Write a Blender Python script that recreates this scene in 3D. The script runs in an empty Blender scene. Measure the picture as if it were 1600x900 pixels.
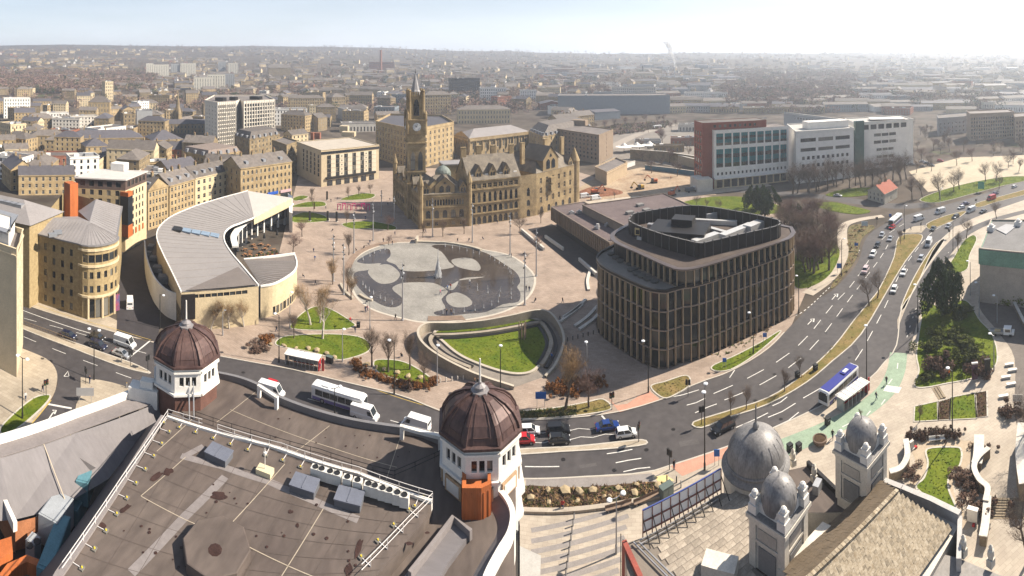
import bpy,bmesh,math,random
from mathutils import Matrix,Vector,noise
random.seed(7)
sc=bpy.context.scene
# -- camera: a drone panorama, cylindrical like the photograph
FPX,YH,CXP,CAMH=800.0,100.0,800.0,70.0
cam_d=bpy.data.cameras.new('camera')
cam=bpy.data.objects.new('camera',cam_d)
sc.collection.objects.link(cam)
cam.location=(0,0,CAMH)
cam.rotation_euler=(math.radians(90),0,0)
cam_d.type='PANO'
cam_d.panorama_type='CENTRAL_CYLINDRICAL'
cam_d.central_cylindrical_range_u_min=-800/FPX
cam_d.central_cylindrical_range_u_max=800/FPX
cam_d.central_cylindrical_range_v_min=-(900-YH)/FPX
cam_d.central_cylindrical_range_v_max=YH/FPX
cam_d.central_cylindrical_radius=1.0
cam_d.clip_start=0.5
cam_d.clip_end=30000
sc.camera=cam
# -- sky, sun, exposure
HAZE=.00027
SUN_AZ,SUN_EL=math.radians(76),math.radians(40)
world=bpy.data.worlds.new('World');sc.world=world;world.use_nodes=True
wn,wl=world.node_tree.nodes,world.node_tree.links
bg=wn['Background']
sky=wn.new('ShaderNodeTexSky');sky.sky_type='NISHITA';sky.sun_disc=False
sky.sun_elevation=SUN_EL;sky.sun_rotation=SUN_AZ
sky.air_density=1.0;sky.dust_density=0.4;sky.ozone_density=1.0;sky.altitude=200
tcw=wn.new('ShaderNodeTexCoord');mpw=wn.new('ShaderNodeMapping');mpw.inputs['Scale'].default_value=(1.2,1.2,9)
nzw=wn.new('ShaderNodeTexNoise');nzw.inputs['Scale'].default_value=2.2;nzw.inputs['Detail'].default_value=6
rpw=wn.new('ShaderNodeValToRGB');rpw.color_ramp.elements[0].position=.40;rpw.color_ramp.elements[1].position=.75
rpw.color_ramp.elements[0].color=(.75,.75,.75,1);rpw.color_ramp.elements[1].color=(1,1,1,1)
mxw=wn.new('ShaderNodeMixRGB');mxw.inputs[2].default_value=(13,13.8,15.2,1)
wl.new(tcw.outputs['Generated'],mpw.inputs['Vector']);wl.new(mpw.outputs[0],nzw.inputs['Vector'])
sxw=wn.new('ShaderNodeSeparateXYZ');adw=wn.new('ShaderNodeMath');adw.operation='ADD';adw.inputs[1].default_value=.03;dvw=wn.new('ShaderNodeMath');dvw.operation='DIVIDE';dvw.inputs[0].default_value=.062;dvw.use_clamp=True
muw=wn.new('ShaderNodeMath');muw.operation='MULTIPLY';muw.use_clamp=True
abw=wn.new('ShaderNodeMath');abw.operation='ABSOLUTE'
wl.new(tcw.outputs['Generated'],sxw.inputs[0]);wl.new(sxw.outputs[2],abw.inputs[0]);wl.new(abw.outputs[0],adw.inputs[0]);wl.new(adw.outputs[0],dvw.inputs[1]);wl.new(dvw.outputs[0],muw.inputs[0]);wl.new(rpw.outputs[0],muw.inputs[1])
wl.new(nzw.outputs['Fac'],rpw.inputs[0]);wl.new(muw.outputs[0],mxw.inputs[0]);wl.new(sky.outputs[0],mxw.inputs[1])
wl.new(mxw.outputs[0],bg.inputs['Color']);bg.inputs['Strength'].default_value=0.05
sun_d=bpy.data.lights.new('sun','SUN');sun_d.energy=5.0;sun_d.angle=math.radians(0.5);sun_d.color=(1,.90,.76)
sun=bpy.data.objects.new('sun',sun_d);sc.collection.objects.link(sun)
sdir=Vector((math.sin(SUN_AZ)*math.cos(SUN_EL),math.cos(SUN_AZ)*math.cos(SUN_EL),math.sin(SUN_EL)))
sun.rotation_euler=sdir.to_track_quat('Z','Y').to_euler()
sc.view_settings.view_transform='Standard';sc.view_settings.look='None'
sc.view_settings.exposure=1.1;sc.view_settings.gamma=1.0;sc.view_settings.use_curve_mapping=False
sc.render.engine='CYCLES'
sc.cycles.use_denoising=True
sc.cycles.max_bounces=5;sc.cycles.diffuse_bounces=1;sc.cycles.glossy_bounces=2;sc.cycles.transmission_bounces=2
sc.cycles.volume_bounces=1;sc.cycles.transparent_max_bounces=8
sc.cycles.caustics_reflective=False;sc.cycles.caustics_refractive=False
sc.cycles.sample_clamp_indirect=6
# -- helpers
COL=sc.collection.objects
def zt(x,y):
 r=math.hypot(x,y)
 if r<600:return 0.0
 th=math.atan2(x,y)
 k=min(1,max(0,(.25-th)/.9));k=k*k*(3-2*k)
 z=.0443*(r-600)*min(1,(r-600)/300+.25)
 if r>1300:z+=(.004+.024*k)*(r-1300)
 a=min(1,(r-600)/1200)
 z+=a*(14*noise.noise((x/700,y/700,3.1))+7*noise.noise((x/260,y/260,8.7)))
 if r>3700:z-=.05*(r-3700)
 return z
def G(px,py,z=0.0):
 r=(CAMH-z)*FPX/max(py-YH,.5);t=(px-CXP)/FPX
 return(r*math.sin(t),r*math.cos(t))
def G3(px,py,z=0.0):
 p=G(px,py,z);return(p[0],p[1],z)
def GT(px,py):
 t=(px-CXP)/FPX;s,c=math.sin(t),math.cos(t);k=(py-YH)/FPX;r=300.0;step=60.0
 while r<4600 and CAMH-r*k>zt(r*s,r*c):r+=step
 for _ in range(5):
  step/=2;r+=-step if CAMH-r*k<=zt(r*s,r*c)else step
 return(r*s,r*c,zt(r*s,r*c))
def HP(dpx,py):return dpx/(py-YH)*CAMH
MATS={}
def mat(name,col,rough=.8,var=.12,scale=.6,bump=0.0,metal=0.0,col2=None,obj_var=0.0,spec=.3,detail=4,coat=0,stretch=None):
 if name in MATS:return MATS[name]
 m=bpy.data.materials.new(name);m.use_nodes=True;n=m.node_tree.nodes;l=m.node_tree.links
 b=n['Principled BSDF'];b.inputs['Roughness'].default_value=rough;b.inputs['Metallic'].default_value=metal
 b.inputs['Specular IOR Level'].default_value=spec;b.inputs['Coat Weight'].default_value=coat
 b.inputs['Base Color'].default_value=(*col,1)
 if var>0 or col2:
  tc=n.new('ShaderNodeTexCoord');nz=n.new('ShaderNodeTexNoise');nz.inputs['Scale'].default_value=scale;nz.inputs['Detail'].default_value=detail
  nz.inputs['Roughness'].default_value=.65
  mp=n.new('ShaderNodeMapping');l.new(tc.outputs['Object'],mp.inputs[0])
  if stretch:mp.inputs['Scale'].default_value=stretch
  l.new(mp.outputs[0],nz.inputs['Vector'])
  rp=n.new('ShaderNodeValToRGB');rp.color_ramp.elements[0].position=.3;rp.color_ramp.elements[1].position=.7
  c2=col2 or tuple(min(1,c*(1+var))for c in col)
  c1=col if col2 else tuple(c*(1-var)for c in col)
  rp.color_ramp.elements[0].color=(*c1,1);rp.color_ramp.elements[1].color=(*c2,1)
  l.new(nz.outputs['Fac'],rp.inputs[0]);src=rp.outputs[0]
  nz2=n.new('ShaderNodeTexNoise');nz2.inputs['Scale'].default_value=scale*9;nz2.inputs['Detail'].default_value=3
  l.new(mp.outputs[0],nz2.inputs['Vector'])
  mx=n.new('ShaderNodeMixRGB');mx.blend_type='MULTIPLY';mx.inputs[0].default_value=min(.9,var*2.5+.1)
  r2=n.new('ShaderNodeMapRange');r2.inputs[1].default_value=.3;r2.inputs[2].default_value=.7;r2.inputs[3].default_value=.72;r2.inputs[4].default_value=1.18
  l.new(nz2.outputs['Fac'],r2.inputs[0]);l.new(src,mx.inputs[1]);l.new(r2.outputs[0],mx.inputs[2]);src=mx.outputs[0]
  if obj_var:
   oi=n.new('ShaderNodeObjectInfo');hs=n.new('ShaderNodeHueSaturation')
   mr=n.new('ShaderNodeMapRange');mr.inputs[3].default_value=1-obj_var;mr.inputs[4].default_value=1+obj_var
   l.new(oi.outputs['Random'],mr.inputs[0]);l.new(mr.outputs[0],hs.inputs['Value']);l.new(src,hs.inputs['Color']);src=hs.outputs[0]
  l.new(src,b.inputs['Base Color'])
  if bump:
   bp=n.new('ShaderNodeBump');bp.inputs['Strength'].default_value=bump;bp.inputs['Distance'].default_value=.05
   l.new(nz2.outputs['Fac'],bp.inputs['Height']);l.new(bp.outputs[0],b.inputs['Normal'])
 MATS[name]=m
 return m
def setp(o,label=None,cat=None,group=None,kind=None):
 if label:o['label']=label
 if cat:o['category']=cat
 if group:o['group']=group
 if kind:o['kind']=kind
 return o
def thing(name,label,cat,loc=(0,0,0),rz=0,group=None):
 o=bpy.data.objects.new(name,None);COL.link(o);o.empty_display_size=.2
 o.location=loc;o.rotation_euler=(0,0,rz)
 return setp(o,label,cat,group)
def adopt(o,parent):
 o.parent=parent
 if parent is not None:
  o.matrix_parent_inverse=(Matrix.Translation(parent.location)@parent.rotation_euler.to_matrix().to_4x4()).inverted()
  if parent.parent is not None:
   o.matrix_parent_inverse=Matrix.Identity(4)
 return o
class MB:
 def __init__(s):s.v=[];s.f=[];s.m=[]
 def poly(s,pts,mi=0):
  k=len(s.v);s.v+=[tuple(p)for p in pts];s.f.append(tuple(range(k,k+len(pts))));s.m.append(mi);return s
 def prism(s,pts,z0,z1,mi=0,mt=None,bottom=False):
  if sum(pts[i-1][0]*pts[i][1]-pts[i][0]*pts[i-1][1]for i in range(len(pts)))<0:pts=pts[::-1]
  n=len(pts);k=len(s.v)
  s.v+=[(p[0],p[1],z0)for p in pts]+[(p[0],p[1],z1)for p in pts]
  for i in range(n):
   j=(i+1)%n;s.f.append((k+i,k+j,k+n+j,k+n+i));s.m.append(mi)
  s.f.append(tuple(range(k+n,k+2*n)));s.m.append(mi if mt is None else mt)
  if bottom:s.f.append(tuple(range(k+n-1,k-1,-1)));s.m.append(mi)
  return s
 def sheet(s,pts,z,mi=0):
  if sum(pts[i-1][0]*pts[i][1]-pts[i][0]*pts[i-1][1]for i in range(len(pts)))<0:pts=pts[::-1]
  return s.poly([(p[0],p[1],z)for p in pts],mi)
 def box(s,c,d,rz=0,mi=0):
  x,y,z=c;a,b,h=d[0]/2,d[1]/2,d[2];ca,sa=math.cos(rz),math.sin(rz)
  return s.prism([(x+u*ca-w*sa,y+u*sa+w*ca)for u,w in((-a,-b),(a,-b),(a,b),(-a,b))],z,z+h,mi,bottom=True)
 def bar(s,p,q,w,h=None,mi=0):
  p,q=Vector(p),Vector(q);d=(q-p);h=h or w
  if d.length<1e-6:return s
  d.normalize();u=d.cross(Vector((0,0,1)))
  if u.length<1e-3:u=Vector((1,0,0))
  u.normalize();t=u.cross(d);k=len(s.v)
  for c in(p,q):
   for a,b in((-1,-1),(1,-1),(1,1),(-1,1)):s.v.append(tuple(c+u*(a*w/2)+t*(b*h/2)))
  for f in((0,1,5,4),(1,2,6,5),(2,3,7,6),(3,0,4,7),(3,2,1,0),(4,5,6,7)):s.f.append(tuple(k+i for i in f));s.m.append(mi)
  return s
 def tube(s,p,q,r0,r1=None,n=6,mi=0,cap=True):
  p,q=Vector(p),Vector(q);r1=r0 if r1 is None else r1;d=(q-p)
  if d.length<1e-6:return s
  d.normalize();u=d.cross(Vector((0,0,1)))
  if u.length<1e-3:u=Vector((1,0,0))
  u.normalize();t=d.cross(u);k=len(s.v)
  for c,r in((p,r0),(q,r1)):
   for i in range(n):
    a=2*math.pi*i/n;s.v.append(tuple(c+u*(r*math.cos(a))+t*(r*math.sin(a))))
  for i in range(n):
   j=(i+1)%n;s.f.append((k+i,k+j,k+n+j,k+n+i));s.m.append(mi)
  if cap:s.f.append(tuple(range(k+n,k+2*n)));s.m.append(mi);s.f.append(tuple(range(k+n-1,k-1,-1)));s.m.append(mi)
  return s
 def lathe(s,prof,c=(0,0,0),n=16,mi=0,a0=0):
  k=len(s.v);x,y,z=c
  for r,h in prof:
   for i in range(n):a=a0+2*math.pi*i/n;s.v.append((x+r*math.cos(a),y+r*math.sin(a),z+h))
  for j in range(len(prof)-1):
   for i in range(n):
    i2=(i+1)%n;s.f.append((k+j*n+i,k+j*n+i2,k+(j+1)*n+i2,k+(j+1)*n+i));s.m.append(mi)
  if prof[-1][0]>.01:s.f.append(tuple(k+(len(prof)-1)*n+i for i in range(n)));s.m.append(mi)
  return s
 def strip(s,line,w,z0,z1=None,mi=0,side=0):
  L,R=offset(line,w,side)
  if z1 is None:
   for i in range(len(line)-1):s.poly([(*R[i],z0),(*R[i+1],z0),(*L[i+1],z0),(*L[i],z0)],mi)
  else:
   for i in range(len(line)-1):s.prism([R[i],R[i+1],L[i+1],L[i]],z0,z1,mi)
  return s
 def mesh(s,name,mats,smooth=False):
  me=bpy.data.meshes.new(name);me.from_pydata(s.v,[],s.f)
  for m in(mats if isinstance(mats,(list,tuple))else[mats]):me.materials.append(m)
  if any(s.m):me.polygons.foreach_set('material_index',s.m)
  if smooth:me.polygons.foreach_set('use_smooth',[True]*len(s.f))
  me.update();return me
 def build(s,name,mats,parent=None,smooth=False,world_coords=True):
  o=bpy.data.objects.new(name,s.mesh(name,mats,smooth));COL.link(o)
  if parent is not None:
   if world_coords:adopt(o,parent)
   else:o.parent=parent
  return o
def offset(line,w,side=0):
 L,R=[],[];n=len(line)
 for i,p in enumerate(line):
  a=line[max(0,i-1)];b=line[min(n-1,i+1)];dx,dy=b[0]-a[0],b[1]-a[1];d=math.hypot(dx,dy)or 1
  nx,ny=-dy/d,dx/d;l,r={0:(w/2,-w/2),1:(0,-w),-1:(w,0)}[side]
  L.append((p[0]+nx*l,p[1]+ny*l));R.append((p[0]+nx*r,p[1]+ny*r))
 return L,R
def smooth(pts,k=6,closed=False):
 n=len(pts);out=[]
 for i in range(n if closed else n-1):
  p=[pts[(i+d)%n]if closed else pts[min(n-1,max(0,i+d))]for d in(-1,0,1,2)]
  for j in range(k):
   t=j/k
   out.append(tuple(.5*(2*p[1][c]+(p[2][c]-p[0][c])*t+(2*p[0][c]-5*p[1][c]+4*p[2][c]-p[3][c])*t*t+(3*p[1][c]-p[0][c]-3*p[2][c]+p[3][c])*t**3)for c in(0,1)))
 if not closed:out.append(tuple(pts[-1]))
 return out
def gp(pts,z=0.0):return[G(p[0],p[1],z)for p in pts]
def link(name,me,parent=None,loc=(0,0,0),rz=0,scale=(1,1,1)):
 o=bpy.data.objects.new(name,me);COL.link(o);o.parent=parent;o.location=loc;o.rotation_euler=(0,0,rz);o.scale=scale;return o
def copy_tree(o,parent=None):
 c=o.copy();COL.link(c);c.parent=parent
 for ch in list(o.children):copy_tree(ch,c)
 return c
def lerp(a,b,t):return tuple(x+(y-x)*t for x,y in zip(a,b))
def along(line,step,start=0.0):
 out=[];d=start
 for i in range(len(line)-1):
  a,b=line[i],line[i+1];L=math.dist(a,b)
  while d<=L:
   out.append((lerp(a,b,d/L),math.atan2(b[1]-a[1],b[0]-a[0])));d+=step
  d-=L
 return out
 # -- materials
def mat_paving(name,c1,c2,c3,sx,sy,rot=0,rough=.8):
 m=bpy.data.materials.new(name);m.use_nodes=True;n=m.node_tree.nodes;l=m.node_tree.links;b=n['Principled BSDF'];b.inputs['Roughness'].default_value=rough
 b.inputs['Specular IOR Level'].default_value=.25
 tc=n.new('ShaderNodeTexCoord');mp=n.new('ShaderNodeMapping');mp.inputs['Rotation'].default_value=(0,0,rot);l.new(tc.outputs['Object'],mp.inputs[0])
 br=n.new('ShaderNodeTexBrick');br.inputs['Scale'].default_value=1;br.inputs['Brick Width'].default_value=sx;br.inputs['Row Height'].default_value=sy
 br.inputs['Mortar Size'].default_value=.012*max(sx,sy)+.004;br.inputs['Color1'].default_value=(*c1,1);br.inputs['Color2'].default_value=(*c2,1);br.inputs['Mortar'].default_value=(*c3,1);br.inputs['Bias'].default_value=-.1
 l.new(mp.outputs[0],br.inputs['Vector'])
 nz=n.new('ShaderNodeTexNoise');nz.inputs['Scale'].default_value=.12;nz.inputs['Detail'].default_value=7;nz.inputs['Roughness'].default_value=.7;l.new(tc.outputs['Object'],nz.inputs['Vector'])
 mr=n.new('ShaderNodeMapRange');mr.inputs[1].default_value=.3;mr.inputs[2].default_value=.72;mr.inputs[3].default_value=.66;mr.inputs[4].default_value=1.12;l.new(nz.outputs['Fac'],mr.inputs[0])
 mx=n.new('ShaderNodeMixRGB');mx.blend_type='MULTIPLY';mx.inputs[0].default_value=1;l.new(br.outputs['Color'],mx.inputs[1]);l.new(mr.outputs[0],mx.inputs[2]);l.new(mx.outputs[0],b.inputs['Base Color'])
 MATS[name]=m;return m
M_PLAZA=mat_paving('granite_setts',(.325,.248,.195),(.385,.30,.24),(.21,.165,.135),1.2,.6,.35)
M_SLAB=mat_paving('pale_paving_slabs',(.42,.355,.285),(.47,.405,.325),(.31,.265,.21),1.3,.65,.2)
M_FLAG=mat_paving('footway_flags',(.39,.325,.245),(.45,.38,.29),(.28,.23,.17),1.6,.9,-.3)
M_KERB=mat('kerb_stone',(.46,.42,.36),.8,.15,.8)
M_GRASS=mat('lawn',(.062,.105,.008),.95,.3,.22,.6,col2=(.145,.165,.018),spec=.1)
M_VERGE=mat('dry_verge',(.12,.112,.03),.95,.3,.3,.6,col2=(.25,.17,.075),spec=.1)
M_SOIL=mat('planting_soil',(.045,.028,.018),.95,.3,.9,.8,col2=(.10,.062,.035),spec=.1)
M_WHITE=mat('road_paint',(.62,.60,.56),.7,.2,1.5)
M_YELLOW=mat('yellow_paint',(.55,.38,.08),.7,.2,1.5)
M_STONE=mat('sandstone',(.27,.19,.10),.85,.2,.25,.2,col2=(.46,.35,.195))
M_DSTONE=mat('sooty_sandstone',(.155,.118,.07),.88,.25,.3,.2,col2=(.34,.255,.145))
M_PSTONE=mat('pale_sandstone',(.56,.455,.29),.85,.14,.3,.15)
M_SLATE=mat('stone_slate_roof',(.10,.086,.078),.8,.25,.5,.3,col2=(.175,.152,.135),obj_var=.2)
M_BSLATE=mat('blue_slate_roof',(.085,.08,.09),.65,.2,.6,.2,obj_var=.2)
M_FLAT=mat('flat_roof_felt',(.15,.13,.12),.85,.25,.15,0,obj_var=.15)
M_GREYROOF=mat('grey_sheet_roof',(.30,.275,.265),.45,.08,.2,0,metal=.2)
M_WHITEP=mat('white_render',(.74,.71,.66),.7,.08,.3)
M_CONC=mat('pale_concrete',(.56,.52,.46),.8,.12,.3)
M_DARK=mat('dark_metal',(.022,.02,.02),.5,.2,.5,metal=.3)
M_BLACK=mat('matt_black',(.02,.02,.021),.5,0)
M_STEEL=mat('galvanised_steel',(.42,.42,.43),.45,.1,1,metal=.6)
M_GLASS=mat('window_glass',(.018,.022,.028),.06,0,spec=.8)
M_BRICK=mat('brick_red',(.27,.11,.07),.85,.2,.5,.2)
M_CORTEN=mat('rust_orange_metal',(.42,.12,.035),.7,.2,.3,0,stretch=(3,3,.3))
M_COPPER=mat('brown_copper',(.062,.036,.034),.5,.3,.35,.1,metal=.2,col2=(.125,.075,.065),stretch=(1,1,.25))
def mat_glazing():
 m=bpy.data.materials.new('office_glazing');m.use_nodes=True;n=m.node_tree.nodes;l=m.node_tree.links;b=n['Principled BSDF']
 oi=n.new('ShaderNodeObjectInfo');rp=n.new('ShaderNodeValToRGB');e=rp.color_ramp.elements;e[0].color=(.012,.015,.018,1);e[1].color=(.20,.185,.155,1)
 e[0].position=.55;e[1].position=1.0;x=e.new(.8);x.color=(.045,.052,.055,1)
 l.new(oi.outputs['Random'],rp.inputs[0]);l.new(rp.outputs[0],b.inputs['Base Color']);b.inputs['Roughness'].default_value=.07;b.inputs['Specular IOR Level'].default_value=.7
 return m
M_PANE=mat_glazing()
M_FRAME=mat('window_frame_pale',(.50,.46,.40),.6,0)
M_FRAMED=mat('window_frame_dark',(.06,.055,.055),.5,0)
# -- GROUND
def mat_terrain():
 m=bpy.data.materials.new('town_ground');m.use_nodes=True;n=m.node_tree.nodes;l=m.node_tree.links;b=n['Principled BSDF'];b.inputs['Roughness'].default_value=.95;b.inputs['Specular IOR Level'].default_value=.1
 tc=n.new('ShaderNodeTexCoord')
 a=n.new('ShaderNodeTexNoise');a.inputs['Scale'].default_value=.006;a.inputs['Detail'].default_value=8;a.inputs['Roughness'].default_value=.7;l.new(tc.outputs['Object'],a.inputs['Vector'])
 r=n.new('ShaderNodeValToRGB');e=r.color_ramp.elements;e[0].position=.36;e[0].color=(.06,.045,.035,1);e[1].position=.66;e[1].color=(.075,.085,.035,1)
 x=e.new(.46);x.color=(.105,.085,.068,1);x=e.new(.54);x.color=(.085,.07,.056,1);x=e.new(.6);x.color=(.055,.037,.03,1)
 l.new(a.outputs['Fac'],r.inputs[0])
 c=n.new('ShaderNodeTexNoise');c.inputs['Scale'].default_value=.05;c.inputs['Detail'].default_value=6;l.new(tc.outputs['Object'],c.inputs['Vector'])
 mr=n.new('ShaderNodeMapRange');mr.inputs[1].default_value=.3;mr.inputs[2].default_value=.7;mr.inputs[3].default_value=.55;mr.inputs[4].default_value=1.35;l.new(c.outputs['Fac'],mr.inputs[0])
 mx=n.new('ShaderNodeMixRGB');mx.blend_type='MULTIPLY';mx.inputs[0].default_value=1;l.new(r.outputs[0],mx.inputs[1]);l.new(mr.outputs[0],mx.inputs[2]);l.new(mx.outputs[0],b.inputs['Base Color'])
 return m
M_TERRAIN=mat_terrain()
def terrain():
 mb=MB();NA=150;rs=[.0]+[40*1.13**i for i in range(41)]
 rs=[r for r in rs if r<5200]+[5200]
 for r in rs:
  for i in range(NA):
   a=2*math.pi*i/NA;x,y=r*math.sin(a),r*math.cos(a);mb.v.append((x,y,zt(x,y)))
 for j in range(len(rs)-1):
  for i in range(NA):
   k=(i+1)%NA;mb.f.append((j*NA+i,(j+1)*NA+i,(j+1)*NA+k,j*NA+k));mb.m.append(0)
 for i,f in enumerate(mb.f):mb.f[i]=f[::-1]
 o=mb.build('ground',M_TERRAIN,smooth=True);setp(o,kind='structure');return o
ground=terrain()
def mat_asphalt():
 m=mat('asphalt',(.05,.045,.047),.75,.24,.07,.2,spec=.3,col2=(.082,.073,.072),detail=8)
 return m
M_ASPH=mat_asphalt()
M_PATCH=mat('pale_patch',(.085,.077,.076),.8,.15,.3)
M_ASPHD=mat('patch_and_shade_asphalt',(.045,.04,.043),.75,.2,.3,.2)
def struct(name,mb,m,parent=None):
 o=mb.build(name,m,parent)
 if parent is None:setp(o,kind='structure')
 return o
 # --- the dual carriageway sweeping through the picture
FAR=[(20,469),(60,484),(125,504),(235,535),(320,553),(400,568),(477,583),(615,616),(692,645),(750,657),(815,658),(875,655),(960,646),(1035,625),(1090,600),(1142,581),(1200,546),(1237,508),(1275,470),(1305,450),(1340,410),(1352,375),(1372,356),(1410,338),(1470,322),(1540,302),(1620,270)]
NEAR=[(20,536),(72,560),(172,597),(260,625),(380,655),(520,690),(640,722),(730,742),(825,748),(925,744),(1010,738),(1060,723),(1135,698),(1210,668),(1275,638),(1352,597),(1378,570),(1400,540),(1408,482),(1430,450),(1462,384),(1500,352),(1545,332),(1620,306)]
far_l,near_l=smooth(gp(FAR),5),smooth(gp(NEAR),5)
road=struct('road',MB().sheet(far_l+near_l[::-1],.012),M_ASPH)
# --- pavements (a step of 0.12 m above the road)
plaza=struct('plaza_pavement',MB().prism(far_l[5*3:5*17+1]+gp([(1262,450),(1248,400),(1230,320),(960,285),(900,268),(820,262),(620,262),(470,262),(452,330),(430,420),(300,505),(250,520)]),-.3,.12),M_PLAZA)
struct('pavement_far_side',MB().prism(far_l[:15]+gp([(236,530),(180,500),(120,470),(36,440),(15,440)]),-.3,.12),M_FLAG)
struct('pavement_theatre_side',MB().prism(near_l[5*7:5*23+1]+gp([(1640,330),(1640,895),(1300,990),(800,990),(720,800)]),-.3,.12),M_SLAB)
struct('pavement_corner',MB().prism(smooth(gp([(30,543),(72,561),(88,580),(88,603),(80,623),(55,655),(20,685),(-60,700),(-60,540)]),4),-.3,.12),M_FLAG)
struct('side_road',MB().sheet(gp([(60,553),(180,598),(230,616),(160,660),(60,720),(-60,760),(-60,690),(20,686),(55,656),(82,623),(90,600),(86,578)]),.008),M_ASPH)
struct('pavement_refuge',MB().prism(smooth(gp([(126,590),(175,598),(215,615),(195,640),(140,655),(118,640),(126,620)]),3),-.3,.10),M_FLAG)
def kerbs(parent,line,step=3.0,side=1,top=.15):
 L=[p for p in along(line,step)]
 for i in range(len(L)-1):
  (a,h),(b,_)=L[i],L[i+1];d=math.dist(a,b);h=math.atan2(b[1]-a[1],b[0]-a[0])
  c=lerp(a,b,.5);o=link('kerb_stone',KERB_ME,parent,(c[0]-side*.14*math.sin(h)*-1,c[1]-side*.14*math.cos(h),top-.30),h,(d-.03,.28,.30))
KERB_ME=MB().box((0,0,0),(1,1,1)).mesh('kerb_stone',M_KERB)
kerbs(plaza,far_l[15:5*17],4.0,-1)
kerbs(bpy.data.objects['pavement_theatre_side'],near_l[35:5*21],4.0,1)
kerbs(bpy.data.objects['pavement_far_side'],far_l[:15],4.0,-1)
# --- central reservations
def island(name,pts,top_mat,z=.14,k=3,kerb=True):
 ln=smooth(gp(pts),k,True);o=struct(name,MB().prism(ln,-.2,z-.02),[top_mat])
 if kerb:
  struct('kerb_edging',MB().strip(ln+ln[:1],.3,-.1,z,side=0),M_KERB,o)
 return o
med_left=island('central_reservation',[(20,501),(60,517),(120,537),(150,548),(207,568),(235,583),(215,580),(180,570),(118,546),(60,524),(20,507)],M_FLAG)
med_mid=island('central_reservation',[(700,705),(760,708),(820,702),(900,698),(960,692),(1003,688),(1008,695),(960,701),(880,706),(800,711),(700,709)],M_FLAG)
med_right=island('central_reservation',[(1084,660),(1140,642),(1200,622),(1247,592),(1300,545),(1335,500),(1360,470),(1376,448),(1397,402),(1405,370),(1436,366),(1440,375),(1415,408),(1388,452),(1345,523),(1300,565),(1260,598),(1200,632),(1140,652),(1096,669)],M_VERGE)
island('central_reservation',[(1448,350),(1470,340),(1490,334),(1510,330),(1495,342),(1470,353),(1452,358)],M_VERGE)
island('central_reservation',[(1525,318),(1560,308),(1620,292),(1620,299),(1560,315),(1530,324)],M_VERGE)
med_cycle=island('verge_strip',[(1408,480),(1425,440),(1445,405),(1463,380),(1476,374),(1468,388),(1448,418),(1428,452),(1414,482)],M_VERGE)
struct('waiting_island',MB().prism(gp([(1405,364),(1428,354),(1450,352),(1440,364)]),-.1,.12),M_FLAG)
struct('cycle_verge_pavement',MB().sheet(gp([(1404,560),(1402,500),(1424,450),(1456,388),(1492,354),(1560,334),(1640,318),(1640,345),(1530,365),(1490,400),(1460,440),(1440,490),(1432,560)]),.06),M_SLAB)
# --- cycle track
CYC=[(1462,384),(1500,356),(1545,338),(1620,312)]
struct('cycle_track_asphalt',MB().strip(smooth(gp([(1630,324),(1560,342),(1510,364),(1482,390),(1460,420),(1440,455),(1425,490),(1412,530),(1406,552)]),5),4.6,.135),M_ASPH)
M_GREEN=mat('green_cycle_surface',(.25,.325,.235),.85,.15,.4,.1)
M_GREEND=mat('worn_green_surface',(.15,.30,.2),.85,.15,.4,.1)
green_l=smooth(gp([(1404,552),(1400,580),(1385,610),(1350,640),(1300,668),(1250,690),(1190,712),(1140,722)]),6)
cyc=struct('green_cycle_track',MB().strip(green_l,4.2,.13),M_GREEN)
M_PINK=mat('tactile_paving_pink',(.46,.24,.17),.85,.12,.6)
struct('pink_tactile_crossing',MB().sheet(gp([(950,622),(968,645),(1032,626),(1015,612),(1000,618),(980,632),(962,634)]),.131),M_PINK)
struct('pink_tactile_footway',MB().sheet(gp([(1046,728),(1066,745),(1140,712),(1200,688),(1186,680),(1120,705)]),.131),M_PINK)
struct('yellow_tactile_patch',MB().sheet(gp([(1022,746),(1040,743),(1054,752),(1030,756)]),.131),mat('buff_tactile',(.58,.47,.22),.85,.1,.6))
struct('cycle_lane_footway',MB().strip(smooth(gp([(822,759),(900,757),(980,753),(1020,749)]),4),2.4,.13),mat('footway_asphalt',(.24,.215,.20),.85,.1,.4))
# --- lawns on the plaza and along the road
def lawn(name,pts,m=None,z=.17,k=5,edge=True):
 ln=smooth(gp(pts),k,True);o=struct(name,MB().prism(ln,-.1,z),m or M_GRASS)
 if edge:struct('stone_edging',MB().strip(ln+ln[:1],.32,-.05,z+.05),M_KERB,o)
 tufts(o,ln,z,m or M_GRASS);return o
def tufts(parent,ln,z,m,dens=1.0):
 xs=[p[0]for p in ln];ys=[p[1]for p in ln];A=(max(xs)-min(xs))*(max(ys)-min(ys));n=int(min(5200,A*3.0*dens));mb=MB();R=random.Random(len(ln)+int(A))
 def inside(x,y):
  c=False
  for i in range(len(ln)):
   a,b=ln[i-1],ln[i]
   if(a[1]>y)!=(b[1]>y)and x<(b[0]-a[0])*(y-a[1])/(b[1]-a[1])+a[0]:c=not c
  return c
 for _ in range(n):
  x,y=R.uniform(min(xs),max(xs)),R.uniform(min(ys),max(ys))
  if not inside(x,y):continue
  a=R.uniform(0,6.28);w=R.uniform(.12,.3);h=R.uniform(.05,.16);dx,dy=w*math.cos(a),w*math.sin(a)
  mb.poly([(x-dx,y-dy,z),(x+dx,y+dy,z),(x+dy*.3,y-dx*.3,z+h)])
 if mb.f:setp(mb.build('grass',m,parent),kind='stuff')
lawn('lawn_near_shelter',[(432,540),(440,528),(470,524),(520,523),(560,527),(578,538),(575,550),(550,560),(528,563),(500,555),(470,548)])
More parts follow.
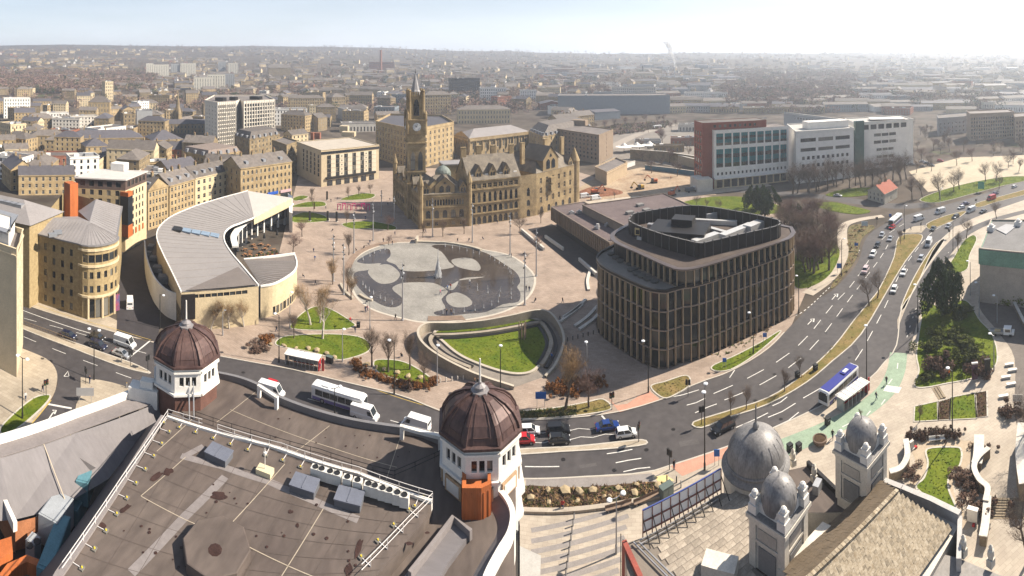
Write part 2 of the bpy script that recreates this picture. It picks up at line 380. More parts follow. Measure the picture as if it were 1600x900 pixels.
lawn('lawn_mound',[(453,510),(470,492),(488,481),(505,480),(525,488),(550,504),(554,510),(535,516),(490,517),(460,515)])
lawn('lawn_hedged',[(585,565),(610,563),(635,568),(660,582),(675,596),(655,602),(620,594),(590,582)])
lawn('lawn_square_far',[(455,340),(475,332),(500,335),(515,344),(490,348),(460,348)])
lawn('lawn_square_mid',[(457,322),(480,316),(505,316),(508,322),(485,324),(460,324)])
lawn('lawn_square_back',[(458,310),(470,306),(482,308),(470,313),(460,314)])
lawn('lawn_by_hall',[(532,312),(560,303),(585,304),(580,310),(555,313)])
lawn('lawn_by_hall_near',[(535,350),(575,346),(615,353),(615,360),(580,358),(550,358)])
lawn('lawn_office_verge',[(1113,573),(1150,556),(1190,535),(1218,518),(1215,525),(1180,555),(1145,577),(1120,581)])
lawn('lawn_crossing',[(1017,605),(1040,597),(1068,588),(1078,592),(1076,604),(1060,615),(1037,623)],M_VERGE)
lawn('lawn_verge_strip',[(806,645),(870,638),(915,630),(942,625),(955,640),(920,648),(860,654),(812,655)],M_VERGE)
lawn('lawn_corner',[(2,668),(30,640),(55,622),(76,618),(76,626),(55,648),(25,672),(5,680)])
# --- gardens on the right
M_GRASSY=M_GRASS
lawn('lawn_shrub_bank',[(1440,470),(1470,480),(1500,470),(1515,475),(1530,500),(1548,520),(1558,550),(1553,576),(1520,592),(1480,600),(1450,606),(1432,606),(1430,598),(1436,580),(1432,555),(1436,520),(1440,495)])
lawn('lawn_bed_small',[(1429,636),(1466,628),(1466,658),(1428,660)],k=1)
lawn('lawn_bed_large',[(1485,622),(1523,615),(1526,655),(1484,657)],k=1)
lawn('planting_bed',[(1465,629),(1485,624),(1484,657),(1466,658)],M_SOIL,k=1)
lawn('planting_bed',[(1524,615),(1542,612),(1543,652),(1526,654)],M_SOIL,k=1)
lawn('lawn_garden',[(1449,703),(1490,700),(1502,705),(1500,728),(1484,745),(1482,765),(1494,796),(1480,795),(1432,765),(1444,748),(1450,725)],k=4)
struct('garden_path',MB().sheet(smooth(gp([(1425,692),(1520,690),(1515,725),(1494,742),(1490,770),(1505,800),(1510,830),(1400,790),(1420,755),(1430,720)]),3,True),.127),mat('gravel_path',(.40,.32,.23),.9,.12,.6))
lawn('lawn_museum',[(1478,425),(1492,400),(1505,378),(1520,368),(1526,375),(1515,400),(1512,420),(1495,428)])
lawn('lawn_far_right',[(1440,310),(1480,295),(1530,283),(1580,276),(1620,278),(1570,290),(1520,303),(1470,316),(1445,316)])
struct('service_road',MB().sheet(smooth(gp([(1540,455),(1600,440),(1640,440),(1640,560),(1600,660),(1585,645),(1585,560),(1560,520),(1530,480)]),4,True),.128),mat('brown_asphalt',(.135,.115,.1),.85,.15,.3))
# --- strip of rough planting between the road and the park trees, and the pale path
struct('pale_footpath',MB().strip(smooth(gp([(1262,460),(1290,440),(1308,420),(1318,395),(1316,370),(1320,352),(1345,343),(1380,338)]),5),4.0,.135),M_SLAB)
lawn('roadside_planting',[(1298,449),(1318,418),(1326,395),(1324,365),(1332,352),(1360,352),(1366,357),(1347,373),(1338,404),(1318,432),(1306,447)],mat('brown_planting',(.17,.11,.055),.95,.3,.5,.6,col2=(.12,.12,.04)),edge=False)
lawn('park_lawn',[(1235,425),(1245,395),(1265,375),(1300,380),(1312,395),(1300,425),(1275,445),(1245,450)],edge=False)
lawn('park_lawn',[(1060,320),(1110,308),(1180,310),(1230,330),(1180,335),(1100,330)],edge=False)
lawn('island_lawn',[(1272,320),(1300,316),(1330,322),(1360,330),(1340,335),(1300,330)],edge=False)
struct('cross_street',MB().strip(smooth(gp([(1150,297),(1260,305),(1340,315),(1400,322),(1450,320)]),5),9,.014),M_ASPH)
lawn('cottage_lawn',[(1290,305),(1320,296),(1360,294),(1358,304),(1320,308)],edge=False)
struct('site_ground',MB().sheet(gp([(895,300),(930,278),(1000,262),(1080,268),(1100,290),(1120,305),(1000,310),(930,318)]),.14),mat('excavated_clay',(.26,.17,.105),.95,.3,.08,.3,col2=(.42,.33,.23)))
lawn('site_soil',[(900,302),(930,292),(965,297),(972,303),(940,308),(905,310)],mat('red_soil',(.22,.09,.045),.95,.25,.3,.5),edge=False)
struct('site_road',MB().strip(smooth(gp([(895,322),(970,313),(1050,306),(1110,300),(1200,288)]),4),9,.145),mat('site_concrete',(.42,.36,.29),.9,.15,.2))
# --- street between the curved restaurant and the curved stone office, hotel street, dark side street
struct('side_street',MB().sheet(gp([(182,520),(245,535),(252,500),(232,420),(240,385),(190,380),(186,430)]),.125),M_ASPHD)  # the street's shade is put into this darker asphalt colour
# --- road paint
def dash(pxl,w=.14,z=.02,m=None,parent=None,name='lane_marking'):
 ln=gp(pxl,z);return MB().strip(ln,w,z).build(name,m or M_WHITE,parent or road)
def dashes(pxl,on=3.0,off=5.0,w=.15,k=5,z=.018,parent=None,m=None):
 ln=smooth(gp(pxl),k);S=along(ln,1.0);n=len(S);i=0
 while i+on<n:
  a,b=S[i][0],S[int(i+on)][0];MB().strip([a,b],w,z).build('lane_marking',m or M_WHITE,parent or road);i+=int(on+off)
dashes([(37,497),(125,521),(235,554),(330,577)],4,4)
dashes([(37,526),(130,563),(170,578),(220,596)],4,5)
dash([(36,485),(125,516),(165,527)],.22)
dashes([(420,606),(500,628),(600,654),(700,680),(780,690)],4,5)
dashes([(820,729),(900,728),(960,724)],6,4,.2)
dash([(235,532),(196,563)],.4)
dash([(940,649),(947,657)],.35)
for y0,y1,xa,xb in((676,666,830,960),(692,677,830,965)):
 n=7
 for i in range(n):
  a=i/n;b=(i+1)/n
  pa=(xa+(xb-xa)*a,y0+(y1-y0)*a+(2 if i%2 else-1));pb=(xa+(xb-xa)*b,y0+(y1-y0)*b+(-1 if i%2 else 2));dash([pa,pb],.14)
for pts in([(948,709),(968,706),(988,702)],[(962,723),(982,719),(1002,716)],[(974,737),(996,732),(1016,730)],[(1073,633),(1088,629),(1102,622)],[(1086,645),(1106,636),(1120,631)],[(1040,622),(1066,617),(1092,609)],[(1207,634),(1220,628),(1230,620)],[(1200,652),(1222,643),(1243,630)],[(1208,668),(1232,657),(1248,644)],[(1150,668),(1180,655),(1200,645)]):
 for a,b in zip(pts,pts[1:]):dash([a,b],.2)
dashes([(1115,615),(1170,590),(1225,558),(1262,525),(1300,478),(1330,446),(1362,400),(1382,370),(1420,345)],5,4.5,.2)
dashes([(1132,625),(1190,600),(1245,565),(1282,528),(1318,480),(1348,440),(1380,396),(1395,366)],5,4.5,.2)
dashes([(1255,622),(1300,595),(1335,565),(1362,520),(1385,475),(1405,430),(1430,393),(1460,360),(1490,345)],5,4.5,.2)
dashes([(1210,500),(1250,490),(1290,455),(1320,425),(1345,388)],1.2,1.2,.25)
dashes([(1417,528),(1427,495),(1442,458),(1462,422),(1484,393),(1512,368)],1.6,4,.16,z=.142)
for pts in([(1140,590),(1148,578)],[(1085,592),(1095,580),(1091,595),(1085,592)],[(1118,575),(1110,590)]):dash(pts,.2)
dash([(74,631),(112,638)],.5);dash([(100,588),(108,588),(106,580),(100,588)],.2)
dash([(76,655),(82,646),(85,643)],.25);dash([(82,641),(88,641),(85,647)],.3)
dashes([(76,562),(100,572),(128,582)],.6,.6,.3,z=.02)
dash([(36,677),(60,650),(80,625)],.18,.13,M_YELLOW);dash([(35,468),(100,491),(180,514),(236,531)],.12,.16,M_YELLOW)
dash([(440,573),(560,599),(690,641)],.12,.02,M_YELLOW)
for i in range(6):
 a=lerp((1382,611),(1402,614),i/5);dash([a,(a[0]+5,a[1]-9)]if i<9 else None,.55,.136,None,cyc,'zebra_stripe')
for a,b in(((1388,600),(1394,592)),((1383,624),(1377,632)),((1360,642),(1354,649)),((1330,660),(1316,667)),((1402,576),(1403,567)),((1290,680),(1280,684))):dash([a,b],.22,.136,None,cyc,'lane_marking')
for k,(x,y,w,l)in enumerate([(905,727,26,5),(1150,640,18,7),(1230,590,12,9),(1330,540,8,16),(1060,690,30,8),(560,676,30,7),(330,600,24,6),(90,538,20,5),(1275,500,8,9),(1420,400,6,14),(700,662,24,5),(100,640,8,10)]):MB().sheet(gp([(x,y),(x+w,y-w*.16),(x+w+l*.4,y-w*.16+l),(x+l*.4,y+l)]),.0145).build('asphalt_patch',M_ASPHD if k%2 else M_PATCH,road)
for x,y in[(880,718),(1010,703),(1052,671),(1180,626),(1327,559),(1210,585),(1290,520),(640,655),(520,612),(380,582),(250,560),(120,530),(1340,455),(1220,655),(1390,415),(960,735),(770,685)]:p=G(x,y);MB().lathe([(.42,.016),(.4,.019)],(*p,0),12).build('manhole_cover',M_DARK,road)
for x,y,dx,dy in((1262,507,7,-7),(1300,468,6,-7)):
 dash([(x,y),(x+dx,y+dy)],.25);dash([(x+dx-3,y+dy-1),(x+dx+3,y+dy-2),(x+dx+2,y+dy+3)],.4)
 # -- BUILDING KIT
def ccw(p):return p if sum(p[i-1][0]*p[i][1]-p[i][0]*p[i-1][1]for i in range(len(p)))>0 else p[::-1]
def win_mesh(key,glass,frame,mull=1,trans=1,arch=False,fw=.07,spandrel=None,depth=.22):
 mb=MB()
 if not arch:
  mb.poly([(-.5,0,0),(.5,0,0),(.5,0,1),(-.5,0,1)])
 else:
  A=[(-.5,0),(.5,0),(.5,.62),(.42,.80),(.25,.94),(0,1),(-.25,.94),(-.42,.80),(-.5,.62)]
  mb.poly([(x,0,z)for x,z in A])
  y=-depth+.004
  mb.poly([(.5,y,.62),(.5,y,1),(0,y,1),(.25,y,.94),(.42,y,.80)],2);mb.poly([(-.5,y,.62),(-.42,y,.80),(-.25,y,.94),(0,y,1),(-.5,y,1)],2)
 t=-.05
 def b(x0,x1,z0,z1):mb.prism([(x0,t),(x1,t),(x1,-.002),(x0,-.002)],z0,z1,1)
 if fw:
  b(-.5,-.5+fw,0,.62 if arch else 1);b(.5-fw,.5,0,.62 if arch else 1);b(-.5+fw,.5-fw,0,fw*.8)
  if not arch:b(-.5+fw,.5-fw,1-fw*.8,1)
  for i in range(mull):x=-.5+(i+1)/(mull+1);b(x-fw*.4,x+fw*.4,fw*.8,.95 if arch else 1-fw*.8)
  for i in range(trans):z=(i+1)/(trans+1)+.05;b(-.5+fw,.5-fw,z-.02,z+.02)
 return mb.mesh(key,[glass,frame,spandrel or frame])
W={}
def win(key):
 if key in W:return W[key]
 W[key]={'sash':lambda:win_mesh('window',M_PANE,M_FRAME,0,1),'double':lambda:win_mesh('window',M_PANE,M_FRAME,1,1),'dark':lambda:win_mesh('window',M_PANE,M_FRAMED,1,0),'plain':lambda:win_mesh('window',M_PANE,M_FRAMED,0,0,fw=.05),'band':lambda:win_mesh('window',M_PANE,M_FRAMED,5,0,fw=.02),'arch':lambda:win_mesh('window',M_PANE,M_FRAME,1,0,True,spandrel=M_STONE),'archd':lambda:win_mesh('window',M_PANE,M_FRAMED,1,1,True,spandrel=M_DSTONE),'archs':lambda:win_mesh('window',M_PANE,M_FRAMED,0,0,True,spandrel=M_STONE),'gold':lambda:win_mesh('window',M_PANE,M_STONE,1,1)}[key]()
 return W[key]
def facade(mb,A,B,zs,spec,wins,mi=0,depth=.22):
 ax,ay=A;L=math.dist(A,B)
 if L<.05:return
 ux,uy=(B[0]-ax)/L,(B[1]-ay)/L;nx,ny=uy,-ux
 P=lambda u,z,d=0:(ax+ux*u-nx*d,ay+uy*u-ny*d,z)
 z=zs[0]
 for row in sorted(spec or[]):
  r0,r1,n,w,style=row[:5];mg=row[5]if len(row)>5 else 0.0
  r0+=zs[0];r1+=zs[0]
  n=max(1,int(n));step=(L-2*mg)/n
  if w>step*.92:w=step*.92
  if r1>zs[1]-.05 or w<.1:continue
  if r0>z+.001:mb.poly([P(0,z),P(L,z),P(L,r0),P(0,r0)],mi)
  u=0
  for i in range(n):
   c=mg+step*(i+.5);a,b=c-w/2,c+w/2
   mb.poly([P(u,r0),P(a,r0),P(a,r1),P(u,r1)],mi)
   mb.poly([P(a,r0),P(b,r0),P(b,r0,depth),P(a,r0,depth)],mi);mb.poly([P(a,r1,depth),P(b,r1,depth),P(b,r1),P(a,r1)],mi)
   mb.poly([P(a,r0),P(a,r0,depth),P(a,r1,depth),P(a,r1)],mi);mb.poly([P(b,r0,depth),P(b,r0),P(b,r1),P(b,r1,depth)],mi)
   c3=P(c,r0,depth-.004);wins.append((c3,math.atan2(ny,nx)+math.pi/2,w,r1-r0,style));u=b
  mb.poly([P(u,r0),P(L,r0),P(L,r1),P(u,r1)],mi);z=r1
 mb.poly([P(0,z),P(L,z),P(L,zs[1]),P(0,zs[1])],mi)
def put_windows(wins,parent,joined=False,name='window'):
 if not wins:return
 if joined:
  mb=MB()
  for(x,y,z),rz,w,h,st in wins:
   c,s=math.cos(rz),math.sin(rz);me=win(st);k=len(mb.v)
   mb.v+=[(x+c*v.co.x*w-s*v.co.y,y+s*v.co.x*w+c*v.co.y,z+v.co.z*h)for v in me.vertices]
   for p in me.polygons:mb.f.append(tuple(k+i for i in p.vertices));mb.m.append(p.material_index)
  me=win(wins[0][4]);o=mb.build('windows',list(me.materials),parent);setp(o,kind='stuff');return
 inv=Vector(parent.location)
 for(x,y,z),rz,w,h,st in wins:
  link(name,win(st),parent,(x-inv.x,y-inv.y,z-inv.z),rz,(w,1,h))
def rows(n,z0=1.2,fh=3.4,wh=1.9,cols=6,w=1.1,style='sash',mg=.6):return[(z0+i*fh,z0+i*fh+wh,cols,w,style,mg)for i in range(n)]
def roof_quad(mb,P,z,rise,kind,over=.35,mi=0,mw=1,hipf=.5):
 c=(sum(p[0]for p in P)/4,sum(p[1]for p in P)/4)
 if math.dist(P[0],P[1])<math.dist(P[1],P[2]):P=P[1:]+P[:1]
 a,b,d,e=P
 m0=lerp(e,a,.5);m1=lerp(b,d,.5);L=math.dist(m0,m1);Wd=math.dist(a,e)
 def out(p):k=1+over/max(2,math.dist(p,c));return(c[0]+(p[0]-c[0])*k,c[1]+(p[1]-c[1])*k,z-.12)
 if kind=='hip':
  t=min(.48,Wd*hipf/L);r0=(*lerp(m0,m1,t),z+rise);r1=(*lerp(m0,m1,1-t),z+rise)
  A,B,D,E_=map(out,(a,b,d,e));mb.poly([A,B,r1,r0],mi);mb.poly([B,D,r1],mi);mb.poly([D,E_,r0,r1],mi);mb.poly([E_,A,r0],mi)
 else:
  r0=(*m0,z+rise);r1=(*m1,z+rise);k=over/max(L,.1);q0=(*lerp(m0,m1,-k),z+rise);q1=(*lerp(m0,m1,1+k),z+rise)
  A,B,D,E_=map(out,(a,b,d,e));mb.poly([A,B,q1,q0],mi);mb.poly([D,E_,q0,q1],mi)
  mb.poly([(*b,z),(*d,z),r1],mw);mb.poly([(*e,z),(*a,z),r0],mw)
  for S in([A,B,q1,q0],[D,E_,q0,q1]):mb.poly([(x,y,w-.22)for x,y,w in S[::-1]],mi)
def chimney(parent,p,z,s=(1.2,.8,2.4),m=None,rz=0,pots=3):
 mb=MB().box((p[0],p[1],z),s,rz);mb.box((p[0],p[1],z+s[2]),(s[0]+.25,s[1]+.25,.22),rz)
 o=mb.build('chimney',m or M_DSTONE,parent)
 pb=MB()
 for i in range(pots):
  u=(i+.5)/pots*s[0]-s[0]/2;pb.tube((p[0]+u*math.cos(rz),p[1]+u*math.sin(rz),z+s[2]+.2),(p[0]+u*math.cos(rz),p[1]+u*math.sin(rz),z+s[2]+.9),.16,.13,6)
 if pots:pb.build('chimney_pot',mat('clay_pot',(.35,.2,.11),.9,.1),parent)
 return o
def bld(name,label,foot,h,spec=None,wall=None,roof='flat',roofm=None,rise=4,z0=0.0,parapet=.7,cornice=True,joined=False,cat='building',group=None,chim=0,edges=None,trim=None,hipf=.5):
 flip=sum(foot[i-1][0]*foot[i][1]-foot[i][0]*foot[i-1][1]for i in range(len(foot)))<=0
 n=len(foot);P=ccw(list(foot));wall=wall or M_STONE
 idx=(lambda i:(n-2-i)%n)if flip else(lambda i:i)
 c=(sum(p[0]for p in P)/n,sum(p[1]for p in P)/n)
 t=thing(name,label,cat,(c[0],c[1],z0),0,group);mb=MB();wins=[]
 top=h+(parapet if roof=='flat' else 0)
 for i in range(n):
  sp=(spec.get(idx(i),spec.get('*'))if isinstance(spec,dict)else spec)
  if edges is not None and idx(i)not in edges:sp=None
  facade(mb,P[i],P[(i+1)%n],(z0,z0+top),[(r[0],r[1],max(1,round(math.dist(P[i],P[(i+1)%n])/-r[2]))if r[2]<0 else r[2],*r[3:])for r in sp]if sp else None,wins)
 w=mb.build('wall',wall,t);put_windows(wins,t,joined)
 rm=roofm or{'flat':M_FLAT}.get(roof,M_SLATE);rb=MB()
 if roof=='flat':
  rb.sheet(P,z0+h);rb.build('roof',rm,t)
  ib=MB()
  for i in range(n):
   q,s=P[i],P[(i+1)%n];ib.poly([(*s,z0+h),(*q,z0+h),(*q,z0+top),(*s,z0+top)])
  ring=P+P[:1];kb=MB();kb.strip(ring,.5,z0+top-.02,z0+top+.16);kb.build('coping',trim or wall,t)
 else:
  roof_quad(rb,P,z0+h,rise,roof,hipf=hipf);rb.build('roof',[rm,wall],t)
 if cornice:
  cb=MB();cb.strip(P+P[:1],.7,z0+h-.55,z0+h-.15);cb.build('cornice',trim or wall,t)
 for k in range(chim):
  u=(k+.5)/chim
  if n==4 and roof!='flat':
   Q=P if math.dist(P[0],P[1])>=math.dist(P[1],P[2])else P[1:]+P[:1]
   p=lerp(lerp(Q[3],Q[0],.5),lerp(Q[1],Q[2],.5),.06+.88*u);chimney(t,p,z0+h+rise-1.2,rz=math.atan2(Q[2][1]-Q[1][1],Q[2][0]-Q[1][0]))
 return t
def rect(px,py,w,d,ang=0,z=0.0):
 x,y=G(px,py,z);t=(px-CXP)/FPX;a=-t+math.radians(ang);ux,uy=math.cos(a),math.sin(a);vx,vy=-uy,ux
 return[(x-ux*w/2,y-uy*w/2),(x+ux*w/2,y+uy*w/2),(x+ux*w/2+vx*d,y+uy*w/2+vy*d),(x-ux*w/2+vx*d,y-uy*w/2+vy*d)]
 # -- LANDMARK BUILDINGS
def para(h,L,C,R):
 l,c,r=G(*L,h),G(*C,h),G(*R,h);return[l,c,r,(l[0]+r[0]-c[0],l[1]+r[1]-c[1])]
 # -- bronze-finned office with the roof terrace
M_BRONZE=mat('bronze_fin',(.46,.345,.225),.5,.12,.5,0,metal=.1)
M_BAND=mat('floor_band',(.30,.235,.19),.5,.1,.4,metal=.2)
M_OPANE=mat('dark_office_glass',(.010,.012,.014),.08,.3,.05,0,col2=(.025,.033,.035),obj_var=.6,spec=.6)
def fin_office():
 base=G(1060,520);t=thing('office_block','curved bronze finned office block with roof terrace beside the dual carriageway','office block',(*base,0))
 H1,H2=21.6,17.4
 right_t=[(1052,421),(1075,422),(1103,416),(1160,398),(1215,380),(1233,373),(1240,365)]
 rightw=smooth([G(x,y,H1)for x,y in right_t],4)
 left_low=smooth([G(x,y,H2)for x,y in[(940,396),(933,404),(936,414),(950,425),(997,448),(1020,456),(1040,458)]],4)
 backw=[G(x,y,H1)for x,y in[(1236,357),(1150,338),(1080,334),(1000,343)]]
 low=left_low+rightw[3:]+backw
 up=smooth([G(x,y,H1)for x,y in[(968,360),(957,369),(963,380),(1000,397),(1037,414)]],4)+rightw[1:]+backw
 low,up=ccw(low),ccw(up)
 def inset(P,d):
  L,R=offset(P+P[:1],2*d);return L[:-1]
 def skin(P,z0,z1,nrow,step,sel):
  core=inset(P,.55);MB().prism(core,z0,z1-.3).build('core',M_BLACK,t)
  fh=(z1-z0)/nrow
  for r in range(nrow+1):
   zb=z0+r*fh;MB().strip(P+P[:1],.42,zb-.12,zb+.12).build('floor_band',M_BAND,t)
  S=along(P+P[:1],step)
  L=Vector(t.location)
  for i in range(len(S)):
   (p,hd),(q,_)=S[i],S[(i+1)%len(S)]
   if not sel(p):continue
   d=math.dist(p,q);hd2=math.atan2(q[1]-p[1],q[0]-p[0])
   for r in range(nrow):
    zb=z0+r*fh
    link('fin',FIN,t,(p[0]-L.x,p[1]-L.y,zb+.16-L.z),hd,(.17,.7,fh-.26))
    c=lerp(p,q,.5);nx,ny=math.sin(hd2),-math.cos(hd2)
    if d<3:link('pane',PANE,t,(c[0]-nx*.28-L.x,c[1]-ny*.28-L.y,zb+.16),hd2,(d,1,fh-.34))
 FIN=MB().box((0,0,0),(1,1,1)).mesh('fin',M_BRONZE);PANE=MB().poly([(-.5,0,0),(.5,0,0),(.5,0,1),(-.5,0,1)]).mesh('pane',M_OPANE)
 vis=lambda p:p[1]<G(1100,372,H1)[1]or p[0]>G(1225,372,H1)[0]
 skin(low,0,H2,4,2.05,vis)
 upvis=lambda p:p[1]<150
 skin(up,H2+.2,H1,1,2.05,vis)
 MB().sheet(low,H2+.17).build('terrace_floor',mat('terrace_deck',(.20,.185,.165),.85,.1,.5),t)
 MB().strip(low+low[:1],.5,H2+.17,H2+.75).build('terrace_parapet',M_DARK,t)
 MB().sheet(up,H1+.17).build('roof',mat('brown_roof',(.06,.045,.04),.85,.25,.3,0,col2=(.105,.08,.065)),t)
 MB().strip(up+up[:1],1.3,H1+.17,H1+.42).build('roof_rim',mat('rim_metal',(.15,.125,.12),.4,.1,.3,metal=.5),t)
 scr=smooth([G(x,y,24.6)for x,y in[(987,352),(986,343),(1000,336),(1080,325),(1150,334),(1208,346),(1218,351),(1212,358),(1160,370),(1110,382),(1095,385),(1075,381),(1030,369)]],4,True)
 sc_=ccw(scr);L,R=offset(sc_+sc_[:1],.3);mbs=MB()
 for i in range(len(sc_)):
  mbs.prism([R[i],R[i+1],L[i+1],L[i]],H1+.17,25.4)
 s=mbs.build('plant_screen',M_DARK,t)
 for p,hd in along(sc_+sc_[:1],2.6):MB().box((p[0],p[1],H1+.2),(.12,.55,3.9),hd).build('screen_post',mat('post_grey',(.12,.115,.11),.5,0),s)
 MB().strip(sc_+sc_[:1],.4,25.4,25.5).build('screen_cap',mat('cap_grey',(.15,.145,.14),.5,0),s)
 def unit(nm,px,py,d,m,ang=0,z=H1+.2,zr=23):
  x,y=G(px,py,zr);a=math.radians(ang);return MB().box((x,y,z),d,a).build(nm,m,t)
 lw=mat('duct_silver',(.55,.54,.52),.4,.08,.6,metal=.3)
 unit('plant_room',1062,362,(16,11,2.6),M_DARK,-32);unit('plant_room',1068,357,(6,5,4.4),M_DARK,-32)
 unit('air_handling_unit',1103,373,(9,2.2,1.9),lw,24);unit('air_handling_unit',1152,362,(13,2.4,2.1),lw,26);unit('air_handling_unit',1182,353,(9,2.8,2.4),lw,26)
 unit('duct',1118,344,(13,1.3,1.3),lw,-32);unit('duct',1048,372,(19,1.0,.8),lw,-32);unit('duct',1125,358,(1.4,8,1.0),lw,26)
 for q in range(4):unit('condenser_unit',1018+q*10,351-q*1.2,(2.2,1.6,1.5),M_STEEL,-32)
 unit('vent_frame',1113,338,(4,.8,2.2),M_STEEL,10)
 x,y=G(997,361,24);MB().box((x,y,22.9),(1.9,.25,1.9),math.radians(-38)).build('sign_plate',mat('gold_plate',(.55,.42,.2),.4,0),t)
 for u in(-.4,.1):MB().box((x-.12+u*.78,y-.13-u*.62-.12,23.2),(.5,.08,1.2),math.radians(-38)).build('sign_emblem',M_DARK,t)
 for i,(px,py)in enumerate([(955,399),(962,405),(969,410),(986,424),(995,430),(1003,434),(1012,438),(1023,442),(985,415),(996,420)]):
  x,y=G(px,py,H2);MB().lathe([(1.0,0),(1.1,.5),(.9,.55)],(x,y,H2+.17),10).build('terrace_planter',mat('terrace_grey',(.10,.095,.085),.8,.2),t)
 return t
office=fin_office()
# -- low brown panelled building with dark flat roofs
def low_hall():
 t=thing('library_block','low flat dark roofed building with brown vertical panels behind the finned office','building',(*G(950,400),0))
 hl,hu=8.5,11.5
 A,B,C_,D=[G(x,y,hl)for x,y in[(862,324),(953,380),(1005,358),(912,316)]]
 P=ccw([A,B,C_,D]);MB().prism(P,3.0,hl-.05).build('upper_storey',mat('panel_brown',(.15,.105,.075),.8,.15,.3),t)
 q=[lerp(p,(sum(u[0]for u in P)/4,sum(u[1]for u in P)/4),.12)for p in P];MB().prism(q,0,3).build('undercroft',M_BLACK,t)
 rm=mat('purple_brown_felt',(.10,.075,.075),.9,.2,.15,0,col2=(.15,.115,.11))
 MB().sheet(P,hl).build('roof',rm,t);MB().strip(P+P[:1],.5,hl-.3,hl+.35).build('coping',mat('coping_brown',(.19,.15,.12),.8,.1),t)
 U=ccw([G(x,y,hu)for x,y in[(910,321),(1037,303),(1086,325),(985,358)]])
 MB().prism(U,3,hu-.02).build('raised_hall',mat('concrete_brown',(.24,.19,.15),.85,.12,.3),t);MB().sheet(U,hu).build('roof',rm,t);MB().strip(U+U[:1],.5,hu-.1,hu+.4).build('coping',mat('coping_brown',(0,0,0)),t)
 pm=MB().box((0,0,0),(1,1,1)).mesh('panel',mat('panel_tan',(.23,.165,.11),.75,.12,.4,obj_var=.15));L=Vector(t.location)
 for p,hd in along([A,B],1.5):link('panel',pm,t,(p[0]-L.x,p[1]-L.y,3.1),hd,(.55,.6,hl-3.5))
 for p,hd in along([D,A],1.5):link('panel',pm,t,(p[0]-L.x,p[1]-L.y,3.1),hd,(.55,.6,hl-3.5))
 for px,py in((893,334),(905,333),(933,357),(949,353)):
  x,y=G(px,py,hl);MB().box((x,y,hl),(2,1.4,.9),.4).lathe([(.5,.9),(.5,1.3),(.3,1.4)],(x,y,hl),8).build('roof_vent',M_STEEL,t)
 for px,py in((984,334),(1000,322),(1010,330)):
  x,y=G(px,py,hu);MB().box((x,y,hu),(3,2,1.0),.4).build('rooflight',mat('roof_grey',(.2,.19,.18),.7,0),t)
 for px,py in((934,350),(957,366)):
  x,y=G(px,py,hu-1);MB().box((x,y,hl+.05),(1.0,.3,2.1),-.6).build('roof_door',M_WHITEP,t)
 return t
low_hall()
tr=thing('sunken_terrace_wall','low stone ramp walls stepping down beside the brown panelled building','wall',(*G(880,395),0))
for a,b in(((815,362),(850,392)),((852,372),(880,392)),((905,408),(932,432))):MB().strip(gp([a,b]),.7,.1,1.3).build('ramp_wall',M_CONC,tr)
MB().sheet(gp([(830,362),(862,350),(945,405),(940,440),(900,420)]),.14).build('dark_basin_floor',mat('dark_paving',(.05,.045,.045),.7,.2,.5),tr)
st=thing('curved_seat_steps','curved grey stone seating steps beside the finned office','steps',(*G(920,480),0))
for i,(a,m_,b)in enumerate((((874,505),(895,490),(910,478)),((898,512),(918,497),(934,480)),((905,517),(925,503),(940,488)),((920,455),(918,440),(922,425)),((880,498),(900,485),(915,470)))):
 MB().strip(smooth(gp([a,m_,b]),5),.9,.1,.62).build('step',M_CONC,st)
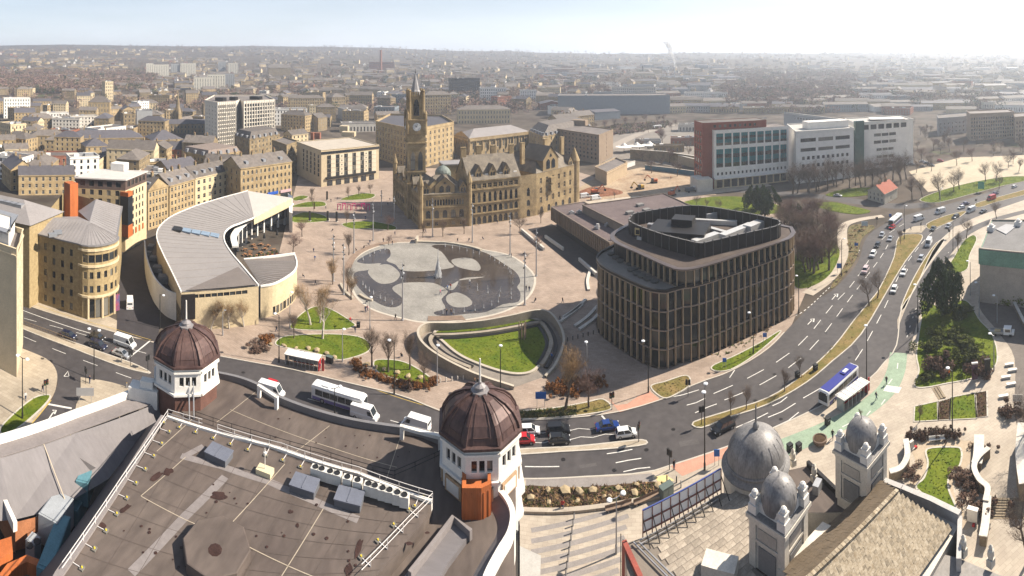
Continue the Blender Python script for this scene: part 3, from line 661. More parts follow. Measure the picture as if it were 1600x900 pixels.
 # -- curved restaurant building with the grey swept roof
def curved_restaurant():
 t=thing('restaurant_building','swept grey curved roof restaurant building with pale stone walls and terrace','building',(*G(350,420),0))
 M_R1=mat('swept_grey_sheet',(.29,.265,.25),.5,.06,.2,0,metal=.15);M_RIB=mat('ribbed_grey_sheet',(.17,.145,.13),.6,.1,.3)
 zo,zi=12.5,10.5
 outer=[(283,456),(268,424),(253,393),(245,372),(247,358),(257,346),(270,337),(290,328),(314,319),(350,308),(387,298)]
 inner=[(404,446),(378,415),(362,396),(352,380),(350,369),(353,361),(362,354),(375,349),(385,345),(393,342),(397,340)]
 zs=[10.5,11,12,12.5,12.7,13,13,13.2,13.5,14,14.5]
 O=[(*G(x,y,z),z)for(x,y),z in zip(outer,zs)];I=[(*G(x,y,zi),zi)for x,y in inner]
 def densify(Q,k=3):
  xy=smooth([q[:2]for q in Q],k);return[(*p,Q[min(len(Q)-1,i//k)][2]+(Q[min(len(Q)-1,i//k+1)][2]-Q[min(len(Q)-1,i//k)][2])*(i%k)/k)for i,p in enumerate(xy)]
 O,I=densify(O),densify(I);rb=MB();n=len(O)
 for i in range(n-1):
  a,b,c,d=O[i],O[i+1],I[i+1],I[i]
  for j in range(4):rb.poly([lerp(a,d,(j+1)/4),lerp(b,c,(j+1)/4),lerp(b,c,j/4),lerp(a,d,j/4)])
 roof=rb.build('swept_roof',M_R1,t)
 for i in range(1,n-1):MB().bar((O[i][0],O[i][1],O[i][2]+.04),(I[i][0],I[i][1],I[i][2]+.04),.12,.08).build('roof_seam',M_R1,roof)
 rim=MB()
 for i in range(n-1):rim.bar(O[i],O[i+1],.3,.4)
 ri2=MB()
 for i in range(n-1):ri2.bar(I[i],I[i+1],.4,.5)
 ri2.build('gutter',M_WHITEP,roof)
 rim.build('gutter',M_WHITEP,roof)
 e=[(*G(387,298,14.5),14.5),(*G(456,309,11.5),11.5),(*G(397,341,10.5),10.5)]
 MB().poly(e[::-1]).poly([e[1],e[0],(e[0][0],e[0][1],0),(e[1][0],e[1][1],0)]).build('end_wedge_roof',mat('pale_sheet_roof',(.43,.395,.36),.55,.06,.3),t)
 MB().poly([e[1],e[2],(e[2][0],e[2][1],8),(e[1][0],e[1][1],8)]).build('end_wall',M_PSTONE,t)
 wb=MB()
 for i in range(n-1):wb.poly([(O[i+1][0],O[i+1][1],0),(O[i][0],O[i][1],0),O[i],O[i+1]])
 wb.build('outer_wall',M_PSTONE,t)
 f0,f1=O[0],I[0]
 fr=[f0[:2],lerp(f0[:2],f1[:2],.5),f1[:2]]
 wins=[];mb=MB();facade(mb,f0[:2],f1[:2],(0,10.3),[(8.6,9.6,9,2.2,'plain',3),(.4,3.0,5,2.0,'plain',12)],wins);mb.build('front_wall',M_PSTONE,t);put_windows(wins,t)
 nose=G(298,500);x,y=lerp(f0[:2],f1[:2],.09);MB().box((x,y,3.4),(3.6,.9,6.4),math.atan2(f1[1]-f0[1],f1[0]-f0[0])).build('corner_window_box',M_DARK,t)
 MB().box((x-.2,y-.5,3.9),(2.9,.3,5.4),math.atan2(f1[1]-f0[1],f1[0]-f0[0])).build('corner_window',M_GLASS,t)
 for q in range(5):
  a=(272+q*14.5,356+q*2.6);px=[(a[0],a[1]-3),(a[0]+13,a[1]-.6),(a[0]+11,a[1]+5),(a[0]-2,a[1]+2.4)]
  zz=12.65-q*.42;P=ccw([G(u,v,zz)for u,v in px]);MB().prism(P,zz-.4,zz+.12).build('skylight',M_BLACK if q==0 else mat('skylight_glass',(.23,.30,.38),.15,.1),t)
 arc=smooth(gp([(464,409),(463,417),(456,427),(431,442),(407,447)],9.0),5);apex=G(381,406,9.5);far=G(461,399,9.0)
 fw=MB();A=[far]+arc
 for i in range(len(A)-1):fw.poly([(*apex,9.6),(*A[i+1],9.0),(*A[i],9.0)][::-1])
 fan=fw.build('fan_roof',M_RIB,t)
 for k in range(26):
  u=k/25;p=A[int(u*(len(A)-1))]
  a0=lerp((*apex,9.66),(*far,9.06),u);a1=lerp((*arc[-1],9.06),(*arc[int((1-u)*(len(arc)-1))],9.06),0)
 for k in range(34):
  u=(k+.5)/34;s0=lerp((*apex,9.66),(*arc[-1],9.06),u);j=int(len(A)*(u**.8));s1=(*A[min(len(A)-1,j)],9.06);MB().bar(s0,s1,.16,.14).build('roof_rib',M_R1,fan)
 MB().strip([apex,far],.5,9.2,9.9).strip(A,.4,8.7,9.2).build('fan_rim',M_WHITEP,fan)
 mbw=MB();wins=[]
 Q=A[::-1]
 for i in range(len(Q)-1):facade(mbw,Q[i],Q[i+1],(0,8.8),[(.3,2.6,1,2.4,'plain',.1)]if 3<i<19 else None,wins)
 mbw.build('curved_wall',M_PSTONE,t);put_windows(wins,t,name='shop_window')
 tri=[(*G(290,454,10.8),10.9),(*G(402,445,10.8),10.9),(*G(372,417,10.9),10.95)]
 MB().poly(tri).build('ribbed_roof_edge',M_RIB,t)
 col_l=smooth(gp([(456,318),(432,327),(408,335),(388,345),(373,357),(365,370),(368,385)],8.0),5)
 MB().strip(col_l,2.2,7.6,8.3).build('canopy',M_WHITEP,t);MB().strip([lerp(p,G(400,340),.0)for p in col_l],.3,3,7.6,side=-1).build('shopfront',M_GLASS,t)
 for p,hd in along(col_l,4.6,1):MB().box((p[0],p[1],0),(.7,.7,7.6),hd).build('column',M_WHITEP,t)
 MB().prism(gp([(450,316),(457,320),(457,349),(452,347)],4),0,8.2).build('end_pier',M_WHITEP,t)
 yard=smooth(gp([(226,375),(229,400),(240,430),(258,450),(276,458)],7.5),4)
 edge=[o[:2]for o in O[:len(O)//2-5]]
 py=ccw(yard+edge);MB().prism(py,0,5.6).build('plant_yard',M_BLACK,t);MB().strip(yard,.4,0,7.4).build('yard_wall',M_WHITEP,t)
 for px,pyy,d in((236,385,(2,3,1.4)),(240,402,(2.5,2,1.2)),(247,420,(3,2.4,1.8)),(256,436,(3.2,2.6,2)),(250,428,(1,1,2.2)),(233,395,(1.4,1.4,1.3))):
  x,y=G(px,pyy,6.5);MB().box((x,y,5.6),d,.5).build('plant_unit',mat('plant_grey',(.16,.155,.15),.6,.2),t)
 return t
curved_restaurant()
# -- stone office with the rounded corner
def round_office():
 t=thing('stone_office','stone office block with rounded corner bay and grey metal roof on the road junction','building',(*G(120,440),0))
 h=20.3;mb=MB();wins=[];wl=mat('buff_stonework',(.25,.185,.095),.9,.22,1.2,.3,col2=(.42,.32,.17))
 A0,A1,A2,A3=G(-60,330,h),G(48,362,h),G(123,380,h),G(182,368,h)
 hh=24.0;B0=G(-60,318,hh);
 R5=[(1.2+i*3.75,3.1+i*3.75,7,1.0,'plain',1.5)for i in range(5)]
 facade(mb,A1,A2,(0,h),[(1.2+i*3.75,3.1+i*3.75,5,1.0,'plain',1.0)for i in range(5)],wins)
 c=lerp(A2,A3,.5);d=math.dist(A2,A3);ax=math.atan2(A3[1]-A2[1],A3[0]-A2[0])
 bay=[(c[0]+(d/2)*math.cos(a)*math.cos(ax)-(d*.34)*math.sin(a)*math.sin(ax),c[1]+(d/2)*math.cos(a)*math.sin(ax)+(d*.34)*math.sin(a)*math.cos(ax))for a in[math.pi+math.pi*i/9 for i in range(10)]]
 for i in range(9):
  facade(mb,bay[i],bay[i+1],(0,h),([(7.2,9.1,1,1.0,'plain'),(11.0,12.9,1,1.0,'plain'),(15.4,17.6,1,3.0,'plain')]if 0<i<8 else[])+([(.3,5.4,1,3.2,'plain')]if 1<i<8 else[]),wins)
 back1,back2=G(190,322,h),G(100,300,h)
 facade(mb,A3,back1,(0,h),[(1.2+i*3.75,3.1+i*3.75,5,1.0,'plain',1)for i in range(5)],wins);facade(mb,back1,back2,(0,h),None,wins);facade(mb,back2,A1,(0,h),None,wins)
 mb.build('wall',wl,t);put_windows(wins,t)
 for z,m_ in((5.9,M_PSTONE),(14.2,M_PSTONE),(18.6,M_PSTONE)):MB().strip(bay,.7,z,z+.6).build('string_course',m_,t)
 for i in(2,4,6):MB().tube((*bay[i],0),(*bay[i],5.8),.35,n=8).build('column',M_PSTONE,t)
 rz=23.2;r0,r1,r2=(*G(76,339,rz),rz),(*G(140,346,rz),rz),(*G(150,311,rz),rz)
 seam=MB();rb=MB();rb.poly([(*A1,h),(*A2,h),r1,r0])
 for i in range(9):rb.poly([(*bay[i],h),(*bay[i+1],h),r1])
 rb.poly([(*A3,h),(*back1,h),r2,r1]);rb.poly([r0,r1,(*G(122,338,h),h)]);rb.poly([r1,r2,(*G(122,330,h),h)])
 roof=rb.build('roof',M_GREYROOF,t)
 for k in range(1,14):
  u=k/14;MB().bar((*lerp(A1,A2,u),h+.05),lerp(r0,r1,u),.1,.1).build('roof_seam',M_GREYROOF,roof);MB().bar((*lerp(A3,back1,u),h+.05),lerp(r1,r2,u),.1,.1).build('roof_seam',M_GREYROOF,roof)
 for k in range(14):
  i=k*9/14;p=lerp(bay[int(i)],bay[min(9,int(i)+1)],i%1);MB().bar((*p,h+.05),r1,.1,.1).build('roof_seam',M_GREYROOF,roof)
 MB().strip([A1,A2]+bay[1:]+[back1],.8,h-.35,h+.05).build('gutter',mat('gutter_grey',(.2,.19,.19),.5,0),t)
 for px,py in((90,362),(82,366)):
  x,y=G(px,py,21.6);MB().box((x,y,21.0),(1.4,2.4,.9),-.4).build('rooflight',mat('rooflight_grey',(.2,.21,.23),.3,0),t)
 mb=MB();wins=[];W0,W1,W2=G(-60,326,hh),G(46,351,hh),G(97,330,hh);W3=(W0[0]+W2[0]-W1[0],W0[1]+W2[1]-W1[1])
 facade(mb,W0,W1,(0,hh),[(1.2+i*3.9,3.2+i*3.9,9,1.0,'plain',2)for i in range(6)],wins);facade(mb,W1,W2,(0,hh),None,wins);facade(mb,W2,W3,(0,hh),None,wins)
 mb.build('wing_wall',wl,t);put_windows(wins,t);rb=MB();roof_quad(rb,ccw([W0,W1,W2,W3]),hh,4.2,'hip',.8);rb.build('wing_roof',[M_GREYROOF,wl],t)
 for q in range(4):
  x,y=G(4+q*9,315+q*2,27);MB().box((x,y,26.2),(2.6,2,1.3),.3).build('roof_plant',M_STEEL,t)
 x,y=lerp(bay[6],bay[7],.5);MB().box((x+.1,y-.3,.4),(2.8,.15,4.6),ax).build('artwork_panel',mat('blue_mural',(.04,.10,.22),.5,.9,.8,col2=(.35,.06,.08)),t)
 return t
round_office()
# -- pale building at the left edge
def left_edge():
 h=27.5;L,C,R=G(-150,330,h),G(26,398,h),G(36,366,h)
 F=[L,C,R,(L[0]+R[0]-C[0],L[1]+R[1]-C[1])]
 t=bld('corner_building','pale rendered corner building with tall grey window strips cut by the picture edge',F,h,{1:[(5+i*3.6,7.8+i*3.6,3,1.9,'double',.6)for i in range(6)]},mat('cream_render',(.60,.50,.34),.8,.08,.3),parapet=1.2)
 q=[lerp(p,(sum(u[0]for u in F)/4,sum(u[1]for u in F)/4),.12)for p in F];MB().prism(ccw(q),h,h+4).build('penthouse',M_WHITEP,t);MB().strip(ccw(q)+ccw(q)[:1],2.2,h+4,h+4.4).build('penthouse_roof',M_STEEL,t)
left_edge()
# -- hotel with the orange fins
def orange_hotel():
 h=27.0;f=para(h,(118,277),(196,281),(229,268))
 wl=mat('hotel_stone',(.34,.255,.14),.88,.16,.9,.2);t=thing('apartment_hotel','stone apartment hotel with orange corner panels and thin overhanging white roof','building',(*G(195,395),0))
 mb=MB();wins=[];pb=MB();wp=[]
 facade(mb,f[0],f[1],(0,h-4),[(1.6+i*3.2,3.6+i*3.2,5,1.5,'dark',1.5)for i in range(7)],wins);mb.build('stone_wall',wl,t);put_windows(wins,t)
 facade(pb,f[1],f[2],(0,h-4),[(5.0+i*3.0,6.9+i*3.0,5,1.1,'dark',2.0)for i in range(6)],wp);facade(pb,f[2],f[3],(0,h-4),None,wp);facade(pb,f[3],f[0],(0,h-4),None,wp);pb.build('pale_wall',M_PSTONE,t);put_windows(wp,t)
 tb=MB();wt=[];P=ccw(f)
 for i in range(4):facade(tb,P[i],P[(i+1)%4],(h-4,h-.2),[(1.0,3.0,5,2.0,'plain',1)],wt)
 tb.build('top_storey',mat('top_storey_brown',(.095,.065,.055),.6,.1),t);put_windows(wt,t)
 MB().strip(P+P[:1],1.6,h-.2,h+.25).sheet(P,h+.1).build('roof',mat('white_membrane',(.50,.47,.44),.7,.08),t)
 c=f[1];dx=math.atan2(f[2][1]-f[1][1],f[2][0]-f[1][0])
 for z0,z1,m_ in((6,10.5,M_CORTEN),(10.5,21.0,M_GLASS),(21.0,22.6,M_CORTEN)):MB().box((c[0]+.8*math.cos(dx),c[1]+.8*math.sin(dx),z0),(3.4,3.4,z1-z0),dx).build('corner_panel' if m_ is M_CORTEN else 'corner_glazing',m_,t)
 x,y=G(111,281,h);MB().box((x,y,0),(4.6,3.4,h-1),-.2).build('orange_fin',M_CORTEN,t)
 x,y=G(187,262,h+1);MB().box((x,y,h+.2),(6,4.5,2.8),.3).build('lift_room',M_WHITEP,t)
 a=f[1];b=f[2]
 op=MB().box((0,0,0),(1,1,1)).mesh('orange_panel',M_CORTEN);L=Vector(t.location)
 for k in range(4):
  p=lerp(a,b,.3+k*.17);link('orange_panel',op,t,(p[0]-L.x+.1,p[1]-L.y-.1,5.2),dx,(1.0,.3,2.2))
orange_hotel()
# -- stone terraces of the street behind
def terrace(nm,label,h,L,R,dep,cols,storeys,wall=None,rise=4.5,style='sash',chim=2,dorm=0,roofm=None,fh=None,group=None):
 a,b=G(*L,h),G(*R,h);dx,dy=b[0]-a[0],b[1]-a[1];d=math.hypot(dx,dy);nx,ny=-dy/d*dep,dx/d*dep
 F=[a,b,(b[0]+nx,b[1]+ny),(a[0]+nx,a[1]+ny)];fh=fh or(h-1)/storeys
 t=bld(nm,label,F,h,{0:[(.9+i*fh,.9+i*fh+fh*.6,cols,d/cols*.42,style,.5)for i in range(storeys)],1:[(.9+i*fh,.9+i*fh+fh*.55,3,1,style,1.5)for i in range(storeys)],3:[(.9+i*fh,.9+i*fh+fh*.55,3,1,style,1.5)for i in range(storeys)]},wall or M_STONE,'gable',roofm or M_SLATE,rise,chim=chim,group=group)
 for k in range(dorm):
  p=lerp(lerp(F[0],F[1],(k+.5)/dorm),lerp(F[3],F[2],(k+.5)/dorm),.2);an=math.atan2(dy,dx)
  MB().box((p[0],p[1],h+.6),(1.6,2.6,1.9),an).build('dormer',mat('dormer_lead',(.25,.26,.28),.6,.1),t)
 return t,F
terrace('stone_terrace','narrow four storey stone terrace next to the orange hotel',17,(231,297),(263,289),13,6,5,dorm=2)
terrace('stone_terrace','stone terrace with small dormers between its two neighbours behind the curved roof',16,(265,290),(304,279),13,7,5,dorm=3,chim=3)
terrace('stone_terrace','yellow stone terrace with blue attic windows behind the curved roof',15,(305,278),(373,263),14,8,4,wall=M_PSTONE,dorm=6,chim=3)
t,F=terrace('shop_terrace','tall Victorian stone corner terrace with blue shop fascia facing the square',19,(376,263),(456,252),17,12,5,style='arch',dorm=3,chim=4)
x0,x1=F[0],F[1];an=math.atan2(x1[1]-x0[1],x1[0]-x0[0])
for u,w,nm,m_ in((.62,6.5,'blue_fascia',mat('fascia_blue',(.02,.09,.42),.4,0)),(.88,7.0,'pink_fascia',mat('fascia_pink',(.5,.34,.36),.5,0)),(.3,9,'dark_fascia',M_DARK)):
 p=lerp(x0,x1,u);MB().box((p[0],p[1]-.5,3.6),(w,.7,1.3),an).build(nm,m_,t);MB().box((p[0],p[1]-.25,.3),(w*.9,.4,3.0),an).build('shop_window',mat('shop_yellow',(.45,.36,.06),.4,.6,.7,col2=(.03,.06,.2))if u==.62 else M_GLASS,t)
 # -- hotel with black window strips
def strip_hotel():
 h=20.5;f=para(h,(464,222),(502,236),(592,227));wl=mat('hotel_cream',(.50,.41,.275),.85,.1,.4)
 t=bld('hotel_block','cream hotel block with vertical black window strips and pale panels on the square',f,h,None,wl,roofm=mat('hotel_roof',(.42,.37,.31),.85,.1,.3),parapet=.3)
 a,b=f[1],f[2];d=math.dist(a,b);an=math.atan2(b[1]-a[1],b[0]-a[0]);nx,ny=math.sin(an),-math.cos(an);L=Vector(t.location)
 bx=MB().box((0,0,0),(1,1,1));pan=bx.mesh('cream_panel',mat('cream_panel',(.62,.54,.41),.7,.05,.5));gl=bx.mesh('window',M_PANE);mul=bx.mesh('mullion',M_FRAMED);sq=bx.mesh('vent_panel',M_BLACK)
 MB().box((*lerp(a,b,.5),h-2.0),(d+.3,.5,1.5),an).build('top_window_band',M_GLASS,t)
 MB().box((lerp(a,b,.5)[0]+nx*.3,lerp(a,b,.5)[1]+ny*.3,4.1),(d*.86,1.6,1.2),an).build('canopy',M_DARK,t)
 n=12
 for i in range(n):
  u=.09+.85*(i+.5)/n
  for r in range(5):
   p=lerp(a,b,u);z=5.4+r*2.5
   if i%2==0:
    for s in(-.55,.55):link('window',gl,t,(p[0]+nx*.08+s*math.cos(an)-L.x,p[1]+ny*.08+s*math.sin(an)-L.y,z),an,(1.0,.2,2.2))
   else:
    link('cream_panel',pan,t,(p[0]+nx*.12-L.x,p[1]+ny*.12-L.y,z),an,(d*.85/n*1.08,.3,2.3))
    if i in(3,9):link('vent_panel',sq,t,(p[0]+nx*.22-L.x,p[1]+ny*.22-L.y,z+.8),an,(.7,.2,.7))
 for k in range(6):
  p=lerp(a,b,.14+k*.145);MB().box((p[0]+nx*.05,p[1]+ny*.05,.2),(3.4,.3,3.2),an).build('ground_floor_window',M_GLASS,t)
 a,b=f[0],f[1];d=math.dist(a,b);an=math.atan2(b[1]-a[1],b[0]-a[0]);nx,ny=math.sin(an),-math.cos(an)
 for i in range(5):
  p=lerp(a,b,.3+.15*i)
  for r in range(5):link('window',gl,t,(p[0]+nx*.08-L.x,p[1]+ny*.08-L.y,5.4+r*2.6),an,(1.6,.2,2.0))
 for px,py,dd in((545,208,(9,6,3)),(538,203,(6,5,5)),(495,212,(5,3,4)),(488,214,(2,2,5))):
  x,y=G(px,py,h+2);MB().box((x,y,h),dd,.1).build('roof_plant_room',wl if dd[0]>5 else M_BRICK,t)
strip_hotel()
bld('dark_terrace','dark stone Victorian block with yellow windows left of the cream hotel',para(19,(425,220),(448,228),(466,222)),19,{0:rows(5,1,3.4,2,6,1.3),1:rows(5,1,3.4,2,4,1.2)},M_DSTONE,roofm=M_SLATE,joined=False)
# -- TOWN HALL
def town_hall():
 t=thing('town_hall','Gothic sandstone town hall with tall clock tower and steep roofs beside the mirror pool','town hall',(*G(740,345),0));L=Vector(t.location)
 s1=mat('town_hall_stone',(.17,.12,.062),.88,.28,.22,.3,col2=(.40,.30,.165));lead=mat('hall_slate',(.11,.09,.07),.75,.25,.35,.25,col2=(.24,.20,.15))
 C0,C1,C2,C3,C4=G(657,358),G(733,353),G(813,342),G(838,337),G(897,317)
 LB=G(617,318)
 def up(p,q,d):
  e=math.dist(p,q);return(-(q[1]-p[1])/e*d,(q[0]-p[0])/e*d)
  # --- main wing
 h=19.5;n=up(C1,C2,17);B=[C1,C2,(C2[0]+n[0],C2[1]+n[1]),(C1[0]+n[0],C1[1]+n[1])]
 mb=MB();wins=[]
 facade(mb,B[0],B[1],(0,h),[(.3,3.6,9,1.8,'archd',.8),(5.2,8.2,9,1.7,'archd',.8),(9.6,14.0,9,1.35,'archd',.8),(15.8,17.8,9,1.9,'gold',.8)],wins)
 for i in range(1,4):facade(mb,B[i],B[(i+1)%4],(0,h),None,wins)
 mb.build('main_wing_wall',s1,t);put_windows(wins,t)
 rb=MB();roof_quad(rb,B,h,9.5,'gable',.3);rb.build('main_roof',[lead,s1],t)
 an=math.atan2(B[1][1]-B[0][1],B[1][0]-B[0][0])
 for z in(4.6,9.0,15.0,18.9):MB().strip(B[:2],.6,z,z+.4).build('string_course',s1,t)
 dm=gable_dormer(s1,lead)
 for k in range(3):
  p=lerp(lerp(B[0],B[1],.2+.27*k),lerp(B[3],B[2],.2+.27*k),.06);r=link('dormer',dm,t,(p[0]-L.x,p[1]-L.y,h-.2),an,(3.4,5.5,6.2))
 for k in range(4):
  p=lerp(lerp(B[0],B[1],.07+.285*k),lerp(B[3],B[2],.07+.285*k),.13);MB().box((p[0],p[1],h+.6),(1.6,1.6,1.5),an).build('skylight_dormer',M_WHITEP,t)
 for u,v in((.02,.5),(.35,.62),(.62,.55),(.98,.5)):
  p=lerp(lerp(B[0],B[1],u),lerp(B[3],B[2],u),v);chimney(t,p,h+4,(2.4,1.3,9),s1,an,0)
  # --- left pavilion with the gothic gables
 h2=14.6;n=up(C0,C1,15);P=[C0,C1,(C1[0]+n[0],C1[1]+n[1]),(C0[0]+n[0],C0[1]+n[1])];mb=MB();wins=[]
 facade(mb,P[0],P[1],(0,h2),[(1.0,2.6,5,1.6,'gold',1.5),(4.2,7.6,5,2.1,'archd',1.5),(9.6,12.2,14,.85,'archd',2.2)],wins)
 facade(mb,P[1],P[2],(0,h2),None,wins);facade(mb,P[2],P[3],(0,h2),None,wins)
 d=math.dist(LB,C0);facade(mb,LB,C0,(0,h2),[(1.0,2.6,12,1.5,'gold',2),(4.2,7.6,12,1.8,'archd',2),(9.6,12.2,24,.8,'archd',2)],wins)
 mb.build('pavilion_wall',s1,t);put_windows(wins,t)
 rb=MB();roof_quad(rb,P,h2,6.5,'hip',.2);rb.build('pavilion_roof',[lead,s1],t)
 an2=math.atan2(P[1][1]-P[0][1],P[1][0]-P[0][0])
 for z in(3.4,8.6,13.2):MB().strip([LB,C0,C1],.6,z,z+.4).build('string_course',s1,t)
 for u,w,hh in((.5,8.5,7.4),(.12,3.6,5.2),(.88,3.6,5.2)):
  p=lerp(lerp(P[0],P[1],u),lerp(P[3],P[2],u),.02);link('gable',dm,t,(p[0]-L.x,p[1]-L.y,h2-.4),an2,(w,6,hh))
 an3=math.atan2(C0[1]-LB[1],C0[0]-LB[0]);nn=up(LB,C0,13);S=[LB,C0,(C0[0]+nn[0],C0[1]+nn[1]),(LB[0]+nn[0],LB[1]+nn[1])]
 rb=MB();roof_quad(rb,S,h2,6.0,'gable',.2);rb.build('side_roof',[lead,s1],t);MB().prism([lerp(S[3],S[0],.02),S[3],S[2],lerp(S[2],S[1],.02)],0,h2-.1).build('side_wing_wall',s1,t)
 for u in(.12,.33,.72,.92):p=lerp(LB,C0,u);link('gable',dm,t,(p[0]-L.x,p[1]-L.y,h2-.4),an3,(3.6,5,5.4))
 # --- right gabled pavilion
 h3=19.5;n=up(C3,C4,19);R=[C3,C4,(C4[0]+n[0],C4[1]+n[1]),(C3[0]+n[0],C3[1]+n[1])];mb=MB();wins=[]
 facade(mb,R[0],R[1],(0,h3),[(.4,3.6,5,2.0,'archd',1),(5.2,8.0,6,1.5,'gold',1),(9.6,12.4,6,1.5,'gold',1),(14.2,16.8,6,1.5,'gold',1)],wins)
 facade(mb,R[1],R[2],(0,h3),[(4,14,3,2.2,'archd',2)],wins);facade(mb,R[2],R[3],(0,h3),None,wins);facade(mb,R[3],R[0],(0,h3),None,wins)
 facade(mb,C2,C3,(0,h3),[(.4,3.6,1,1.8,'archd'),(5.2,8.0,1,1.8,'archd'),(9.6,13.5,1,1.6,'archd')],wins)
 mb.build('right_wing_wall',s1,t);put_windows(wins,t)
 an4=math.atan2(R[1][1]-R[0][1],R[1][0]-R[0][0]);rb=MB();roof_quad(rb,R,h3,9.5,'hip',.2);rb.build('right_wing_roof',[lead,s1],t)
 p=lerp(R[0],R[1],.36);link('gable',dm,t,(p[0]-L.x,p[1]-L.y,h3-.4),an4,(11,14,11.5));p=lerp(R[0],R[1],.9);link('gable',dm,t,(p[0]-L.x,p[1]-L.y,h3-.4),an4,(3.2,6,5))
 ob=MB().lathe([(1.6,0),(1.6,3),(1.6,3.01)],(0,0,0),8);q=lerp(R[0],R[1],.38)
 for z in(10,13.5):MB().box((q[0]+.3,q[1]-.7,z),(3.2,1.6,2.8),an4).build('oriel',s1,t);MB().box((q[0]+.3,q[1]-1.52,z+.7),(2.4,.1,1.6),an4).build('oriel_window',M_GLASS,t)
 for u,v in((.02,.5),(.6,.5),(.98,.4)):p=lerp(lerp(R[0],R[1],u),lerp(R[3],R[2],u),v);chimney(t,p,h3+3,(2.2,1.4,10),s1,an4,0)
 tp=C4;MB().lathe([(2.6,0),(2.6,h3+1),(2.9,h3+1.3),(2.7,h3+1.8),(0,h3+8.5)],(tp[0]+.5,tp[1]+3,0),10).build('corner_turret',s1,t)
 # --- turrets on the left pavilion corners
 for p,hh in((C0,18.0),(C1,18.5),(LB,20),(lerp(LB,C0,.5),19)):MB().lathe([(1.1,0),(1.1,hh),(1.4,hh+.2),(1.4,hh+.7),(0,hh+5.5)],(p[0],p[1]+.3,0),8).build('pinnacle',s1,t)
 # --- clock tower
 tx,ty=G(649,338);a=an2;w=8.2
 MB().box((tx,ty,0),(w,w,39.6),a).build('tower_shaft',s1,t)
 dsg=M_DSTONE;ca,sa=math.cos(a),math.sin(a)
 def side(k):
  b=a+k*math.pi/2;return(math.sin(b),-math.cos(b)),b
 for k in range(4):
  (nx,ny),b=side(k)
  for s in(-1,1):
   link('tower_lancet',win('archd'),t,(tx+nx*(w/2+.06)+s*1.7*math.cos(b)-L.x,ty+ny*(w/2+.06)+s*1.7*math.sin(b)-L.y,22),b,(2.1,1,8.5))
  for s in(-2.4,-.8,.8,2.4):link('tower_arcade',win('archs'),t,(tx+nx*(w/2+.06)+s*math.cos(b)-L.x,ty+ny*(w/2+.06)+s*math.sin(b)-L.y,17.2),b,(1.0,1,3.0))
  for z,s in((6,1.3),(12,1.3)):link('tower_slit',win('archs'),t,(tx+nx*(w/2+.06)-L.x,ty+ny*(w/2+.06)-L.y,z),b,(1.2,1,2.6))
  g=link('gablet',dm,t,(tx+nx*(w/2-.2)-L.x,ty+ny*(w/2-.2)-L.y,29.5),b,(4.4,1.2,4.2))
  cx,cy,cz=tx+nx*(w/2+.6),ty+ny*(w/2+.6),41.6
  f=MB();R_=1.9;f.poly([(cx+math.cos(b)*R_*math.cos(q*math.pi/14),cy+math.sin(b)*R_*math.cos(q*math.pi/14),cz+R_*math.sin(q*math.pi/14))for q in range(28)])
  face=f.build('clock_face',mat('clock_white',(.62,.62,.60),.5,.1),t)
  P3=lambda r,q:(cx+nx*.06+math.cos(b)*r*math.sin(q),cy+ny*.06+math.sin(b)*r*math.sin(q),cz+r*math.cos(q))
  for q in range(12):MB().bar(P3(1.45,q*math.pi/6),P3(1.8,q*math.pi/6),.12).build('hour_mark',M_BLACK,face)
  MB().bar(P3(0,0),P3(1.1,5.3),.2).build('clock_hand',M_BLACK,face);MB().bar(P3(0,0),P3(1.6,.1),.14).build('clock_hand',M_BLACK,face)
  link('belfry_arch',win('archd'),t,(tx+nx*3.16-L.x,ty+ny*3.16-L.y,46.5),b,(2.6,1,7.5))
 for z,ww,hh in((15.8,w+.8,.5),(21,w+.8,.5),(34,w+.9,.6),(38.4,w+1.0,.8),(44.3,w+1.4,.7),(55.2,7.2,.6)):MB().box((tx,ty,z),(ww,ww,hh),a).build('tower_string_course',s1,t)
 MB().box((tx,ty,39.2),(w+.9,w+.9,5.1),a).build('clock_stage',s1,t)
 MB().box((tx,ty,45),(6.2,6.2,10.4),a).build('belfry',s1,t)
 for i in(-1,1):
  for j in(-1,1):
   x,y=tx+4.1*(i*ca-j*sa),ty+4.1*(i*sa+j*ca);MB().lathe([(.7,38.5),(.7,47.5),(0,49.5)],(x,y,0),8).build('tower_pinnacle',s1,t)
   x,y=tx+3.1*(i*ca-j*sa),ty+3.1*(i*sa+j*ca);MB().lathe([(.75,45),(.75,57.5),(.9,57.8),(0,59)],(x,y,0),8).build('belfry_buttress',s1,t)
 for k in range(4):
  (nx,ny),b=side(k)
  for s in range(-3,4):MB().box((tx+nx*3.3+s*.95*math.cos(b),ty+ny*3.3+s*.95*math.sin(b),55.8),(.55,.5,1.5),b).build('merlon',s1,t)
 MB().lathe([(2.5,55.8),(2.4,57.5),(1.9,58.2),(.25,65),(.25,65.3)],(tx,ty,0),8).build('spire',mat('spire_slate',(.26,.25,.25),.6,.15,.6),t)
 MB().tube((tx,ty,65),(tx,ty,67.6),.09).lathe([(.3,0),(.3,.3),(0,.5)],(tx,ty,66),6).build('finial',M_DARK,t)
 x,y=G(692,265,17);MB().lathe([(4,13),(4,16),(3.4,17.2),(1.8,18.6),(.4,19.2),(.2,20)],(x,y,0),14).build('council_dome',mat('green_copper',(.17,.20,.185),.6,.2,.6),t)
 x,y=G(710,258,18);MB().box((x,y,6),(14,10,13),an2).build('rear_block',s1,t);MB().box((x,y,19),(14.5,10.5,.6),an2).build('rear_block_roof',M_GREYROOF,t)
 return t
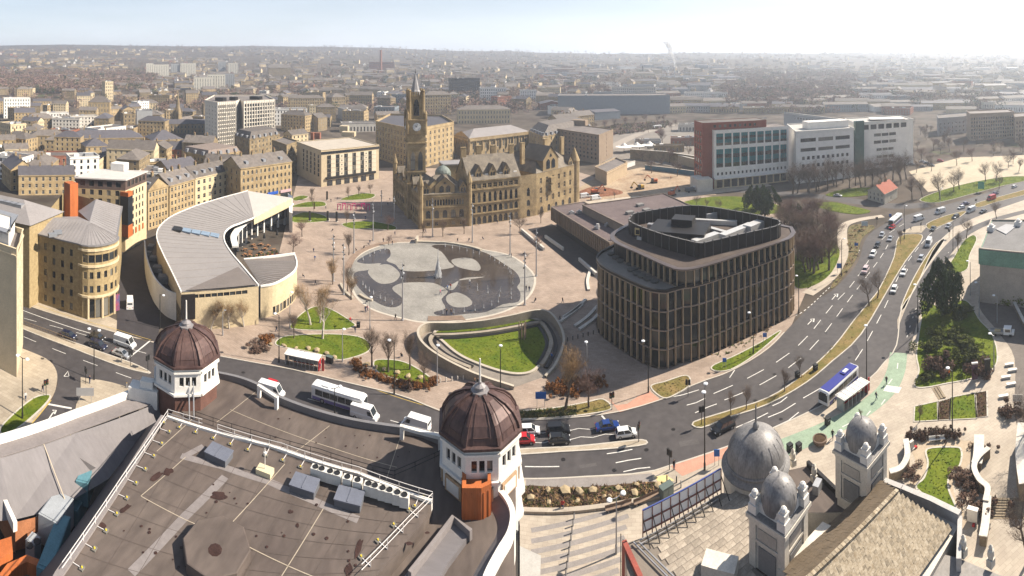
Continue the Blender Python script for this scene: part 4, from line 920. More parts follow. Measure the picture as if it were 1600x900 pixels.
def gable_dormer(wall,roof):
 mb=MB();mb.poly([(-.5,0,0),(.5,0,0),(.5,0,.52),(0,0,1),(-.5,0,.52)]);mb.poly([(-.5,1,.0),(-.5,0,0),(-.5,0,.52),(-.5,1,.52)]);mb.poly([(.5,0,0),(.5,1,0),(.5,1,.52),(.5,0,.52)])
 mb.poly([(.56,-.03,.47),(.56,1,.47),(0,1,1.03),(0,-.03,1.03)],1);mb.poly([(-.56,1,.47),(-.56,-.03,.47),(0,-.03,1.03),(0,1,1.03)],1)
 for x in(-.17,.17):mb.poly([(x-.11,-.012,.12),(x+.11,-.012,.12),(x+.11,-.012,.42),(x,-.012,.52),(x-.11,-.012,.42)],2)
 mb.poly([(-.08,-.012,.60),(.08,-.012,.60),(0,-.012,.74)],2)
 return mb.mesh('gable',[wall,roof,M_GLASS])
town_hall()
# -- classical hall, warehouse, brown hotel and other blocks behind
def classical_hall():
 h=15;f=para(h,(710,210),(733,216),(827,205));t=bld('concert_hall','classical sandstone concert hall with columns and grey hipped roof behind the town hall',f,h,{0:[(5.5,11,5,1.6,'arch',1.5)],1:[(1.0,4.0,10,1.5,'arch',1),(6.0,11,10,1.5,'arch',1)]},M_STONE,'hip',M_GREYROOF,5)
 for a,b,n in((f[0],f[1],6),(f[1],f[2],11)):
  an=math.atan2(b[1]-a[1],b[0]-a[0]);nx,ny=math.sin(an),-math.cos(an)
  for k in range(n):p=lerp(a,b,(k+.02)/(n-.98));MB().tube((p[0]+nx*.5,p[1]+ny*.5,5),(p[0]+nx*.5,p[1]+ny*.5,12.6),.5,.42,8).build('column',M_STONE,t)
  MB().strip([(a[0]+nx*.4,a[1]+ny*.4),(b[0]+nx*.4,b[1]+ny*.4)],1.4,12.6,14.2).build('entablature',M_STONE,t)
 a,b=f[0],f[1];m=lerp(a,b,.5);MB().poly([(*a,h),(*b,h),(*m,h+4)]).build('pediment',M_STONE,t)
classical_hall()
bld('warehouse','long dark sandstone warehouse behind the clock tower with light end facade',[G(x,y,26)for x,y in[(587,192),(646,205),(709,193),(690,182),(610,180)]],26,{0:rows(6,1.5,4,2.6,12,1.5,'sash',1),1:rows(6,1.5,4,2.4,9,1.6,'double',1)},M_STONE,roofm=M_BSLATE,parapet=1.4)
tt=bld('slab_hotel','brown concrete slab hotel with small square windows and blank end wall',para(20,(839,197),(936,212),(958,203)),20,{0:[(3+i*2.9,4.5+i*2.9,17,1.5,'plain',1.5)for i in range(6)],1:[(3+i*2.9,4.2+i*2.9,1,.8,'plain',6)for i in range(6)]},mat('brown_concrete',(.25,.185,.13),.88,.12,.25),roofm=M_FLAT,parapet=.5)
x,y=G(906,192,22);MB().box((x,y,20),(12,7,4.5),-.5).build('lift_room',mat('brown_concrete',(0,0,0)),tt)
x,y=G(877,190,22);MB().box((x,y,20),(4,3,3),-.5).build('roof_tank',M_WHITEP,tt)
bld('plinth_building','tan low podium building below the brown slab hotel',para(7,(930,262),(948,271),(980,255)),7,None,mat('tan_render',(.42,.32,.21),.85,.1,.3))
def mansard(name,label,h,L,C,R,rise,inset,spec,wall=None,roofm=None,top=None):
 f=para(h,L,C,R);t=bld(name,label,f,h,spec,wall or M_STONE,parapet=.3);P=ccw(f);c=(sum(p[0]for p in P)/4,sum(p[1]for p in P)/4)
 Q=[lerp(p,c,inset)for p in P];mb=MB()
 for i in range(4):j=(i+1)%4;mb.poly([(*P[i],h+.2),(*P[j],h+.2),(*Q[j],h+rise),(*Q[i],h+rise)])
 mb.poly([(*q,h+rise)for q in Q]);mb.build('mansard_roof',roofm or M_SLATE,t)
 for k in(0,1):
  a,b=f[k],f[k+1];an=math.atan2(b[1]-a[1],b[0]-a[0]);nd=max(2,int(math.dist(a,b)/6))
  for i in range(nd):p=lerp(lerp(a,b,(i+.5)/nd),c,.06);MB().box((p[0],p[1],h+.3),(1.7,2.4,2.2),an).build('dormer',mat('dormer_lead',(0,0,0)),t)
 return t
mansard('station_hotel','sandstone Victorian hotel with dark mansard pavilions behind the brown slab',17,(826,205),(848,214),(925,198),7,.3,{0:rows(4,1.5,4,2.4,5,1.4),1:rows(4,1.5,4,2.4,10,1.4)})
mansard('bank_building','sandstone block with brown mansard roof and black dormers left of centre',15,(285,237),(325,245),(375,237),3.5,.12,{0:rows(4,1,3.5,2,7,1.2,'arch'),1:rows(4,1,3.5,2,6,1.2,'arch')},roofm=mat('brown_lead',(.21,.165,.14),.8,.15))
mansard('corner_bank','dark stone Victorian corner building with domed turret below the white office tower',15,(366,212),(390,218),(437,210),5,.2,{0:rows(4,1,3.5,2,4,1.2),1:rows(4,1,3.5,2,8,1.2)},M_DSTONE)
# -- white gridded office tower
def grid_tower():
 h=38;gm=mat('white_grid_concrete',(.66,.60,.51),.75,.06,.3)
 f=[G(x,y,h)for x,y in[(320,158),(340,162),(368,160),(375,157),(381,160),(429,157),(415,150),(335,150)]]
 t=bld('office_tower','white gridded concrete office tower with vertical fins rising over the town centre',f,h,{'*':None,1:rows(11,1.5,3.25,2.6,9,1.9,'plain',.4),2:rows(11,1.5,3.25,2.6,2,1.9,'plain',.2),4:rows(11,1.5,3.25,2.6,12,1.9,'plain',.4),0:rows(11,1.5,3.25,1.4,4,1.0,'plain',2)},gm,joined=False,parapet=1.0)
 for px,py,d in((345,154,(8,6,3)),(365,153,(6,5,3)),(400,152,(10,6,3))):x,y=G(px,py,h+2);MB().box((x,y,h),d).build('roof_plant_room',M_DARK,t)
 for k in(1,4):
  a,b=f[k],f[k+1];n=9 if k==1 else 12;an=math.atan2(b[1]-a[1],b[0]-a[0])
  for i in range(n+1):p=lerp(a,b,i/n);MB().box((p[0],p[1],2),(.45,.9,h-1.2),an).build('fin',gm,t)
grid_tower()
# -- college: red slab, white and teal blocks
def college():
 teal=mat('teal_panel',(.015,.16,.18),.4,.1,.5);red=mat('red_brick_cladding',(.25,.07,.045),.85,.12,.4)
 h=25;t=thing('college_block','red brick and white college block with teal window panels','college',(*G(1130,295),0));L=Vector(t.location)
 a,b=G(1116,296),G(1232,283);an=math.atan2(b[1]-a[1],b[0]-a[0]);nx,ny=-math.sin(an),math.cos(an)
 F=[a,b,(b[0]+nx*14,b[1]+ny*14),(a[0]+nx*14,a[1]+ny*14)]
 mb=MB();wins=[];d=math.dist(a,b)
 zb=11.0;facade(mb,a,b,(6.0,zb),[(1.6,3.2,18,1.1,'plain',1)],wins);facade(mb,a,b,(zb,33),[(1.0,11.2,9,d/9*.80,'teal',.8),(13.2,20.0,9,d/9*.80,'teal',.8)],wins)
 for i in range(1,4):facade(mb,F[i],F[(i+1)%4],(6,33),None,wins)
 W['teal']=teal_win(teal);mb.build('white_wall',M_WHITEP,t);put_windows(wins,t);MB().sheet(F,32.8).build('roof',M_FLAT,t)
 g=MB();gw=[];facade(g,a,b,(0,6),[(.6,5.0,10,3.6,'plain',1)],gw);g.build('ground_floor_wall',M_PSTONE,t);put_windows(gw,t)
 MB().strip([a,b],3.2,5.6,6.2).build('canopy',M_WHITEP,t)
 R0=[(F[0][0]-math.cos(an)*6+nx*3,F[0][1]-math.sin(an)*6+ny*3),(b[0]-math.cos(an)*d*.28+nx*3,b[1]-math.sin(an)*d*.28+ny*3)];R1=[(p[0]+nx*14,p[1]+ny*14)for p in R0]
 RP=[R0[0],R0[1],R1[1],R1[0]];mb=MB();wins=[];facade(mb,R0[0],R0[1],(0,37),[(34,35.6,9,1.6,'plain',6)],wins)
 for i in range(1,4):facade(mb,RP[i],RP[(i+1)%4],(0,37),[(2+k*3.9,4.6+k*3.9,3,2.6,'plain',1)for k in range(8)]if i==3 else None,wins)
 mb.build('red_slab_wall',red,t);put_windows(wins,t);MB().sheet(RP,36.8).build('red_slab_roof',M_FLAT,t)
 p=lerp(F[0],F[3],.3);MB().box((p[0]-7,p[1]-2,0),(9,12,7),an).build('entrance_porch',M_CONC,t)
 def white(name,label,h,L_,C_,R_,spec,**k):return bld(name,label,para(h,L_,C_,R_),h,spec,M_WHITEP,parapet=.5,roofm=mat('pale_grey_roof',(.42,.40,.37),.8,.1,.2),trim=M_WHITEP,**k)
 band=lambda z:(z,z+1.3)
 t2=white('college_wing','long white college wing with ribbon windows right of the teal panels',30,(1230,195),(1244,207),(1334,201),{1:[(4,6,8,1.6,'plain',3),(9,11,10,1.8,'plain',3),(13.5,15.5,10,1.8,'plain',3),(18.4,20.4,3,10,'band',2),(24,26.2,3,10,'band',2)]})
 x,y=G(1290,192,33);MB().box((x,y,30),(28,9,4.5),math.atan2(*(lambda a,b:(b[1]-a[1],b[0]-a[0]))(G(1244,207,30),G(1334,201,30)))).build('roof_storey',M_WHITEP,t2)
 t3=white('college_end_block','tall white college end block with glazed stair tower and curved canopy',31,(1320,186),(1336,193),(1427,187),{1:[(2,3.7,4,4,'band',14),(6.8,8.5,3,4.6,'band',16),(11.6,13.4,3,4.6,'band',16),(16.6,18.6,3,5.4,'band',14),(21.4,23.4,3,5.4,'band',14),(26.4,29.6,6,4.6,'band',5)]})
 a,b=G(1334,194,31),G(1350,193,31);MB().box((*lerp(a,b,.5),0),(6.5,2.5,33),math.atan2(b[1]-a[1],b[0]-a[0])).build('glazed_stair_tower',mat('green_glass',(.03,.08,.075),.12,.2,.4),t3)
 x,y=G(1385,183,33);MB().box((x,y,31.8),(24,12,.6),-.55).build('roof_canopy',M_WHITEP,t3)
 bld('college_rear_range','low long grey and white range behind the white college blocks',para(18,(1225,176),(1240,178),(1340,190)),18,{0:None,1:rows(1,13,3,2,20,2,'plain')},mat('grey_cladding',(.36,.36,.36),.6,.08),roofm=mat('pale_grey_roof',(0,0,0)),trim=M_WHITEP)
def teal_win(teal):
 mb=MB()
 for z0,z1,m in((0,.22,0),(.22,.5,2),(.5,.72,0),(.72,1,2)):mb.poly([(-.5,0,z0),(.5,0,z0),(.5,0,z1),(-.5,0,z1)],m)
 for x in(-.5,-.17,.17,.46):mb.prism([(x,-.06),(x+.04,-.06),(x+.04,-.002),(x,-.002)],0,1,1)
 return mb.mesh('window',[M_GLASS,M_FRAMED,teal])
college()
# -- red roofed cottage, right-hand hall, academic blocks at the right
ct=bld('cottage','white stone cottage with red tiled roof among bare trees by the junction',para(5.2,(1356,296),(1382,303),(1402,293)),5.2,{0:rows(2,.8,2.5,1.5,4,1.0),1:rows(1,.8,2.5,1.5,1,1)},mat('limewash_stone',(.48,.43,.35),.85,.15,.5),'gable',mat('red_clay_tiles',(.30,.09,.055),.85,.2,.8,.3),3.4,cat='house',chim=2)
def right_hall():
 h=15.5;F=[G(x,y,h)for x,y in[(1531,390),(1640,400),(1640,345),(1549,345)]];t=bld('museum_block','pale blank walled hall with green copper band and grey flat roof at the right edge',F,h,None,mat('pale_ashlar',(.42,.36,.30),.85,.12,.3),roofm=mat('grey_felt',(.15,.145,.145),.8,.15,.2),parapet=.4,cornice=False)
 P=ccw(F);MB().strip(P+P[:1],.8,h-4.2,h+.1).build('copper_band',mat('verdigris_copper',(.16,.30,.22),.6,.2,.3),t)
 MB().prism(gp([(1556,358),(1572,350),(1590,352),(1572,366)],h+.2),h,h+.25).build('roof_strip',mat('pale_strip',(.3,.3,.31),.7,.1),t)
 for px,py in((1549,358),(1591,350)):x,y=G(px,py,h+.5);MB().box((x,y,h),(2.4,2.2,1.4),.3).lathe([(.8,1.4),(.8,2),(.3,2.3)],(x,y,h),8).build('roof_vent',M_WHITEP,t)
right_hall()
bld('grey_lecture_block','dark grey low block in the haze right of the white college',para(16,(1464,180),(1466,186),(1515,182)),16,{1:rows(3,2,4,1.8,8,1.5,'plain')},mat('grey_panel',(.25,.25,.26),.7,.1),group='hazy blocks at the right')
bld('tan_student_block','tall tan block fading into the bright haze at the right edge',para(24,(1510,174),(1516,179),(1585,176)),24,{1:rows(6,2,3.4,2,18,1.3,'plain'),0:rows(6,2,3.4,2,3,1.3,'plain')},mat('tan_brick',(.36,.26,.18),.85,.12),group='hazy blocks at the right')
bld('tan_end_block','pale tan end block cut by the right edge of the picture',para(22,(1583,178),(1586,184),(1640,180)),22,{1:rows(5,2,3.6,2,12,1.3,'plain')},mat('tan_brick',(0,0,0)),group='hazy blocks at the right')
# -- MIRROR POOL, BOWL LAWN
def Z5(pts):return[(530+x/5,360+y/5)for x,y in pts]
pool_edge=smooth(gp(Z5([(80,290),(200,170),(400,105),(600,98),(860,105),(1110,150),(1340,200),(1500,320),(1528,420),(1460,540),(1280,640),(1000,700),(690,722),(500,692),(240,610),(110,480)])),5,True)
M_POOL=mat_paving('pool_setts',(.265,.248,.222),(.32,.302,.272),(.19,.175,.16),.8,.4,.9)
pool=struct('pool_floor',MB().sheet(pool_edge,.132),M_POOL)
struct('pool_rim',MB().strip(pool_edge+pool_edge[:1],.7,.1,.15),mat('pool_rim_stone',(.48,.43,.36),.7,.1),pool)
M_WATER=mat('shallow_dark_water',(.035,.028,.026),.12,.35,.12,0,spec=.5,col2=(.075,.06,.05))
wat=smooth(gp(Z5([(140,240),(220,190),(320,150),(390,150),(400,200),(370,240),(440,270),(490,315),(660,322),(890,292),(860,250),(800,170),(720,122),(850,116),(1000,140),(1150,180),(1280,260),(1380,330),(1415,400),(1390,445),(1415,490),(1400,560),(1280,580),(1150,640),(1000,655),(860,670),(760,665),(745,640),(830,612),(800,540),(850,480),(780,430),(700,410),(510,412),(420,445),(430,480),(490,530),(480,585),(400,605),(300,570),(200,500),(130,420),(112,350),(150,322),(225,312),(330,262),(230,264),(170,258)])),3,True)
struct('water',MB().sheet(wat,.138),M_WATER)
for i,isl in enumerate(([(225,320),(300,278),(380,268),(440,300),(475,350),(430,405),(330,420),(260,380)],[(880,232),(1000,216),(1070,240),(1105,290),(1085,318),(1000,308),(910,280)],[(845,510),(920,488),(1000,520),(1040,570),(1000,600),(900,602),(840,560)],[(935,392),(1000,372),(1140,366),(1040,382)],[(830,450),(900,415),(930,400),(915,440),(880,470)])):
 struct('dry_paving',MB().sheet(smooth(gp(Z5(isl)),4,True),.143),M_POOL,pool)
M_WOOD=mat('weathered_deck',(.24,.17,.125),.85,.2,.5)
dk=thing('timber_deck','small timber boardwalk at the near edge of the pool','deck',(*G(698,500),0))
a,b,c,d=gp([(668,502),(728,501),(722,494),(669,495)])
for k in range(22):MB().prism([lerp(a,b,k/22),lerp(a,b,(k+.88)/22),lerp(d,c,(k+.88)/22),lerp(d,c,k/22)],.12,.24).build('plank',M_WOOD,dk)
dk2=thing('timber_bench_ring','curved dark timber boardwalk along the far left pool edge','deck',(*G(565,400),0))
ln=smooth(gp([(543,420),(551,404),(566,392),(590,383),(618,378)]),8);Lr,Rr=offset(ln,2.4)
for k in range(len(ln)-1):MB().prism([Rr[k],Rr[k+1],Lr[k+1],Lr[k]],.12,.22).build('plank',M_WOOD,dk2)
wallm=mat('pool_wall_stone',(.40,.35,.28),.8,.12,.4)
w_=thing('low_seat_wall','low curved stone seat wall at the far side of the pool','wall',(*G(710,383),0))
MB().strip(smooth(gp([(651,379),(700,381),(735,387),(752,392)]),5),1.2,.1,.7).build('seat',wallm,w_);MB().box((*G(651,378),.1),(.8,4,1.8)).build('end_block',wallm,w_)
w_=thing('low_seat_wall','stepped low stone walls among trees at the left pool edge','wall',(*G(545,470),0))
for pts in([(532,445),(540,458),(552,468)],[(562,462),(572,468),(582,471)]):MB().strip(smooth(gp(pts),4),.8,.1,.65).build('seat',wallm,w_)
def spray(name,label,p,hgt,rad,n,group=None,seed=1):
 R=random.Random(seed);mb=MB();t=thing(name,label,'fountain',(p[0],p[1],.14),0,group)
 for i in range(n):
  a=R.uniform(0,6.283);u=R.random()**.8;q=R.random();r=rad*q*(u**1.2);z=hgt*(1-u)*(1-.25*q)if u>.02 else hgt
  x,y=p[0]+r*math.cos(a),p[1]+r*math.sin(a);s=R.uniform(.025,.07)*(1+hgt/9);l=s*R.uniform(4,12)
  mb.poly([(x-s,y,z),(x+s,y,z),(x,y+s*.3,z+l)]);mb.poly([(x,y-s,z),(x,y+s,z),(x+s*.3,y,z+l)])
 for v in range(0):pass
 mb.v=[(v[0],v[1],max(.14,v[2]))for v in mb.v];o=mb.build('water_jet',M_SPRAY,t);MB().lathe([(.12,0),(.10,.05)],(p[0],p[1],.14),8).build('nozzle',M_STEEL,t);return t
def mat_mist(name):
 m=mat(name,(.9,.9,.9),1,0);nt=m.node_tree;td=nt.nodes.new('ShaderNodeBsdfTranslucent');td.inputs[0].default_value=(.97,.97,.97,1);mx=nt.nodes.new('ShaderNodeMixShader');nt.links.new(nt.nodes['Principled BSDF'].outputs[0],mx.inputs[1]);nt.links.new(td.outputs[0],mx.inputs[2]);nt.links.new(mx.outputs[0],nt.nodes['Material Output'].inputs[0]);return m
M_SPRAY=mat_mist('white_water')
spray('fountain','tall white central water jet rising from the mirror pool',G(*Z5([(772,368)])[0]),8.2,1.5,1100)
jets=Z5([(185,235),(240,205),(275,185),(320,165),(358,155),(185,430),(205,455),(235,480),(268,505),(320,535),(358,555),(413,583),(828,130),(885,140),(940,150),(997,165),(1048,180),(1095,190),(1180,210),(1215,240),(1250,260),(1290,280),(1320,305),(1333,330),(1345,345),(1355,425),(1342,500),(1343,535),(1250,520),(1242,565),(1190,590),(1128,610),(1060,630),(977,640),(895,650),(810,655),(1160,465),(1160,495),(1080,475),(1080,450),(1258,482)])
for i,q in enumerate(jets):spray('water_spout','small low water spout in the mirror pool shallows',G(*q),1.25,.22,46,'small spouts around the mirror pool',i)
# --- bowl lawn with its curved retaining wall
bowl=thing('curved_amphitheatre_wall','curved stone retaining wall around the sunken teardrop lawn','wall',(*G(760,540),0))
cst=mat('bowl_stone',(.30,.255,.20),.85,.16,.3,.2);cap=mat('bowl_cap',(.42,.37,.30),.8,.1,.4)
wl_px=[(803,603),(757,588),(723,574),(682,552),(660,534),(653,519),(658,509),(672,504),(710,504),(757,500),(800,492),(837,484),(858,487),(873,504),(881,526),(878,545),(867,570),(852,587)]
wz=[.8,1.7,2.3,2.7,2.8,2.8,2.6,2.4,2.2,2.2,2.4,2.6,2.6,2.4,2.0,1.6,1.1,.6]
pts=smooth([G(x,y,z)for(x,y),z in zip(wl_px,wz)],5);zz=[wz[min(17,i//5)]+(wz[min(17,i//5+1)]-wz[min(17,i//5)])*(i%5)/5 for i in range(len(pts))]
Lw,Rw=offset(pts,.6);mb=MB();cb=MB()
for i in range(len(pts)-1):
 for s in(Lw,Rw):mb.poly([(*s[i],0),(*s[i+1],0),(*s[i+1],zz[i+1]),(*s[i],zz[i])])
 cb.poly([(*Rw[i],zz[i]+.03),(*Rw[i+1],zz[i+1]+.03),(*Lw[i+1],zz[i+1]+.03),(*Lw[i],zz[i]+.03)])
mb.build('wall',cst,bowl);cb.build('coping',cap,bowl)
for k,(d,z,m_)in enumerate(((2.0,.5,M_DARK),(3.1,.9,cst),(4.2,.5,M_DARK))):
 L2,R2=offset(pts[8:],d*2);MB().strip(R2[2:-4]if math.dist(R2[20],G(770,545))<math.dist(L2[20],G(770,545))else L2[2:-4],.9,.1,z).build('bench_ring',m_,bowl)
bl=smooth(gp([(681,519),(740,512),(805,501),(838,501),(855,516),(860,535),(852,560),(840,576),(825,585),(800,586),(765,577),(722,559),(695,538)]),5,True)
lb=struct('bowl_lawn',MB().prism(bl,0,.35),M_GRASS);struct('stone_edging',MB().strip(bl+bl[:1],.7,0,.5),cap,lb);tufts(lb,bl,.35,M_GRASS)
L2=[lerp(p,G(770,545),.06)for p in pts];MB().sheet(ccw([lerp(p,G(770,545),.03)for p in pts]),.14).build('bowl_floor',mat('bowl_floor',(.22,.19,.16),.85,.15),bowl)
fp=thing('timber_post_cluster','four tall pale timber posts standing on the bowl lawn','sculpture',(*G(817,528),.35))
for x,y in((811,529),(815,530),(819,531),(821,528)):p=G(x,y,.35);MB().tube((*p,.35),(*p,4.6),.16,.13,8).build('post',M_WOOD,fp)
# -- DOMED PICTURE HOUSE (bottom left)
felt=mat('brown_roof_felt',(.082,.063,.056),.8,.3,.11,.1,col2=(.135,.108,.092),stretch=(1,.35,1),detail=8);felt2=mat('pale_roof_felt',(.22,.195,.188),.8,.1,.3)
sheet=mat('grey_roof_membrane',(.165,.152,.155),.6,.1,.15,0,stretch=(.4,2,1));fai=mat('white_faience',(.70,.67,.62),.55,.07,.6)
def theatre():
 t=thing('domed_picture_house','huge brown flat roofed picture house with twin copper domed white towers','theatre',(*G(450,760,20),0));L=Vector(t.location)
 zr,zm=20.0,21.6
 road_edge=smooth([G(x,y,zr)for x,y in[(338,590),(370,597),(400,608),(437,629),(487,648),(550,665),(612,675),(660,682),(700,700)]],4)
 right=[G(x,y,zr)for x,y in[(806,745),(806,800),(800,900),(796,1000)]];left=[G(x,y,zr)for x,y in[(-120,1000),(-120,735),(0,690),(120,650),(242,607)]]
 body=ccw(road_edge+right+left);MB().prism(body,0,11.9,mt=1).build('main_wall',[M_BRICK,M_DARK],t)
 MB().prism(ccw(road_edge+right+[G(x,y,zr)for x,y in[(60,1000),(262,655),(300,600)]]),11.8,zr).build('terrace_roof',felt,t)
 Lp,Rp=offset(road_edge,.5);p=MB()
 for i in range(len(road_edge)-1):p.prism([Rp[i],Rp[i+1],Lp[i+1],Lp[i]],zr-.2,zr+.95)
 p.build('parapet',mat('parapet_grey',(.17,.165,.17),.6,.1),t)
 for x0,x1,y0,y1 in((405,432,610,628),(628,688,674,690)):
  a,b=G(x0,y0,zr+1),G(x1,y1,zr+1);an=math.atan2(b[1]-a[1],b[0]-a[0])
  MB().bar((*a,zr+1.6),(*b,zr+1.6),.5,.4).bar((*a,zr-.2),(*a,zr+1.8),.5).bar((*b,zr-.2),(*b,zr+1.8),.5).build('parapet_frame',fai,t)
 M=[G(x,y,zm)for x,y in[(262,653),(420,698),(560,742),(675,786),(662,815),(560,930),(520,1000),(30,1000),(95,905)]]
 MB().prism(ccw(M),zr-.1,zm).build('auditorium_roof',felt,t)
 fa=MB()
 for a,b in zip(M[:3],M[1:4]):fa.bar((*a,zm-.25),(*b,zm-.25),.35,1.1)
 fa.build('white_fascia',fai,t)
 def line(nm,pts,w,m_,z=zm+.02):return MB().strip([G(x,y,z)for x,y in pts],w,z).build(nm,m_,t)
 line('walkway_strip',[(352,745),(290,806),(205,895)],1.0,felt2,zm+.024);line('walkway_strip',[(283,712),(345,728),(420,752),(490,782),(560,812)],.9,felt2);line('walkway_strip',[(290,712),(318,697)],.8,felt2,zm+.027)
 ln_m=mat('pale_seam',(.40,.34,.26),.8,.1)
 for pts in([(345,835),(445,725)],[(220,775),(290,812),(345,835),(390,855),(500,905)],[(440,900),(505,795)],[(245,705),(300,655)],[(220,775),(290,714)]):line('felt_seam',pts,.09,ln_m,zm+.035)
 for pts in([(400,612),(338,660)],[(515,665),(450,715)],[(625,684),(600,760)],[(360,640),(420,665),(520,700),(620,730)]):line('felt_seam',pts,.08,ln_m,zr+.03)
 lap=mat('felt_lap',(.10,.078,.068),.85,.1)
 for k in range(1,9):u=k/9;MB().strip([lerp(M[0],M[3],u),lerp(M[8],M[5],u)],.05,zm+.03).build('felt_lap',lap,t)
 for k in range(1,8):u=k/8;MB().strip([lerp(M[0],M[8],u),lerp(M[3],M[5],u)],.05,zm+.032).build('felt_lap',lap,t)
 wet=mat('rusty_puddle',(.05,.027,.021),.25,.3,.8);R=random.Random(5)
 for cx,cy,rx,ry,an in((342,775,14,6,.1),(560,858,5,17,.35),(545,893,6,12,.1),(243,745,12,5,-.6),(196,795,12,4,-.6),(262,738,9,6,-.3),(454,800,4,3,0),(465,821,3,4,0),(160,822,6,5,0),(640,850,7,3,0),(668,833,4,2,0)):
  q=[];
  for k in range(12):
   a=k*math.pi/6;r=R.uniform(.7,1.15);x,y=rx*r*math.cos(a),ry*r*math.sin(a);q.append(G(cx+x*math.cos(an)-y*math.sin(an),cy+x*math.sin(an)+y*math.cos(an),zm))
  MB().sheet(smooth(q,3,True),zm+.05).build('puddle',wet,t)
 for _ in range(46):
  x,y=R.uniform(180,560),R.uniform(735,890);q=G(x,y,zm);MB().lathe([(R.uniform(.08,.2),0),(.07,.012)],(q[0],q[1],zm+.06),7).build('spot_stain',wet,t)
 for _ in range(26):
  x,y=R.uniform(360,640),R.uniform(640,735);q=G(x,y,zr);MB().lathe([(R.uniform(.07,.17),0),(.05,.012)],(q[0],q[1],zr+.05),7).build('spot_stain',wet,t)
 c=G(338,868,zm);MB().lathe([(3.4,0),(3.4,1.0),(3.3,1.05)],(c[0],c[1],zm),8,a0=.39).build('octagon_plinth',felt,t)
 q=G(336,860,zm+1);MB().lathe([(.7,0),(.6,.012)],(q[0],q[1],zm+1.06),9).build('puddle',wet,t)
 rl=mat('rooflight_grey_blue',(.14,.15,.185),.4,.08);an=math.atan2(M[3][1]-M[0][1],M[3][0]-M[0][0])
 for px,py in((342,716),(476,765),(546,786)):
  q=G(px,py,zm);o=MB().box((q[0],q[1],zm-.1),(2.9,1.9,.85),an).build('rooflight',mat('rooflight_base',(.11,.115,.13),.6,0),t);MB().box((q[0],q[1],zm+.75),(3.05,2.05,.14),an).box((q[0],q[1],zm+.89),(.1,1.8,.06),an).build('rooflight_lid',rl,o)
 ac=MB().box((0,0,0),(1.0,.8,1.15)).mesh('air_conditioner',mat('ac_cream',(.62,.60,.55),.6,.05));fan=MB().lathe([(.34,1.16),(.34,1.22),(.28,1.22),(.27,1.17)],(0,0,0),12).mesh('fan',M_BLACK)
 for k,(px,py)in enumerate([(493,748),(503,751),(516,755),(527,758),(543,764),(559,769),(576,775),(586,778),(598,782),(609,785),(621,789),(632,793)]):
  q=G(px,py,zm);o=link('air_conditioner',ac,t,(q[0]-L.x,q[1]-L.y,zm+.25),an);link('fan',fan,o)
 q=G(414,740,zm);MB().box((q[0],q[1],zm),(1.9,1.1,.6),an).build('condenser',mat('ac_yellow',(.6,.52,.34),.6,0),t);MB().tube((q[0],q[1],zm+.5),(q[0],q[1],zm+3),.05).lathe([(.2,0),(.2,.25),(0,.3)],(q[0],q[1],zm+2.3),8).build('mast',fai,t)
 wm=mat('rail_white',(.72,.68,.65),.5,0);yb=mat('ballast_grey',(.16,.15,.13),.8,0);ym=mat('ballast_yellow',(.6,.45,.04),.6,0)
 def rail(pts,z,m_,step=2.6,feet=True,hgt=1.1,side=1):
  P=[G(x,y,z)for x,y in pts];r=thing('guard_rail','','');bpy.data.objects.remove(r)
  for zz in(z+hgt,z+hgt*.52):
   for a,b in zip(P,P[1:]):MB().bar((*a,zz),(*b,zz),.05).build('rail',m_,t)
  for p,hd in along(P,step):
   MB().bar((*p,z),(*p,z+hgt),.05).build('rail_post',m_,t)
   if feet:
    e=(p[0]+side*1.3*math.sin(hd)*1,p[1]-side*1.3*math.cos(hd));MB().bar((*p,z+.08),(*e,z+.08),.06).build('rail_foot',m_,t)
    o=MB().box((*e,z),(.55,.4,.16),hd).build('ballast_weight',yb,t);MB().lathe([(.11,0),(.09,.1)],(e[0],e[1],z+.16),6).build('ballast_knob',ym,o)
 rail([(262,654),(190,760),(97,897)],zm,wm,2.3,True,1.1,-1);rail([(262,652),(316,668)],zm,wm,2.3,True,1.1,1);rail([(340,676),(440,706),(560,744),(676,784)],zm,wm,2.4,True,1.1,1);rail([(676,786),(640,822),(565,900)],zm,wm,2.4,True,1.1,1)
 rail([(305,655),(400,686),(500,715),(615,750),(690,716)],zr,M_DARK,2.8,False)
 A=[G(x,y,zm)for x,y in[(255,652),(190,756),(92,900),(60,960)]];Bq=[G(x,y,16.0)for x,y in[(222,672),(148,782),(48,915),(5,985)]]
 mb=MB()
 for i in range(3):mb.poly([(*A[i],zm),(*A[i+1],zm),(*Bq[i+1],16),(*Bq[i],16)][::-1]).poly([(*Bq[i],16),(*Bq[i+1],16),(*Bq[i+1],11),(*Bq[i],11)][::-1])
 mb.build('dark_fascia_slope',mat('dark_cladding',(.055,.05,.058),.6,.1),t);MB().strip(A,.8,zm,zm+.25).build('edge_walkway',felt2,t)
 S=[(-120,752,19.6),(0,716,19.6),(120,676,19.6),(250,628,19.6),(262,650,17.6),(215,690,16.6),(170,748,16.2),(85,796,15.8),(22,812,15.8),(-120,815,15.8)]
 P3=[(*G(x,y,z),z)for x,y,z in S];MB().poly([P3[0],P3[1],P3[8],P3[9]][::-1]).poly([P3[1],P3[2],P3[7],P3[8]][::-1]).poly([P3[2],P3[3],P3[4],P3[5],P3[6],P3[7]][::-1]).build('membrane_roof',sheet,t)
 for a,b in(((68,694),(103,786)),((186,652),(200,676)),((110,680),(118,697))):MB().bar((*G(*a,19.6),19.68),(*G(*b,17.5),17.6)if b[1]<700 else(*G(*b,16.2),16.3),.12,.06).build('membrane_seam',ln_m,t)
